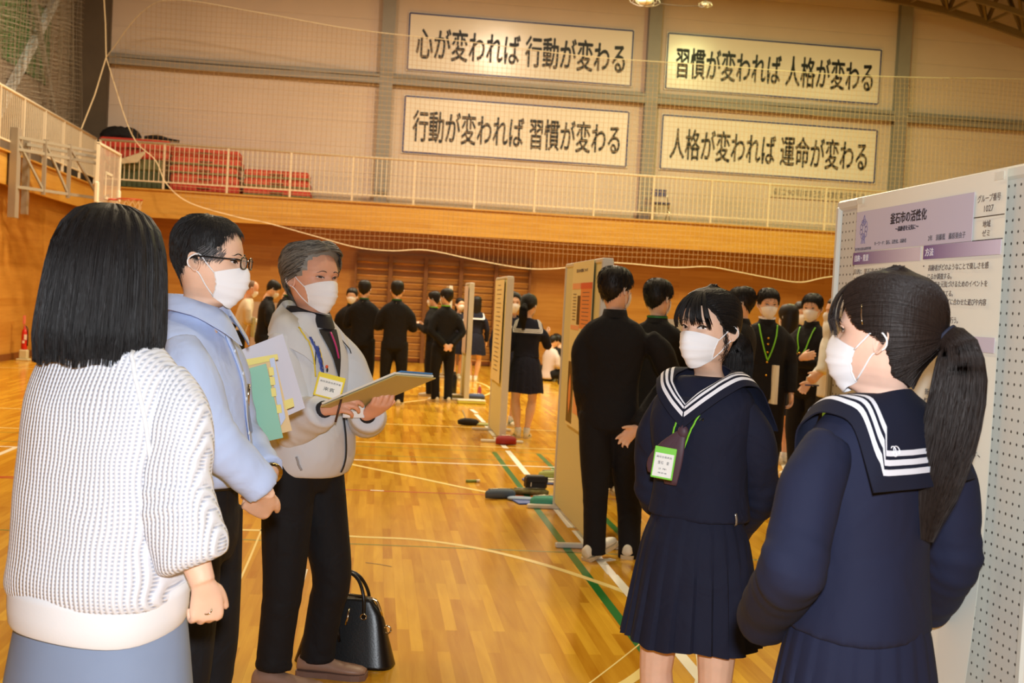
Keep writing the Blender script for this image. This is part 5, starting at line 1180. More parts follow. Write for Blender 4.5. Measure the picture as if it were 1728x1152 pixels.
# ================================================================== THE PEOPLE IN FRONT
def LF(loc, hd):
    """returns f(px, py, Y) -> point in the person's own frame (used to pose limbs where they are seen)"""
    a = math.radians(hd); R = np.array([[math.cos(a), math.sin(a), 0], [-math.sin(a), math.cos(a), 0], [0, 0, 1]])
    return lambda px, py, Y: R @ (at(px, py, Y)-np.array(loc))
def Wd(hd, v):   # world direction -> person's frame
    a = math.radians(hd); R = np.array([[math.cos(a), math.sin(a), 0], [-math.sin(a), math.cos(a), 0], [0, 0, 1]]); return R @ np.array(v, float)
def G(px, Y): p = at(px, 600, Y); return (p[0], Y, 0)
def ponytail(F, pts, rad, m, n=600, r=.0011, tie=True, lod=0, seed=3, band=None):
    """pts in the person's frame from the tie down; rad list"""
    P = catmull(pts, 4); core = obj('ponytail', MB().tube(P, list(np.interp(np.linspace(0, 1, len(P)), np.linspace(0, 1, len(rad)), rad)*(.86 if n else 1)), 14 if lod < 2 else 8), m, F.root, True)
    if n:
        rg = np.random.default_rng(seed); S = 12; T = np.gradient(P, axis=0); T /= np.linalg.norm(T, axis=1)[:, None]; x = np.cross(T, F.H.R[:, 0]); x /= np.linalg.norm(x, axis=1)[:, None]; y = np.cross(x, T)
        idx = np.linspace(0, len(P)-1, S); C = np.array([np.interp(idx, range(len(P)), P[:, k]) for k in range(3)]).T; X = np.array([np.interp(idx, range(len(P)), x[:, k]) for k in range(3)]).T; Y = np.array([np.interp(idx, range(len(P)), y[:, k]) for k in range(3)]).T
        rr = np.interp(np.linspace(0, 1, S), np.linspace(0, 1, len(rad)), rad); a = rg.uniform(0, 2*math.pi, (n, 1))+rg.normal(0, .25, (n, 1))*np.linspace(0, 1, S); q = rg.uniform(.92, 1.10, (n, 1))+rg.normal(0, .05, (n, 1))*np.linspace(0, 1, S)**2*2
        ext = rg.uniform(.0, .05, (n, 1))*np.linspace(0, 1, S)**4
        Q = C[None]+X[None]*(np.cos(a)*q*rr)[..., None]+Y[None]*(np.sin(a)*q*rr)[..., None]; Q[..., 2] -= ext
        strands(Q, r, r*.35, 'hair_strands', m, core)
    if tie: obj('hair_tie', MB().tube([P[0]+(P[1]-P[0])*t for t in (-.3, .3)], rad[0]*1.25, 14), band or mat('tie_black', srgb(30, 30, 40), .8), F.root, True)
    return core
def pulled_hair(F, m, tie, th=.05, hl=(.30, .25, .10, .0, -.02, -.02, -.16, -.33), n=2200, r=.0010, seed=2, rows=34, cols=48):
    """hair combed back to a tie at (phi=pi, z=tie)"""
    H = F.H; pa = np.array([0, .55, .95, 1.2, 1.4, 1.7, 2.1, math.pi]); line = lambda p: np.interp(np.abs(p), pa, np.array(hl))
    thick = lambda p, z: th*(.6+.4*smoothstep(-.3, .2, z))+.02*smoothstep(.1, .4, z)
    o = cap_hair(H, thick, line, m=m, parent=F.root, rows=rows, cols=cols, noise=.004)
    if n:
        rg = np.random.default_rng(seed); ph = rg.uniform(-math.pi, math.pi, n); lz = line(ph); z0 = lz+.015+rg.uniform(0, 1, n)**1.6*(.44-lz)
        S = 14; t = np.linspace(0, 1, S)[None]; sg = np.sign(ph); tgt = sg*math.pi
        # direction vectors on a unit sphere, slerp to the tie
        def vec(p, z): el = z/.52*1.45; return np.stack([np.sin(p)*np.cos(el), np.cos(p)*np.cos(el), np.sin(el)], -1)
        A = vec(ph, z0); B = vec(tgt, np.full(n, tie)); om = np.arccos(np.clip((A*B).sum(1), -1, 1))[:, None]; om = np.maximum(om, 1e-3)
        tt = t*rg.uniform(.75, .98, (n, 1)); V = (np.sin((1-tt)*om)/np.sin(om))[..., None]*A[:, None]+(np.sin(tt*om)/np.sin(om))[..., None]*B[:, None]
        el = np.arcsin(np.clip(V[..., 2], -1, 1)); P_ = np.arctan2(V[..., 0], V[..., 1]); Z = el/1.45*.52
        off = thick(P_, Z)+rg.uniform(-.004, .010, (n, 1)); g = hsurf(P_, Z, off, 0, H.kneck, H.kwid)
        strands(H.W(g.reshape(-1, 3)).reshape(g.shape), r, r*.5, 'hair_strands', m, o)
    return o
def bangs(F, m, n=260, spread=.75, z1=.04, seed=5, r=.0011, gapc=0.0):
    H = F.H; rg = np.random.default_rng(seed); cl = rg.uniform(-spread, spread, 16); ph0 = cl[rg.integers(0, 16, n)]+rg.normal(0, .035, n)
    S = 10; t = np.linspace(0, 1, S)[None]; st = ph0*.35; ph = st[:, None]+(ph0-st)[:, None]*t**.8; z = .46+(z1+rg.uniform(-.03, .06, n)[:, None]-.08*np.abs(ph0)[:, None]-.46)*t
    off = .06+.05*np.sin(math.pi*t*.9)+rg.uniform(0, .015, (n, 1)); g = hsurf(ph, z, off, 0, H.kneck, H.kwid)
    return strands(H.W(g.reshape(-1, 3)).reshape(g.shape), r*1.3, r*.3, 'hair_fringe', m, F.root)
m_scarf = mat('scarf_maroon', srgb(84, 58, 70), .55, alpha=.93)
def badge(F, c, nrm_hint, w_, hgt, m_holder, label_lines, name='name_badge', tiltv=(0, 0, 1), accent=None, parent=None):
    """holder card hanging on the chest: c centre in person's frame"""
    y = np.array(nrm_hint, float); y /= np.linalg.norm(y); z = np.array(tiltv, float); z -= y*(z@y); z /= np.linalg.norm(z); x = np.cross(z, y)*-1; x = np.cross(y, z)
    R = np.array([x, y, z]).T; b = obj(name, MB().box(c, (w_, .004, hgt), R, .0015), m_holder, F.root)
    obj('card', MB().box(c+y*.0025-z*hgt*.07, (w_*.86, .0015, hgt*.74), R), m_wt2, b)
    return b, R
m_wt2 = mat('card_white', srgb(240, 240, 236), .5)
def card_text(b, c, R, lines, m=None):
    for s, x0, x1, z0, z1 in lines:
        V, Fc = fit_text(s, x0, x1, z0, z1, 0, .0004); W_ = np.stack([-V[:, 0], V[:, 2]*0+.0036, V[:, 1]], 1) @ R.T + c
        mesh_obj('lettering', W_, [f_[::-1] for f_ in Fc], m or m_ink, b, False)
# ------------------------------------------------------------------ 1 the woman in the white knit sweater, seen from behind
loc = G(193, 2.52); hd = -24; Q = LF(loc, hd)
knit = bpy.data.materials.new('white_knit'); knit.use_nodes = True; nt = knit.node_tree; b_ = nt.nodes['Principled BSDF']; N_ = nt.nodes.new; L_ = nt.links.new
b_.inputs['Roughness'].default_value = .85; b_.inputs['Sheen Weight'].default_value = .2
def knit_nodes(ax, kx, kz):
    tc = N_('ShaderNodeTexCoord'); sp = N_('ShaderNodeSeparateXYZ'); ns = N_('ShaderNodeTexNoise'); ns.inputs['Scale'].default_value = 5; L_(tc.outputs['Object'], ns.inputs['Vector'])
    mi = N_('ShaderNodeVectorMath'); mi.operation = 'SCALE'; mi.inputs[3].default_value = .035; L_(ns.outputs['Color'], mi.inputs[0]); ad = N_('ShaderNodeVectorMath'); L_(tc.outputs['Object'], ad.inputs[0]); L_(mi.outputs[0], ad.inputs[1]); L_(ad.outputs[0], sp.inputs[0])
    def wave(o, k, ph=0):
        m1 = N_('ShaderNodeMath'); m1.operation = 'MULTIPLY_ADD'; m1.inputs[1].default_value = k; m1.inputs[2].default_value = ph; L_(o, m1.inputs[0]); s1 = N_('ShaderNodeMath'); s1.operation = 'SINE'; L_(m1.outputs[0], s1.inputs[0]); return s1.outputs[0]
    rx = wave(sp.outputs[ax], kx); rz = wave(sp.outputs[2], kz)
    # purl holes: rows of small slots between ribs
    a1 = N_('ShaderNodeMapRange'); a1.inputs[1].default_value = -1; a1.inputs[2].default_value = -.25; a1.inputs[3].default_value = 1; a1.inputs[4].default_value = 0; L_(rx, a1.inputs[0])
    a2 = N_('ShaderNodeMapRange'); a2.inputs[1].default_value = -.3; a2.inputs[2].default_value = .6; a2.inputs[3].default_value = 0; a2.inputs[4].default_value = 1; L_(rz, a2.inputs[0])
    mu = N_('ShaderNodeMath'); mu.operation = 'MULTIPLY'; L_(a1.outputs[0], mu.inputs[0]); L_(a2.outputs[0], mu.inputs[1])
    mx = N_('ShaderNodeMix'); mx.data_type = 'RGBA'; mx.inputs[6].default_value = (*srgb(226, 226, 231), 1); mx.inputs[7].default_value = (*srgb(176, 183, 202), 1); L_(mu.outputs[0], mx.inputs[0]); L_(mx.outputs[2], b_.inputs['Base Color'])
    hgt = N_('ShaderNodeMath'); hgt.operation = 'MULTIPLY_ADD'; L_(mu.outputs[0], hgt.inputs[0]); hgt.inputs[1].default_value = -1.2; L_(rx, hgt.inputs[2])
    bp = N_('ShaderNodeBump'); bp.inputs['Strength'].default_value = .6; bp.inputs['Distance'].default_value = .0026; L_(hgt.outputs[0], bp.inputs['Height']); L_(bp.outputs[0], b_.inputs['Normal'])
knit_nodes(0, 2*math.pi/.0092, 2*math.pi/.0078)
h1 = 1.62
F1 = person('woman in a white knit sweater and blue-grey skirt seen from behind, black bobbed hair', loc, hd, h1, 0, head=(-14, 4, 0), outfit='shirt', top_m=knit, top_name='sweater', leg_m=mat('skirt_bluegrey', srgb(132, 146, 172), .85, bump=(700, .3, .0006), var=(5, .05)), seed=4,
    rows=[(.530, .108, .090, -.01), (.545, .114, .096, -.01), (.565, .109, .100, -.008), (.60, .107, .096, -.006), (.66, .109, .094, -.004), (.72, .108, .088, -.004), (.775, .106, .080, -.006), (.815, .098, .064, -.008), (.842, .078, .052, -.010), (.862, .052, .046, -.010), (.875, .042, .042, -.010)],
    arms={1: [Q(296, 845, 2.42), Q(342, 982, 2.40), (.138, 0, 1.310)], -1: [(-.15, .06, 1.02), (-.02, .20, .97), (-.13, 0, 1.310)]}, hands={1: dict(d=Q(352, 1060, 2.42)-Q(342, 985, 2.40), pn=(-.75, .65, 0), curl=(52, 58, 62, 66), thumb=(25, 20), L=.155)},
    sleeve=(.035, .050, .048, .049, .049, .045, .035), cuff=.22, wr_amp=.008, skirt_rows=[(.60, .085, .07), (.54, .102, .084), (.48, .113, .094), (.40, .124, .104), (.30, .138, .118), (.18, .150, .13), (.09, .156, .136)], nplt=1, hh=.222, head_off=(-.018, 0, 0), shoe_m=m_ink)
m_rib = mat('white_rib_band', srgb(228, 227, 228), .85, bump=(240, .2, .001))
rg_ = []
for z, k in ((.496, 1.0), (.502, 1.03), (.518, 1.045), (.538, 1.05), (.548, 1.04), (.550, .97)):
    rg_.append([(.109*h1*k*math.cos(a)*(1+.015*math.sin(5*a)), (-.01+.094*k*math.sin(a))*h1, (z+.006*math.sin(a*2+1)+.004*math.sin(3*a))*h1) for a in np.linspace(0, 2*math.pi, 49)[:-1]])
obj('hem_band', MB().loft(rg_, cap=False), m_rib, F1.root, True)
# shoulder seam of the sleeve
for pts in ([(.07, -.05, 1.345), (.115, -.085, 1.30), (.155, -.10, 1.22), (.175, -.09, 1.13)], [(.175, -.09, 1.13), (.20, -.07, 1.135), (.235, -.03, 1.15)]):
    obj('shoulder_seam', ribbon_on(F1.C, pts, .003, .008, .003, 6), m_rib, F1.top, True)
# bob: shell and strands
HB = [(.0, .565), (.15, .555), (.30, .50), (.41, .38), (.475, .20), (.51, 0), (.535, -.25), (.555, -.48), (.56, -.63), (.53, -.79)]
def bobsurf(phi, t, off=0):
    p = np.array(HB); ss = np.linspace(0, 1, len(p)); r = np.interp(t, ss, p[:, 0])+off; z = np.interp(t, ss, p[:, 1])+off*np.clip(1-t*3, 0, 1)
    c, s_ = np.cos(phi), np.sin(phi); fr = smoothstep(.35, .9, c)
    zz = z+.03*(1-c)*smoothstep(.6, 1, t)*-1+.02*np.sin(phi*9)*smoothstep(.8, 1, t)
    return np.stack([r*s_*(1.0), -.07+r*c*(1.02-.12*fr), zz], -1)
ph = np.linspace(.62, 2*math.pi-.62, 60); tt = np.linspace(0, 1, 34); PH, TT = np.meshgrid(ph, tt)
g = F1.H.W(bobsurf(PH, TT)); gi = F1.H.W(bobsurf(PH, TT, -.05))
hb = obj('hair', MB().grid(g[:, ::-1]).grid(gi).grid(np.stack([g[-1], gi[-1]])).grid(np.stack([gi[:, 0], g[:, 0]])).grid(np.stack([g[:, -1], gi[:, -1]])), m_hb, F1.root, True)
cap_hair(F1.H, lambda p, z: .05+0*p, lambda p: np.interp(np.abs(p), [0, .6, 1.2, 1.6, 3.2], [.28, .25, .05, -.2, -.4]), m=m_hb, parent=F1.root, rows=20, cols=30, name='hair_under')
rg = np.random.default_rng(11); n = 6500; S = 16; p0 = rg.uniform(.58, 2*math.pi-.58, n); t = np.linspace(0, 1, S)[None]
cl = np.sin(p0*37)*.02+np.sin(p0*91)*.012; T_ = rg.uniform(0, .12, (n, 1))+(rg.uniform(.90, 1.03, (n, 1))-rg.uniform(0, .12, (n, 1)))*t; T_ = np.clip(T_, 0, 1.02)
P_ = p0[:, None]+cl[:, None]*t+rg.normal(0, .02, (n, 1))*t**2; P3 = bobsurf(P_, np.minimum(T_, 1), .004+rg.uniform(0, .022, (n, 1))+(np.sin(p0*23)*.010)[:, None]); P3[..., 2] -= np.clip(T_-.97, 0, 1)*1.2+0
strands(F1.H.W(P3.reshape(-1, 3)).reshape(P3.shape), .0009, .0004, 'hair_strands', m_hb, hb)
mask_on(F1.H, F1.root)
obj('ring', MB().tube([Q(350, 1030, 2.405)+np.array([.009*math.cos(a), .009*math.sin(a)*.6, .006*math.sin(a)]) for a in np.linspace(0, 2*math.pi, 13)], .0016, 6), m_met, F1.root, True)
# ------------------------------------------------------------------ 2 the man in the blue shirt with glasses
loc = G(342, 3.36); hd = -101; Q = LF(loc, hd); h2 = 1.69
m_blue_sh = cloth_fine('blue_shirt', srgb(190, 206, 242), .7, 1200, .15, fold=(11, .5, .014)); m_blk = cloth_fine('black_trousers', srgb(22, 22, 26), .8)
F2 = person('man with glasses and cropped hair in a light blue shirt, hands clasped, seen in profile', loc, hd, h2, 0, head=(3, 3, 0), outfit='shirt', top_m=m_blue_sh, top_name='shirt', leg_m=m_blk, seed=8, skin_m=m_skinA, wr_amp=.009, hh=.226, kneck=1.05, kwid=.98, head_off=(0, .012, -.012),
    rows=[(.572, .084, .068, .002), (.580, .090, .078, .006), (.60, .096, .084, .008), (.64, .098, .082, .006), (.68, .104, .078, .002), (.74, .106, .074, 0), (.785, .104, .062, -.004), (.815, .088, .050, -.008), (.832, .058, .042, -.008), (.845, .044, .042, -.004)],
    arms={1: [Q(350, 735, 3.11), Q(447, 832, 3.16)], -1: [Q(400, 730, 3.62), Q(458, 798, 3.38)]},
    hands={1: dict(d=Q(432, 862, 3.22)-Q(450, 828, 3.16), pn=(-.8, -.2, .2), curl=(48, 52, 55, 55), thumb=(30, 30), L=.178), -1: dict(d=Q(440, 862, 3.24)-Q(458, 800, 3.36), pn=(.2, -1, 0), curl=(35, 38, 40, 42), L=.178)},
    sleeve=(.030, .044, .040, .040, .038, .033, .029), cuff=.04, lean=(0, -.015))
short_hair(F2, m_hb, th=.018, front=.34, temple=.22, side=-.05, nape=-.36, crown=.035, strands_n=5200, r=.0007, seed=6, grey=hair_mat('hair_saltpepper', srgb(40, 37, 36)))
hg = np.random.default_rng(2); n = 260; ph = hg.uniform(.85, 1.45, n)*np.sign(hg.normal(size=n)); z0 = hg.uniform(-.0, .16, n); t = np.linspace(0, 1, 5)[None]
P3 = hsurf(ph[:, None]+.12*np.sign(ph)[:, None]*t, z0[:, None]-.05*t, .028+.018*t, 0); strands(F2.H.W(P3.reshape(-1, 3)).reshape(P3.shape), .0007, .0003, 'grey_strands', hair_mat('hair_silver', srgb(120, 118, 120)), F2.root)
face(F2.H, F2.root, m_hb, look=(0, -.1), brow=1.1, lids=.8, lips=False, lash=.007); mask_on(F2.H, F2.root, 18, 32)
m_gls = mat('glasses_frame', srgb(18, 14, 14), .25); m_lens = mat('lens_glass', srgb(250, 250, 250), .03, alpha=.22)
H = F2.H; gf = MB()
for s in (-1, 1):
    ring = []
    for a in np.linspace(0, 2*math.pi, 25):
        x = s*.165+.105*np.sign(math.cos(a))*abs(math.cos(a))**.7; z = -.002+.070*np.sign(math.sin(a))*abs(math.sin(a))**.7; ring.append((x, .47-.16*x*x*1.6, z))
    gf.tube(H.W(np.array(ring)), .0095*H.hh, 6)
    gl = obj('lens', MB().loft([H.W(np.array(ring[:-1])), H.W(np.array(ring[:-1])+[0, .004, 0])]), m_lens, F2.root)
    gf.tube(H.W(np.array([(s*.27, .458, .03), (s*.335, .42, .035), (s*.362, .25, .03), (s*.378, .0, .028), (s*.382, -.08, .02), (s*.365, -.15, -.03)])), .011*H.hh, 6, sm=3)
gf.tube(H.W(np.array([(-.06, .466, .015), (0, .475, .028), (.06, .466, .015)])), .009*H.hh, 6, sm=3)
obj('glasses', gf, m_gls, F2.root, True)
def shirt_collar(F, m, zb=.838, zt=.872, spread=.06, pt=.062, open_=.018, back_h=.030, r0=.052, r1=.046, th=.003, drop=.0):
    """fold-down collar: stand plus two leaves meeting in front"""
    h = F.h; up = F.up; th_ = np.linspace(-math.pi+.18, math.pi-.18, 41); g = []
    for a in th_:   # a=0 back, +-pi front
        fr = abs(a)/math.pi; x = -math.sin(a)*1; y = -math.cos(a)
        rt = r1*h*(1+.10*smoothstep(.7, 1, fr)); zt_ = (zt-.022*smoothstep(.3, 1, fr)-.012*smoothstep(.8, 1, fr))*h
        leaf = (back_h+(pt-back_h)*smoothstep(.55, .93, fr))*h
        top = np.array([x*rt, y*rt*1.05-.004*h, zt_]); ob = (.009+.012*smoothstep(.2, .9, fr))*h
        mid = np.array([x*(rt+ob*.7), y*(rt+ob*.7)*1.05-.004*h, zt_-leaf*.45]); low = np.array([x*(rt+ob*1.5)*(1+.25*smoothstep(.75, .97, fr)), y*(rt+ob*1.35)*1.05-.004*h, zt_-leaf]); inn = np.array([x*(rt-.002), y*(rt-.002)*1.05-.004*h, zt_-.035*h])
        g.append([up(inn), up(top+[0, 0, 0]), up(top*1+np.array([x, y, 0])*.003), F.C.push(up(mid), .006), F.C.push(up(low), .005)])
    g = np.array(g); Nn = np.cross(np.gradient(g, axis=0), np.gradient(g, axis=1)); Nn /= np.linalg.norm(Nn, axis=2, keepdims=True)+1e-9
    a = MB().grid(g).grid((g+Nn*th)[:, ::-1]).grid(np.stack([g[:, -1]+Nn[:, -1]*th, g[:, -1]], 1)); return obj('collar', a, m, F.root, True)
shirt_collar(F2, m_blue_sh, zt=.874, pt=.046, back_h=.024)
pl = [(0, .12, 1.42), (0, .13, 1.36), (0, .135, 1.25), (0, .135, 1.12), (0, .135, 1.0), (0, .14, .88)]
plk = obj('placket', ribbon_on(F2.C, pl, .0025, .030, .0015, 8), m_blue_sh, F2.top, True)
bt_ = MB()
for z in (1.385, 1.30, 1.21, 1.12, 1.03, .94):
    p = F2.C.stick((0, .2, z), .0045); obj('button', MB().sphere(p, (.0055, .003, .0055), 8, 6), mat('button_pearl', srgb(214, 220, 226), .3), F2.top, True)
p = F2.C.stick((-.07, .2, 1.20), .004); pk = [[F2.C.stick((x, .2, z), .004) for x in np.linspace(-.125, -.035, 6)] for z in np.linspace(1.12, 1.235, 6)]
obj('pocket', MB().grid(pk).grid(np.array(pk)[:, ::-1]-.0003), mat('pocket_blue', srgb(136, 160, 222), .7), F2.top, True)
p = F2.C.stick((-.085, .2, 1.24), .008); t_ = thing('pen', MB().tube([p+[0, 0, -.05], p+[0, 0, .012]], .0042, 8), m_met, np.array([0., 0, 0]), 'silver pen clipped in the blue shirt pocket', 'pen'); t_.parent = None
a_ = math.radians(hd); t_.matrix_world = F2.root.matrix_world if False else Matrix.Translation(loc) @ Matrix.Rotation(a_, 4, 'Z')
w_ = F2.A[-1][2]; dw = (F2.A[-1][2]-F2.A[-1][1]); dw /= np.linalg.norm(dw)
m_wg = mat('watch_gold', srgb(214, 186, 120), .2, metal=1)
wc = obj('wristwatch', MB().loft(limb_rings([w_-dw*.007, w_+dw*.007], .031, 18, 0)), m_wg, F2.root, True)
sd_ = Q(463, 808, 3.30)-w_; sd_ -= dw*(sd_@dw); sd_ /= np.linalg.norm(sd_); obj('watch_face', MB().loft(limb_rings([w_+sd_*.026, w_+sd_*.036], .016, 16, 0)), m_met, wc, True)
bl = MB().loft([[(.0905*h2*k*math.cos(a), (.004+.0735*k*math.sin(a))*h2, z*h2) for a in np.linspace(0, 2*math.pi, 33)[:-1]] for z, k in ((.568, .99), (.569, 1.0), (.586, 1.0), (.587, .99))], cap=False); obj('belt', bl, m_lea, F2.root, True)
# files under his left arm
def quad_slab(P, th, m, name, parent=None, label=None, cat=None, origin=None):
    """P: 4 corners (world), th thickness along normal"""
    P = np.array(P); n = np.cross(P[1]-P[0], P[3]-P[0]); n /= np.linalg.norm(n); c = P.mean(0) if origin is None else np.array(origin)
    mb = MB().loft([[p-c for p in P], [p-c+n*th for p in P]]); o = obj(name, mb, m, parent); 
    if parent is None: o.location = c; tag(o, label, cat)
    return o, c, n
Yf = 3.72
def fq(px, Y=Yf): return [at(x, y, Y+(q if len(r_) else 0)) for x, y, *r_ in px for q in [r_[0] if r_ else 0]]
pa_, c_, n_ = quad_slab(fq([(360, 608), (477, 563, .05), (515, 688, .05), (410, 735)]), .012, mat('paper_grey', srgb(206, 206, 220), .6), 'paper_sheets', None, 'loose grey-white papers sticking out behind the green file under his arm', 'papers')
fo, c_, n_ = quad_slab(fq([(370, 622, -.04), (462, 598, -.02), (492, 725, -.02), (400, 748, -.04)], Yf), -.030, mat('folder_manila', srgb(226, 192, 138), .6), 'file_folder', None, 'thick manila file with green inner cover and yellow tabs held under his arm', 'folder')
def on_file(px, th, m, name, Y): 
    P = np.array(fq(px, Y)); mb = MB().loft([[p-c_ for p in P], [p-c_+np.array([0, -th, 0]) for p in P]]); return obj(name, mb, m, fo)
on_file([(385, 632), (449, 613), (478, 738), (415, 752)], .004, mat('file_green', srgb(140, 192, 168), .6), 'green_cover', Yf-.075)
on_file([(380, 612), (468, 597), (470, 606), (383, 624)], .006, mat('file_yellow', srgb(232, 214, 120), .6), 'yellow_edge', Yf-.06)
on_file([(455, 605), (463, 603), (482, 705), (474, 718)], .004, mat('file_pages_blue', srgb(190, 200, 226), .6), 'blue_pages', Yf-.08)
for i, (x, y) in enumerate(((457, 627), (459, 643), (461, 662), (470, 690))): on_file([(x-4, y-7), (x+4, y-8), (x+6, y+6), (x-2, y+7)], .003, MATS['file_yellow'], 'index_tab', Yf-.086)
on_file([(479, 676), (494, 671), (497, 685), (482, 691)], .003, MATS['file_yellow'], 'index_tab', Yf-.06)
# ------------------------------------------------------------------ 3 the man in the grey fleece
loc = G(520, 4.62); hd = -122; Q = LF(loc, hd); h3 = 1.68
m_flc = cloth_fine('grey_fleece', srgb(212, 215, 222), .92, 500, .4, fold=(8, .5, .016))
F3 = person('man with greying hair in a pale grey zip fleece reading a clipboard, black trousers', loc, hd, h3, 0, head=(-15, -3, 0), outfit='shirt', top_m=m_flc, top_name='fleece', leg_m=m_blk, seed=12, skin_m=m_skinB, hh=.238, wr_amp=.010, kneck=1.1, kwid=1.06, head_off=(0, .01, -.034),
    rows=[(.485, .098, .082, .01), (.50, .106, .090, .012), (.53, .112, .098, .014), (.58, .113, .098, .012), (.64, .112, .090, .008), (.70, .116, .086, .004), (.75, .118, .080, 0), (.79, .112, .066, -.004), (.818, .090, .054, -.006), (.836, .064, .048, -.006), (.848, .052, .046, -.004)],
    arms={1: [Q(492, 722, 4.48), Q(548, 690, 4.31)], -1: [Q(620, 706, 4.60), Q(620, 700, 4.36)]},
    hands={1: dict(d=Q(592, 676, 4.25)-Q(548, 690, 4.31), pn=Wd(hd, (.1, .6, -.5)), curl=(22, 35, 42, 48), thumb=(22, 15), L=.185), -1: dict(d=Q(655, 676, 4.25)-Q(622, 702, 4.34), pn=Wd(hd, (-.1, .5, .75)), curl=(30, 32, 34, 36), thumb=(38, 15), L=.180)},
    sleeve=(.034, .048, .046, .046, .044, .042, .036), cuff=.05, trim=None, shoe_m=mat('shoe_brown', srgb(150, 118, 100), .45), shoes=False,
    legs={1: [(.085, 0, .84), Q(478, 985, 4.52), Q(462, 1112, 4.52)], -1: [(-.085, 0, .84), Q(560, 970, 4.68), Q(536, 1096, 4.72)]})
for s, yw in ((1, 22), (-1, 22)):
    n_ = F3.LG[s][2]; shoe(F3.root, (n_[0], n_[1], 0), yw, .275, MATS['shoe_brown'], None, style='loafer')
H = F3.H
short_hair(F3, m_hg, th=.070, front=.35, temple=.25, side=-.02, nape=-.42, crown=.05, strands_n=0, r=.0011, seed=9)
rg = np.random.default_rng(5); n = 5200; ph = rg.uniform(-math.pi, math.pi, n); lz = np.interp(np.abs(ph), [0, .55, .95, 1.25, 1.45, 1.75, 2.1, math.pi], [.35, .34, .26, .04, -.03, .0, -.2, -.42]); z0 = lz+rg.uniform(0, 1, n)*(.48-lz)
sgn = np.sign(ph); t = np.linspace(0, 1, 9)[None]; en_ph = sgn*np.minimum(np.abs(ph)+rg.uniform(.5, 1.0, n), math.pi); drp = np.where(np.abs(ph) > .9, .14, .05)
P3 = hsurf(ph[:, None]+(en_ph-ph)[:, None]*t, z0[:, None]-(drp*rg.uniform(.6, 1.3, n))[:, None]*t, .066+.055*smoothstep(.1, .4, z0)[:, None]+.045*np.sin(t*2.4)*rg.uniform(.2, 1, (n, 1)), 0, H.kneck, H.kwid)
k_ = n*3//5; W3 = H.W(P3.reshape(-1, 3)).reshape(P3.shape)
strands(W3[:k_], .0011, .0004, 'hair_strands', m_hg, F3.root); strands(W3[k_:], .0011, .0004, 'hair_strands', mat('hair_grey_dark', srgb(72, 67, 61), .5), F3.root)
face(H, F3.root, mat('brow_dark', srgb(60, 50, 46), .6), look=(.2, -.5), brow=1.25, lids=.62, lips=False, lash=.008, browz=.078); mask_on(H, F3.root, 18, 32)
# black polo collar, magenta placket, open fleece collar
m_polo = mat('polo_black', srgb(24, 24, 32), .7); m_mag = mat('magenta_trim', srgb(196, 30, 120), .5); m_zip = mat('zip_black', srgb(26, 26, 30), .5)
pol = MB().loft([[F3.up((math.cos(a)*r*h3, (math.sin(a)*r*1.05-.004+dy)*h3, (z-.016*max(0, math.sin(a)))*h3)) for a in np.linspace(0, 2*math.pi, 33)[:-1]] for z, r, dy in ((.830, .057, .002), (.840, .054, .002), (.856, .050, 0), (.862, .047, 0), (.856, .045, 0))], cap=False)
obj('polo_collar', pol, m_polo, F3.root, True)
vv = [[F3.C.stick(F3.up((x*(z-.700)/.13, .15, z*h3)), .0045) for x in np.linspace(-.068, .068, 9)] for z in np.linspace(.704, .832, 16)]
obj('polo_shirt', MB().grid(vv).grid(np.array(vv)[:, ::-1]-.0002), m_polo, F3.root, True)
obj('magenta_placket', ribbon_on(F3.C, [F3.up((.004, .15, .822*h3)), F3.up((-.003, .15, .79*h3)), F3.up((-.004, .15, .752*h3))], .009, .010, .002, 5), m_mag, F3.root, True)
def lapel(s):
    h = h3; out = []
    for t in np.linspace(0, 1, 22):   # from the back of the neck round to the V
        a = math.pi/2*3+s*t*2.35; r = .058+.012*t; y = math.sin(a)*r*1.0-.004; x = math.cos(a)*r
        z = .874-.045*t**1.5-.03*t**6; top = F3.up((x*h, y*h, z*h)); wd = (.038+.030*math.sin(t*2.2))*h; o_ = np.array([math.cos(a), math.sin(a), 0])
        lo = F3.C.push(top+o_*(.022*h+.018*t*h)-np.array([0, 0, wd]), .010); md = F3.C.push((top+lo)/2+o_*.010, .012); ins = top-o_*.004-np.array([0, 0, .03*h])
        out.append([ins, top, md, lo])
    g = np.array(out); g = g if s < 0 else g[::-1]; Nn = np.cross(np.gradient(g, axis=0), np.gradient(g, axis=1)); Nn /= np.linalg.norm(Nn, axis=2, keepdims=True)+1e-9
    o = obj('fleece_collar', MB().grid(g).grid((g-Nn*.005)[:, ::-1]).grid(np.stack([g[:, -1], g[:, -1]-Nn[:, -1]*.005], 1)).grid(np.stack([g[0], g[0]-Nn[0]*.005])).grid(np.stack([g[-1]-Nn[-1]*.005, g[-1]])), m_flc, F3.root, True)
    obj('collar_zip', MB().tube(g[0 if s > 0 else -1], .0022, 6), m_zip, o, True)
lapel(1); lapel(-1)
obj('front_zip', ribbon_on(F3.C, [F3.up((0, .2, z*h3)) for z in (.706, .68, .65, .60, .55, .51, .488)], .002, .009, .003, 8), m_zip, F3.top, True)
c_ = Q(578, 632, 4.35); c_ = F3.C.stick(c_, .004); pkl = Q(603, 612, 4.4); pb_ = F3.C.stick(pkl, .004)
emb = obj('chest_emblem', MB().sphere(pb_, (.008, .004, .007), 10, 6), mat('emblem_orange', srgb(226, 92, 50), .5), F3.top, True); q = F3.C.stick(Q(604, 620, 4.4), .004); obj('emblem_stem', MB().sphere(q, (.005, .003, .009), 8, 6), m_ink, F3.top, True)
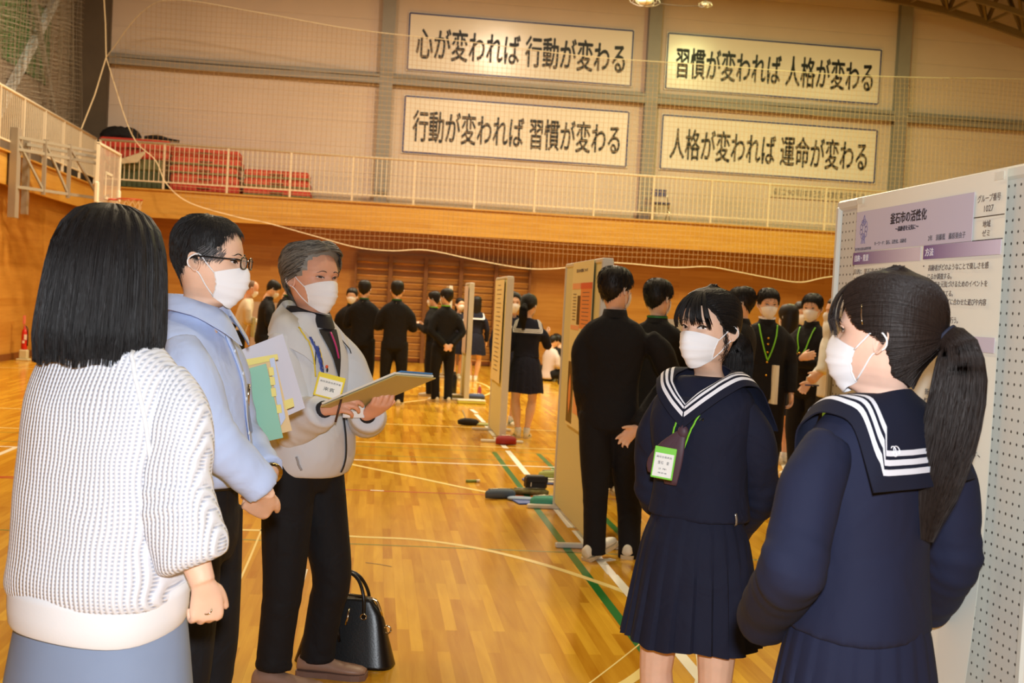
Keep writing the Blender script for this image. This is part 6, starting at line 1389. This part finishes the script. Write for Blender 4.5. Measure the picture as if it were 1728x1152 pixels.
obj('welt_pocket', ribbon_on(F3.C, [Q(497, 772, 4.40), Q(503, 790, 4.40), Q(507, 800, 4.4)], .002, .008, .003, 5), mat('fleece_shadow', srgb(160, 160, 164), .9), F3.top, True)
m_ly3 = mat('lanyard_yellow', srgb(226, 200, 50), .5); m_lb3 = mat('lanyard_blue', srgb(36, 66, 160), .5)
for nm, m_, wd, L1 in (('lanyard_blue', m_lb3, .011, [(553, 545), (560, 570), (570, 610), (584, 655)]), ('lanyard_blue', m_lb3, .011, [(573, 560), (572, 590), (580, 625), (586, 655)]),
        ('lanyard_yellow', m_ly3, .006, [(512, 520), (533, 552), (544, 566), (546, 600), (547, 635)]), ('lanyard_yellow', m_ly3, .006, [(580, 560), (581, 600), (581, 630), (574, 652)])):
    obj(nm, ribbon_on(F3.C, [Q(x, y, 4.38) for x, y in L1], .012, wd, .0014, 6), m_, F3.root, True)
yb, R_ = badge(F3, Q(556, 652, 4.30), Wd(hd, (.22, -.97, .1)), .10, .085, mat('badge_yellow', srgb(236, 216, 40), .45), None, tiltv=Q(562, 630, 4.30)-Q(550, 672, 4.30))
card_text(yb, Q(556, 652, 4.30), R_, [('高校発表会見学者', -.038, .038, .010, .017), ('来賓', -.02, .02, -.018, -.004)])
wb, R_ = badge(F3, Q(597, 692, 4.33), Wd(hd, (.25, -.97, .05)), .08, .055, mat('badge_clear', srgb(222, 224, 230), .3), None)
card_text(wb, Q(597, 692, 4.33), R_, [('学校関係', -.03, .02, -.004, .004)], m_txt)
obj('lanyard_clip', MB().tube([F3.C.stick(Q(584, 652, 4.36), .014), F3.C.stick(Q(583, 668, 4.36), .016)], .006, 8), m_zip, F3.root, True)
for s in (1, -1):
    w_ = F3.A[s][2]; dw = w_-F3.A[s][1]; dw /= np.linalg.norm(dw); obj('cuff_band', MB().loft(limb_rings([w_-dw*.016, w_+dw*.004], .031, 16, 0)), m_polo, F3.root, True)
CP = [at(541, 685, 4.24), at(608, 690, 4.38), at(735, 637, 4.24), at(668, 632, 4.10)]
cb, c0, n0 = quad_slab(CP, .004, mat('clipboard_tan', srgb(190, 174, 110), .5), 'clipboard', None, 'tan-backed clipboard with papers held open by the man in the grey fleece', 'clipboard')
CPa = np.array(CP); ctr = CPa.mean(0)
q2 = [(p-ctr)*.97+ctr for p in CPa]; sg = 1 if n0[2] > 0 else -1
obj('paper_stack', MB().loft([[p-c0+n0*sg*.005 for p in q2], [p-c0+n0*sg*.012 for p in q2]]), m_pap, cb)
e1, e2 = CPa[3]-c0, CPa[2]-c0; obj('blue_sheet_edge', MB().loft([[e1+(e2-e1)*a+n0*sg*z for a, z in ((.15, .013), (.95, .013), (.95, .017), (.15, .017))], [e1+(e2-e1)*a+n0*sg*z+(CPa[0]-CPa[3])*.25 for a, z in ((.15, .013), (.95, .013), (.95, .017), (.15, .017))]]), mat('sheet_blue', srgb(60, 130, 200), .5), cb)
pe = thing('pencil', MB().tube([(0, 0, 0), (.02, .01, .10)], .004, 6), mat('pencil_dark', srgb(70, 40, 30), .5), at(566, 712, 4.2), 'dark pencil in the right hand of the man with the clipboard', 'pencil')
# ------------------------------------------------------------------ 4 the girl facing the visitors
loc = G(1192, 3.42); hd = 140; Q = LF(loc, hd); h4 = 1.575
F4 = person('girl in navy sailor uniform with maroon scarf and green name tag, hands behind her back', loc, hd, h4, 0, head=(-12, -2, 0), outfit='sailor', seed=3, skin_m=m_skinA, hh=.210, wr_amp=.007, head_off=(0, .0, -.022),
    arms={-1: [Q(1281, 835, 3.46), Q(1228, 905, 3.66)], 1: [Q(1108, 830, 3.60), Q(1180, 905, 3.68)]},
    hands={-1: dict(d=Wd(hd, (-1, .1, -.25)), curl=(40, 44, 46, 48)), 1: dict(d=Wd(hd, (1, .1, -.25)), curl=(40, 44, 46, 48))},
    sleeve=(.026, .040, .041, .043, .040, .035, .031), stance=.055, trim=m_sgr, skirt_rows=[(.60, .076, .064), (.57, .088, .074), (.53, .102, .088), (.47, .114, .098), (.40, .125, .108), (.345, .134, .116)], nplt=22)
sailor_collar(F4, lod=0, v_z=.745); scarf(F4, m_scarf, 0); face(F4.H, F4.root, m_hb, look=(-1.0, .1), brow=.7, lids=1.15, lips=False, lash=.009); mask_on(F4.H, F4.root, 18, 32)
pulled_hair(F4, m_hb, -.10, th=.055, hl=(.31, .27, .15, .02, -.04, -.04, -.16, -.33), n=3800)
bangs(F4, m_hb, 420, .78, .055)
H = F4.H; tp_ = H.W(np.array([(0, -.56, -.10), (.0, -.74, -.22), (.02, -.80, -.55), (.03, -.74, -.95), (.03, -.66, -1.25), (.02, -.62, -1.5)]))
ponytail(F4, tp_, [.020, .040, .044, .036, .022, .006], m_hb, 1500, lod=0)
sd = H.W(np.array([(-.30, .12, .10), (-.355, .08, -.08), (-.36, .05, -.30), (-.33, .05, -.42)])); strands(np.array([[p+RNG.normal(0, .0012, 3)*(1+i*.6) for i, p in enumerate(catmull(sd, 3))] for _ in range(26)]), .0006, .0003, 'side_lock', m_hb, F4.root)
vt = [[F4.C.stick(F4.up((x, .15, z)), .004) for x in np.linspace(-w_, w_, 8)] for z, w_ in zip(np.linspace(1.185, 1.290, 8), np.linspace(.012, .062, 8))]
obj('chest_panel', MB().grid(vt).grid(np.array(vt)[:, ::-1]-.0002), mat('navy_dark', srgb(20, 22, 40), .85), F4.top, True)
m_lim2 = mat('tag_green', srgb(126, 214, 70), .45)
obj('lanyard', ribbon_on(F4.C, [Q(1183, 682, 3.28), Q(1165, 712, 3.28), Q(1148, 745, 3.28), Q(1138, 765, 3.28)], .012, .005, .0014, 6), m_lime, F4.root, True)
obj('lanyard', ribbon_on(F4.C, [Q(1127, 672, 3.3), Q(1121, 700, 3.28), Q(1113, 730, 3.28), Q(1108, 762, 3.28)], .012, .005, .0014, 6), m_lime, F4.root, True)
c_ = Q(1120, 781, 3.235); nt_, R_ = badge(F4, c_, Wd(hd, (-.45, -.88, .1)), .062, .088, m_lim2, None, tiltv=Wd(hd, (.1, 0, 1)))
card_text(nt_, c_, R_, [('高校生発表会', -.022, .022, .013, .019), ('釜石　星', -.016, .016, -.004, .005), ('２年', -.012, .012, -.019, -.014), ('発表者', -.012, .014, -.030, -.026)])
p = F4.C.stick(Q(1172, 703, 3.3), .003); st = []
for k in range(10): r_ = .0085 if k % 2 == 0 else .0036; st.append((r_*math.cos(math.pi/2+k*math.pi/5), r_*math.sin(math.pi/2+k*math.pi/5)))
_, nn, _, _ = F4.C.b.find_nearest(Vector(p)); nn = np.array(nn); xx = np.cross((0, 0, 1), nn); xx /= np.linalg.norm(xx); zz = np.cross(nn, xx)
obj('star_pin', MB().loft([[p+xx*a+zz*b for a, b in st], [p+xx*a*.6+zz*b*.6+nn*.003 for a, b in st]]), m_gold, F4.top)
p = F4.C.stick(Q(1183, 707, 3.3), .003); V, Fc = fit_text('II', -.006, .006, -.004, .004, .02, .001); obj('class_pin', MB().add([p+xx*v[0]+zz*v[1]+nn*(v[2]+.001) for v in V], Fc), m_met, F4.top)
# the blouse zip at her left side
m_zp = mat('side_zip', srgb(180, 176, 170), .3, metal=.8)
obj('side_zip', ribbon_on(F4.C, [Q(1237, 866, 3.3), Q(1239, 884, 3.3)], .004, .007, .003, 4), m_zp, F4.top, True)
# ------------------------------------------------------------------ 5 the girl at the right, seen from behind
loc = G(1478, 2.30); hd = 38; Q = LF(loc, hd); h5 = 1.60
m_navf = cloth_fine('navy_serge_near', srgb(28, 32, 56), .85, 1400, .35, fold=(7, .5, .014))
F5 = person('girl in navy sailor uniform at the right seen from behind, long ponytail, masked', loc, hd, h5, 0, head=(12, -4, 0), outfit='sailor', seed=5, skin_m=m_skinC, hh=.224, top_m=m_navf, wr_amp=.008, head_off=(.022, .0, -.036),
    arms={-1: [Q(1338, 955, 2.12), Q(1290, 1048, 2.42), Q(1386, 754, 2.18)], 1: [Q(1612, 940, 2.44), Q(1560, 1030, 2.62), Q(1602, 752, 2.40)]}, hands={-1: dict(d=Wd(hd, (.5, .6, -.3)), curl=(40, 44, 46, 48)), 1: dict(d=Wd(hd, (-.8, .3, -.2)), curl=(40, 44, 46, 48))},
    rows=[(.555, .102, .082, 0), (.58, .100, .080, 0), (.62, .096, .076, 0), (.68, .097, .074, .002), (.735, .104, .074, .003), (.785, .104, .066, -.002), (.815, .090, .055, -.006), (.833, .064, .046, -.008), (.845, .048, .042, -.006)],
    sleeve=(.026, .038, .039, .039, .038, .036, .034), stance=.055, skirt_rows=[(.60, .078, .066), (.56, .094, .082), (.52, .104, .09), (.47, .112, .098), (.40, .125, .108), (.33, .134, .116)], nplt=22)
sailor_collar(F5, lod=0, w_back=.205, drop=.150, off=.012, sw=.0085, gap=.0060, edge=.022, back_y=-.006)
mask_on(F5.H, F5.root, 18, 32); face(F5.H, F5.root, m_hb, look=(0, 0), brow=.7, lids=1.0, lips=False)
pulled_hair(F5, m_hbr, .06, th=.065, hl=(.31, .27, .14, .03, -.0, -.10, -.36, -.46), n=6500, r=.0008)
bangs(F5, m_hbr, 260, .8, .02, r=.0009)
H = F5.H; tp_ = H.W(np.array([(0, -.53, .07), (-.01, -.65, -.03), (-.03, -.70, -.35), (-.06, -.68, -.80), (-.10, -.64, -1.20), (-.15, -.62, -1.50)]))
ponytail(F5, tp_, [.020, .036, .047, .048, .036, .010], m_hbr, 3200, lod=0, r=.0009, band=mat('tie_navy', srgb(34, 38, 58), .8))
hp = H.W(hsurf(np.array([-1.25, -1.30, -1.36]), np.array([.23, .16, .08]), .095, 0)); obj('hairpin', MB().tube(hp, .0012, 5, sm=2), m_met, F5.root, True)
# swirl emblem embroidered in the left corner of the collar
gi_, gj_ = F5.cG, F5.cN; K = 8; ii = int(8*K+2); jj = 8
def colp(px, py, Y=2.1): return None
i0 = (8*K-3); cpos = gi_[i0, 9]+gj_[i0, 9]*.0045; nn = gj_[i0, 9]; zz = np.array([0, 0, 1.])-nn*nn[2]; zz /= np.linalg.norm(zz); xx = np.cross(nn, zz)
em = MB()
for k, (ox, oz, r_) in enumerate(((-.004, 0, .0085), (.005, .002, .0065), (.003, -.006, .005))): em.tube([cpos+xx*(ox+r_*math.cos(a))+zz*(oz+r_*math.sin(a)) for a in np.linspace(.5*k, .5*k+5.2, 16)], .0011, 5)
obj('collar_emblem', em, m_strw, F5.root, True)
obj('side_zip', MB().join(ribbon_on(Cloth(np.array([tuple(v.co) for v in F5.skirt.data.vertices]), [tuple(p.vertices) for p in F5.skirt.data.polygons]), [Q(1340, 1070, 2.2), Q(1334, 1092, 2.2)], .006, .009, .003, 4)), m_zp, F5.skirt, True)
# ================================================================== THE PEOPLE IN THE HALL
BK = 'students in black uniforms in the hall'
def boy(label, px, Y, hd, h=1.68, lod=1, head=(0, 0, 0), arms=None, hands=None, mask=True, lany=None, legs=None, foot=None, buttons=False, trim=None, yoff=0, **kw):
    loc = G(px, Y); F = person(label, loc, hd, h, lod, head=head, outfit='gaku', arms=arms(h) if callable(arms) else arms, hands=hands, legs=legs, foot=foot, trim=trim, seed=int(px) % 17, grp=None, **kw)
    collar_stand(F, m_gaku if not lany else m_gaku); short_hair(F, m_hb, th=.06, crown=.06, front=.22, temple=.12, side=-.08, nape=-.36, strands_n=900 if lod == 1 else 0, r=.0018)
    if mask: mask_on(F.H, F.root, 8, 14)
    if lany:
        obj('lanyard', MB().loft([[F.up((math.cos(a)*r*h, math.sin(a)*r*h-.006*h, z*h)) for a in np.linspace(0, 2*math.pi, 21)[:-1]] for z, r in ((.862, .0425), (.870, .0430))], cap=False), lany, F.root, True)
    if buttons:
        for z in (.80, .745, .69, .635, .58):
            p = F.C.stick(F.up((.003, .2*h, z*h)), .003); obj('button', MB().sphere(p, .011, 8, 6), m_gold, F.top, True)
    return F
back_clasp = lambda h: {s: [(s*.155*h, -.055*h, .635*h), (s*.035*h, -.098*h, .52*h)] for s in (1, -1)}
hb_ = {1: dict(d=(-.9, -.2, -.5), pn=(0, .9, -.3)), -1: dict(d=(.9, -.2, -.5), pn=(0, .9, -.3))}
front_read = lambda h: {s: [(s*.15*h, .015*h, .63*h), (s*.055*h, .16*h, .68*h)] for s in (1, -1)}
# the two boys by the second board
loc = G(1034, 7.08); Q = LF(loc, -12)
FA = boy('tall boy in black uniform seen from behind, right hand open behind his back', 1034, 7.08, -12, 1.72, 1, head=(-42, -2, 0), trim=m_sgr,
    arms={1: [Q(1134, 640, 7.05), Q(1075, 722, 6.86), Q(1105, 568, 7.0)], -1: [Q(985, 650, 7.1), Q(993, 715, 7.25)]},
    hands={1: dict(d=Q(1045, 748, 6.84)-Q(1075, 722, 6.86), pn=Wd(-12, (.2, -1, 0)), curl=(12, 16, 20, 24), thumb=(48, 10), spread=8, L=.185)},
    legs={-1: [(-.085, 0, .85), Q(1005, 830, 7.05), Q(1003, 925, 7.0)], 1: [(.085, 0, .85), Q(1062, 850, 7.15), Q(1062, 938, 7.1)]}, foot={-1: (-40, .02, -18), 1: (-15, 0, 0)}, sleeve=(.028, .044, .042, .040, .038, .036, .034))
FB = boy('boy in black uniform half hidden behind the tall boy, face turned away right', 1106, 8.1, -30, 1.69, 1, head=(-20, 0, 0), arms={1: [(.26, .05, 1.08), LF(G(1106, 8.1), -30)(1126, 578, 8.3)], -1: [(-.25, .03, 1.07), (-.05, .27, 1.1)]}, lany=m_green)
ps = thing('paper', MB().box((0, 0, 0), (.30, .004, .2)), m_pap, at(1134, 562, 8.36), 'white sheet of paper held between the boys and the masked girl', 'paper', False, None, .5)
FC = boy('boy with only his hair and mask showing over the black shoulders beside the second board', 1029, 9.6, 175, 1.66, 1, head=(10, 10, 0))
# right-hand group
FD = boy('boy in black uniform seen from behind just right of the masked girl’s hair', 1246, 9.4, 58, 1.70, 1, head=(8, 2, 0), arms=lambda h: {s: [(s*.15*h, .02*h, .63*h), (s*.02*h, .13*h, .60*h)] for s in (1, -1)})
FE = boy('boy facing the camera with parted hair and a lime lanyard, black uniform', 1291, 10.3, 172, 1.72, 1, head=(4, 4, 0), buttons=True, trim=m_spk)
face(FE.H, FE.root, m_hb, lips=False, lash=.010)
for s in (1, -1): obj('lanyard', ribbon_on(FE.C, [FE.up((s*.045*1.72, .05, 1.43)), FE.up((s*.04*1.72, .14, 1.34)), FE.up((s*.022*1.72, .16, 1.22)), FE.up((0, .16, 1.12))], .010, .012, .002, 5), m_lime, FE.root, True)
obj('white_collar', MB().loft([[FE.up((math.cos(a)*.044*1.72, math.sin(a)*.044*1.72-.006, z*1.72-.012*max(0, math.sin(a)))) for a in np.linspace(0, 2*math.pi, 21)[:-1]] for z in (.868, .877)], cap=False), m_strw, FE.root, True)
pw = thing('paper', MB().box((0, 0, 0), (.03, .18, .34)), m_pap, at(1302, 648, 10.2), 'white papers held at the side of the boy with the lime lanyard', 'paper', False, None, .2)
FG_ = boy('boy with bowl-cut hair and arms folded, black uniform with brass buttons and lime lanyard', 1366, 10.95, 128, 1.71, 1, head=(14, 2, 0), buttons=True, trim=m_sgr,
    arms=lambda h: {1: [(.155*h, .02*h, .64*h), (-.03*h, .135*h, .665*h)], -1: [(-.155*h, .02*h, .64*h), (.04*h, .15*h, .64*h)]}, hands={1: dict(d=(-1, .1, .3), pn=(0, -1, 0), curl=(15, 18, 20, 22)), -1: dict(d=(1, -.1, .1), pn=(0, -1, 0), curl=(20, 24, 24, 26))})
for s in (1, -1): obj('lanyard', ribbon_on(FG_.C, [FG_.up((s*.045*1.71, .05, 1.42)), FG_.up((s*.04*1.71, .14, 1.33)), FG_.up((s*.02*1.71, .16, 1.2))], .010, .012, .002, 5), m_lime, FG_.root, True)
face(FG_.H, FG_.root, m_hb, lips=False, lash=.010)
def girl(label, px, Y, hd, h=1.57, lod=1, head=(0, 0, 0), hair='tail', arms=None, hands=None, mask=True, trim=None, scarf_=False, hl=None, **kw):
    loc = G(px, Y); F = person(label, loc, hd, h, lod, head=head, outfit='sailor', arms=arms(h) if callable(arms) else arms, hands=hands, trim=trim, seed=int(px) % 13, stance=.05, nplt=16, **kw)
    sailor_collar(F, lod=lod); 
    if mask: mask_on(F.H, F.root, 8, 14)
    if hair == 'tail':
        pulled_hair(F, m_hb, 0, th=.06, n=500 if lod < 2 else 0, r=.0022, rows=20, cols=28); H = F.H
        ponytail(F, H.W(np.array([(0, -.55, .02), (0, -.70, -.15), (0, -.72, -.6), (0, -.60, -1.05)])), [.02, .042, .042, .012], m_hb, 200 if lod < 2 else 0, r=.0025, lod=lod)
    else:
        short_hair(F, m_hb, th=.08, crown=.04, front=.20, temple=.08, side=-.2, nape=-.45); H = F.H
        rg_ = []
        for z, k in ((.36, .9), (.1, 1.03), (-.2, 1.06), (-.6, 1.0), (-1.0, .9), (-1.35, .7)):
            rg_.append(H.W(np.array([(.40*k*math.sin(a), -.12-(.40 if z > -.5 else .34)*k*max(-.15, math.cos(a)), z) for a in np.linspace(-2.0, 2.0, 15)]+[(.30*k*math.sin(a), -.12-.22*k*max(-.15, math.cos(a)), z) for a in np.linspace(2.0, -2.0, 15)])))
        obj('long_hair', MB().loft(rg_), m_hb, F.root, True)
    return F
FH = girl('girl in sailor uniform with long loose hair seen from behind, pink-trimmed trainers', 1326, 11.94, 20, 1.60, 1, hair='long', trim=m_spk)
FI = boy('boy mostly hidden behind the boy with folded arms, hair only', 1350, 12.6, 170, 1.66, 2)
# white shirt sleeve reaching out from behind the near pegboard
loc = G(1408, 9.9); Q = LF(loc, 90)
FJ = person('person in a white shirt mostly hidden by the near pegboard, arm reaching left', loc, 90, 1.68, 1, outfit='shirt', top_m=mat('shirt_white', srgb(236, 236, 232), .75), top_name='shirt', leg_m=m_gaku, arms={-1: [Q(1400, 575, 9.85), Q(1385, 630, 9.75), Q(1402, 540, 9.9)], 1: [(.2, 0, 1.1), (.15, .15, .95)]}, hands={-1: dict(d=Wd(90, (-.8, -.1, -.6)), pn=Wd(90, (0, 1, 0)), curl=(45, 48, 50, 52))}, seed=2)
short_hair(FJ, m_hb); mask_on(FJ.H, FJ.root, 8, 14)
t_ = thing('pen', MB().tube([(-.07, 0, 0), (.05, 0, .0)], .007, 6), mat('pen_blue', srgb(40, 60, 120), .4), at(1372, 650, 9.75), 'dark blue marker in the hand that reaches from behind the pegboard', 'pen')
# girls in the middle
FK = girl('ponytailed girl in sailor uniform seen from behind beside the third board, hand raised', 888, 13.35, -6, 1.575, 1, head=(-22, 0, 0), trim=m_sgr,
    arms=lambda h: {1: [(.15*h, .06*h, .665*h), (.14*h, .19*h, .73*h)], -1: [(-.13*h, .03*h, .63*h), (-.05*h, .14*h, .68*h)]}, hands={1: dict(d=(.4, .5, .5), pn=(-1, 0, 0), curl=(30, 34, 36, 38))})
FL = girl('masked girl facing the camera behind the ponytailed girl', 862, 14.6, 186, 1.60, 1, trim=m_sgr, hair='tail')
face(FL.H, FL.root, m_hb, lips=False, lash=.012)
FM = girl('girl hidden behind the second board, only a leg and a white shoe showing', 968, 15.1, 95, 1.56, 2, trim=None)
FN = girl('girl in sailor uniform seen from behind, right of the narrow distant board', 800, 22.4, -4, 1.56, 2, hair='long')
FO = girl('girl in sailor uniform facing the camera, left of the narrow distant board', 772, 22.8, 200, 1.52, 2, hair='tail', arms=front_read)
FP = boy('boy with hands clasped behind his back in front of the distant boards', 748, 17.6, 20, 1.64, 2, head=(25, 0, 0), arms=back_clasp, hands=hb_, lany=m_lime)
FQ = boy('boy half hidden behind the boy with clasped hands, leaning left', 732, 18.6, 60, 1.60, 2, arms=front_read, lany=m_lime, lean=(0, .05))
FR = boy('boy in black uniform seen from behind, standing alone before the wall bars', 665, 16.8, -3, 1.70, 2, arms=front_read, lany=m_green)
FS = boy('boy in black uniform seen from behind, just right of the man in fleece', 610, 17.4, -12, 1.69, 2, arms=front_read, lany=m_green)
FT = boy('boy in black uniform looking down, beside the glasses man’s collar', 474, 16.8, -70, 1.68, 2, head=(0, 28, 0), arms=front_read, lean=(0, .06), lany=m_green)
FU = boy('boy in black uniform bowing his head, next to the bald man', 442, 17.8, -75, 1.63, 2, head=(0, 30, 0), arms=front_read, lean=(0, .06))
FV = boy('boy in black uniform mostly hidden behind the man in fleece', 497, 16.2, -60, 1.55, 2, head=(0, 34, 0), arms=front_read, lean=(0, .08))
FW = boy('masked student facing the camera between the man in fleece and the boys', 589, 18.6, 170, 1.58, 2, lany=m_green)
loc = G(400, 18.6)
FX_ = person('bald man in a beige shirt stooping over papers near the back wall', loc, -78, 1.64, 2, head=(0, 22, 0), outfit='shirt', top_m=mat('beige_shirt', srgb(206, 190, 164), .8), top_name='shirt', leg_m=m_blk, lean=(0, .14), skin_m=m_skinB, seed=3, arms=front_read(1.6) if False else {s: [(s*.2, .12, 1.02), (s*.07, .34, 1.02)] for s in (1, -1)}, shoe_m=m_ink)
cap_hair(FX_.H, lambda p, z: .012+0*p, lambda p: np.interp(np.abs(p), [0, 1.3, 1.5, 2.0, 3.2], [.5, .5, .05, -.25, -.35]), m=mat('stubble_grey', srgb(120, 96, 80), .8), parent=FX_.root, rows=14, cols=24)
mask_on(FX_.H, FX_.root, 8, 14)
thing('paper', MB().box((0, 0, 0), (.02, .26, .30)), mat('paper_pale_green', srgb(196, 206, 180), .6), at(427, 552, 18.4), 'pale papers held up by the stooping bald man', 'paper', False, None, .3)
# the group sitting on the floor far back
def seated(label, px, Y, hd, top, leg, hairy=True):
    loc = G(px, Y); h = 1.6; F = person(label, (loc[0], loc[1], -.70), hd, h, 2, head=(0, 15, 0), outfit='shirt', top_m=top, top_name='jacket', leg_m=leg, shoe_m=m_snk, shoes=False,
        legs={s: [(s*.09, 0, .80), (s*.22, .30, .93), (s*.05, .42, .78)] for s in (1, -1)}, arms={s: [(s*.22, .08, 1.02), (s*.1, .3, .95)] for s in (1, -1)}, lean=(0, .08), seed=int(px) % 7,
        rows=[(.465, .10, .085, 0)]+GROWS['shirt'][1:])
    for s in (1, -1): n_ = F.LG[s][2]; shoe(F.root, (n_[0], n_[1]+.02, .705), s*-15, .25)
    short_hair(F, m_hb, th=.07); return F
seated('student in black sitting on the floor far back, rightmost of the seated group', 948, 24.2, 60, m_gaku, m_gaku)
seated('student in a pale top sitting on the floor far back behind the ponytailed girl', 926, 23.6, -60, mat('pale_top', srgb(200, 190, 190), .8), m_gaku)
seated('student in black sitting between the two others far back', 936, 25.2, 180, m_gaku, m_gaku)
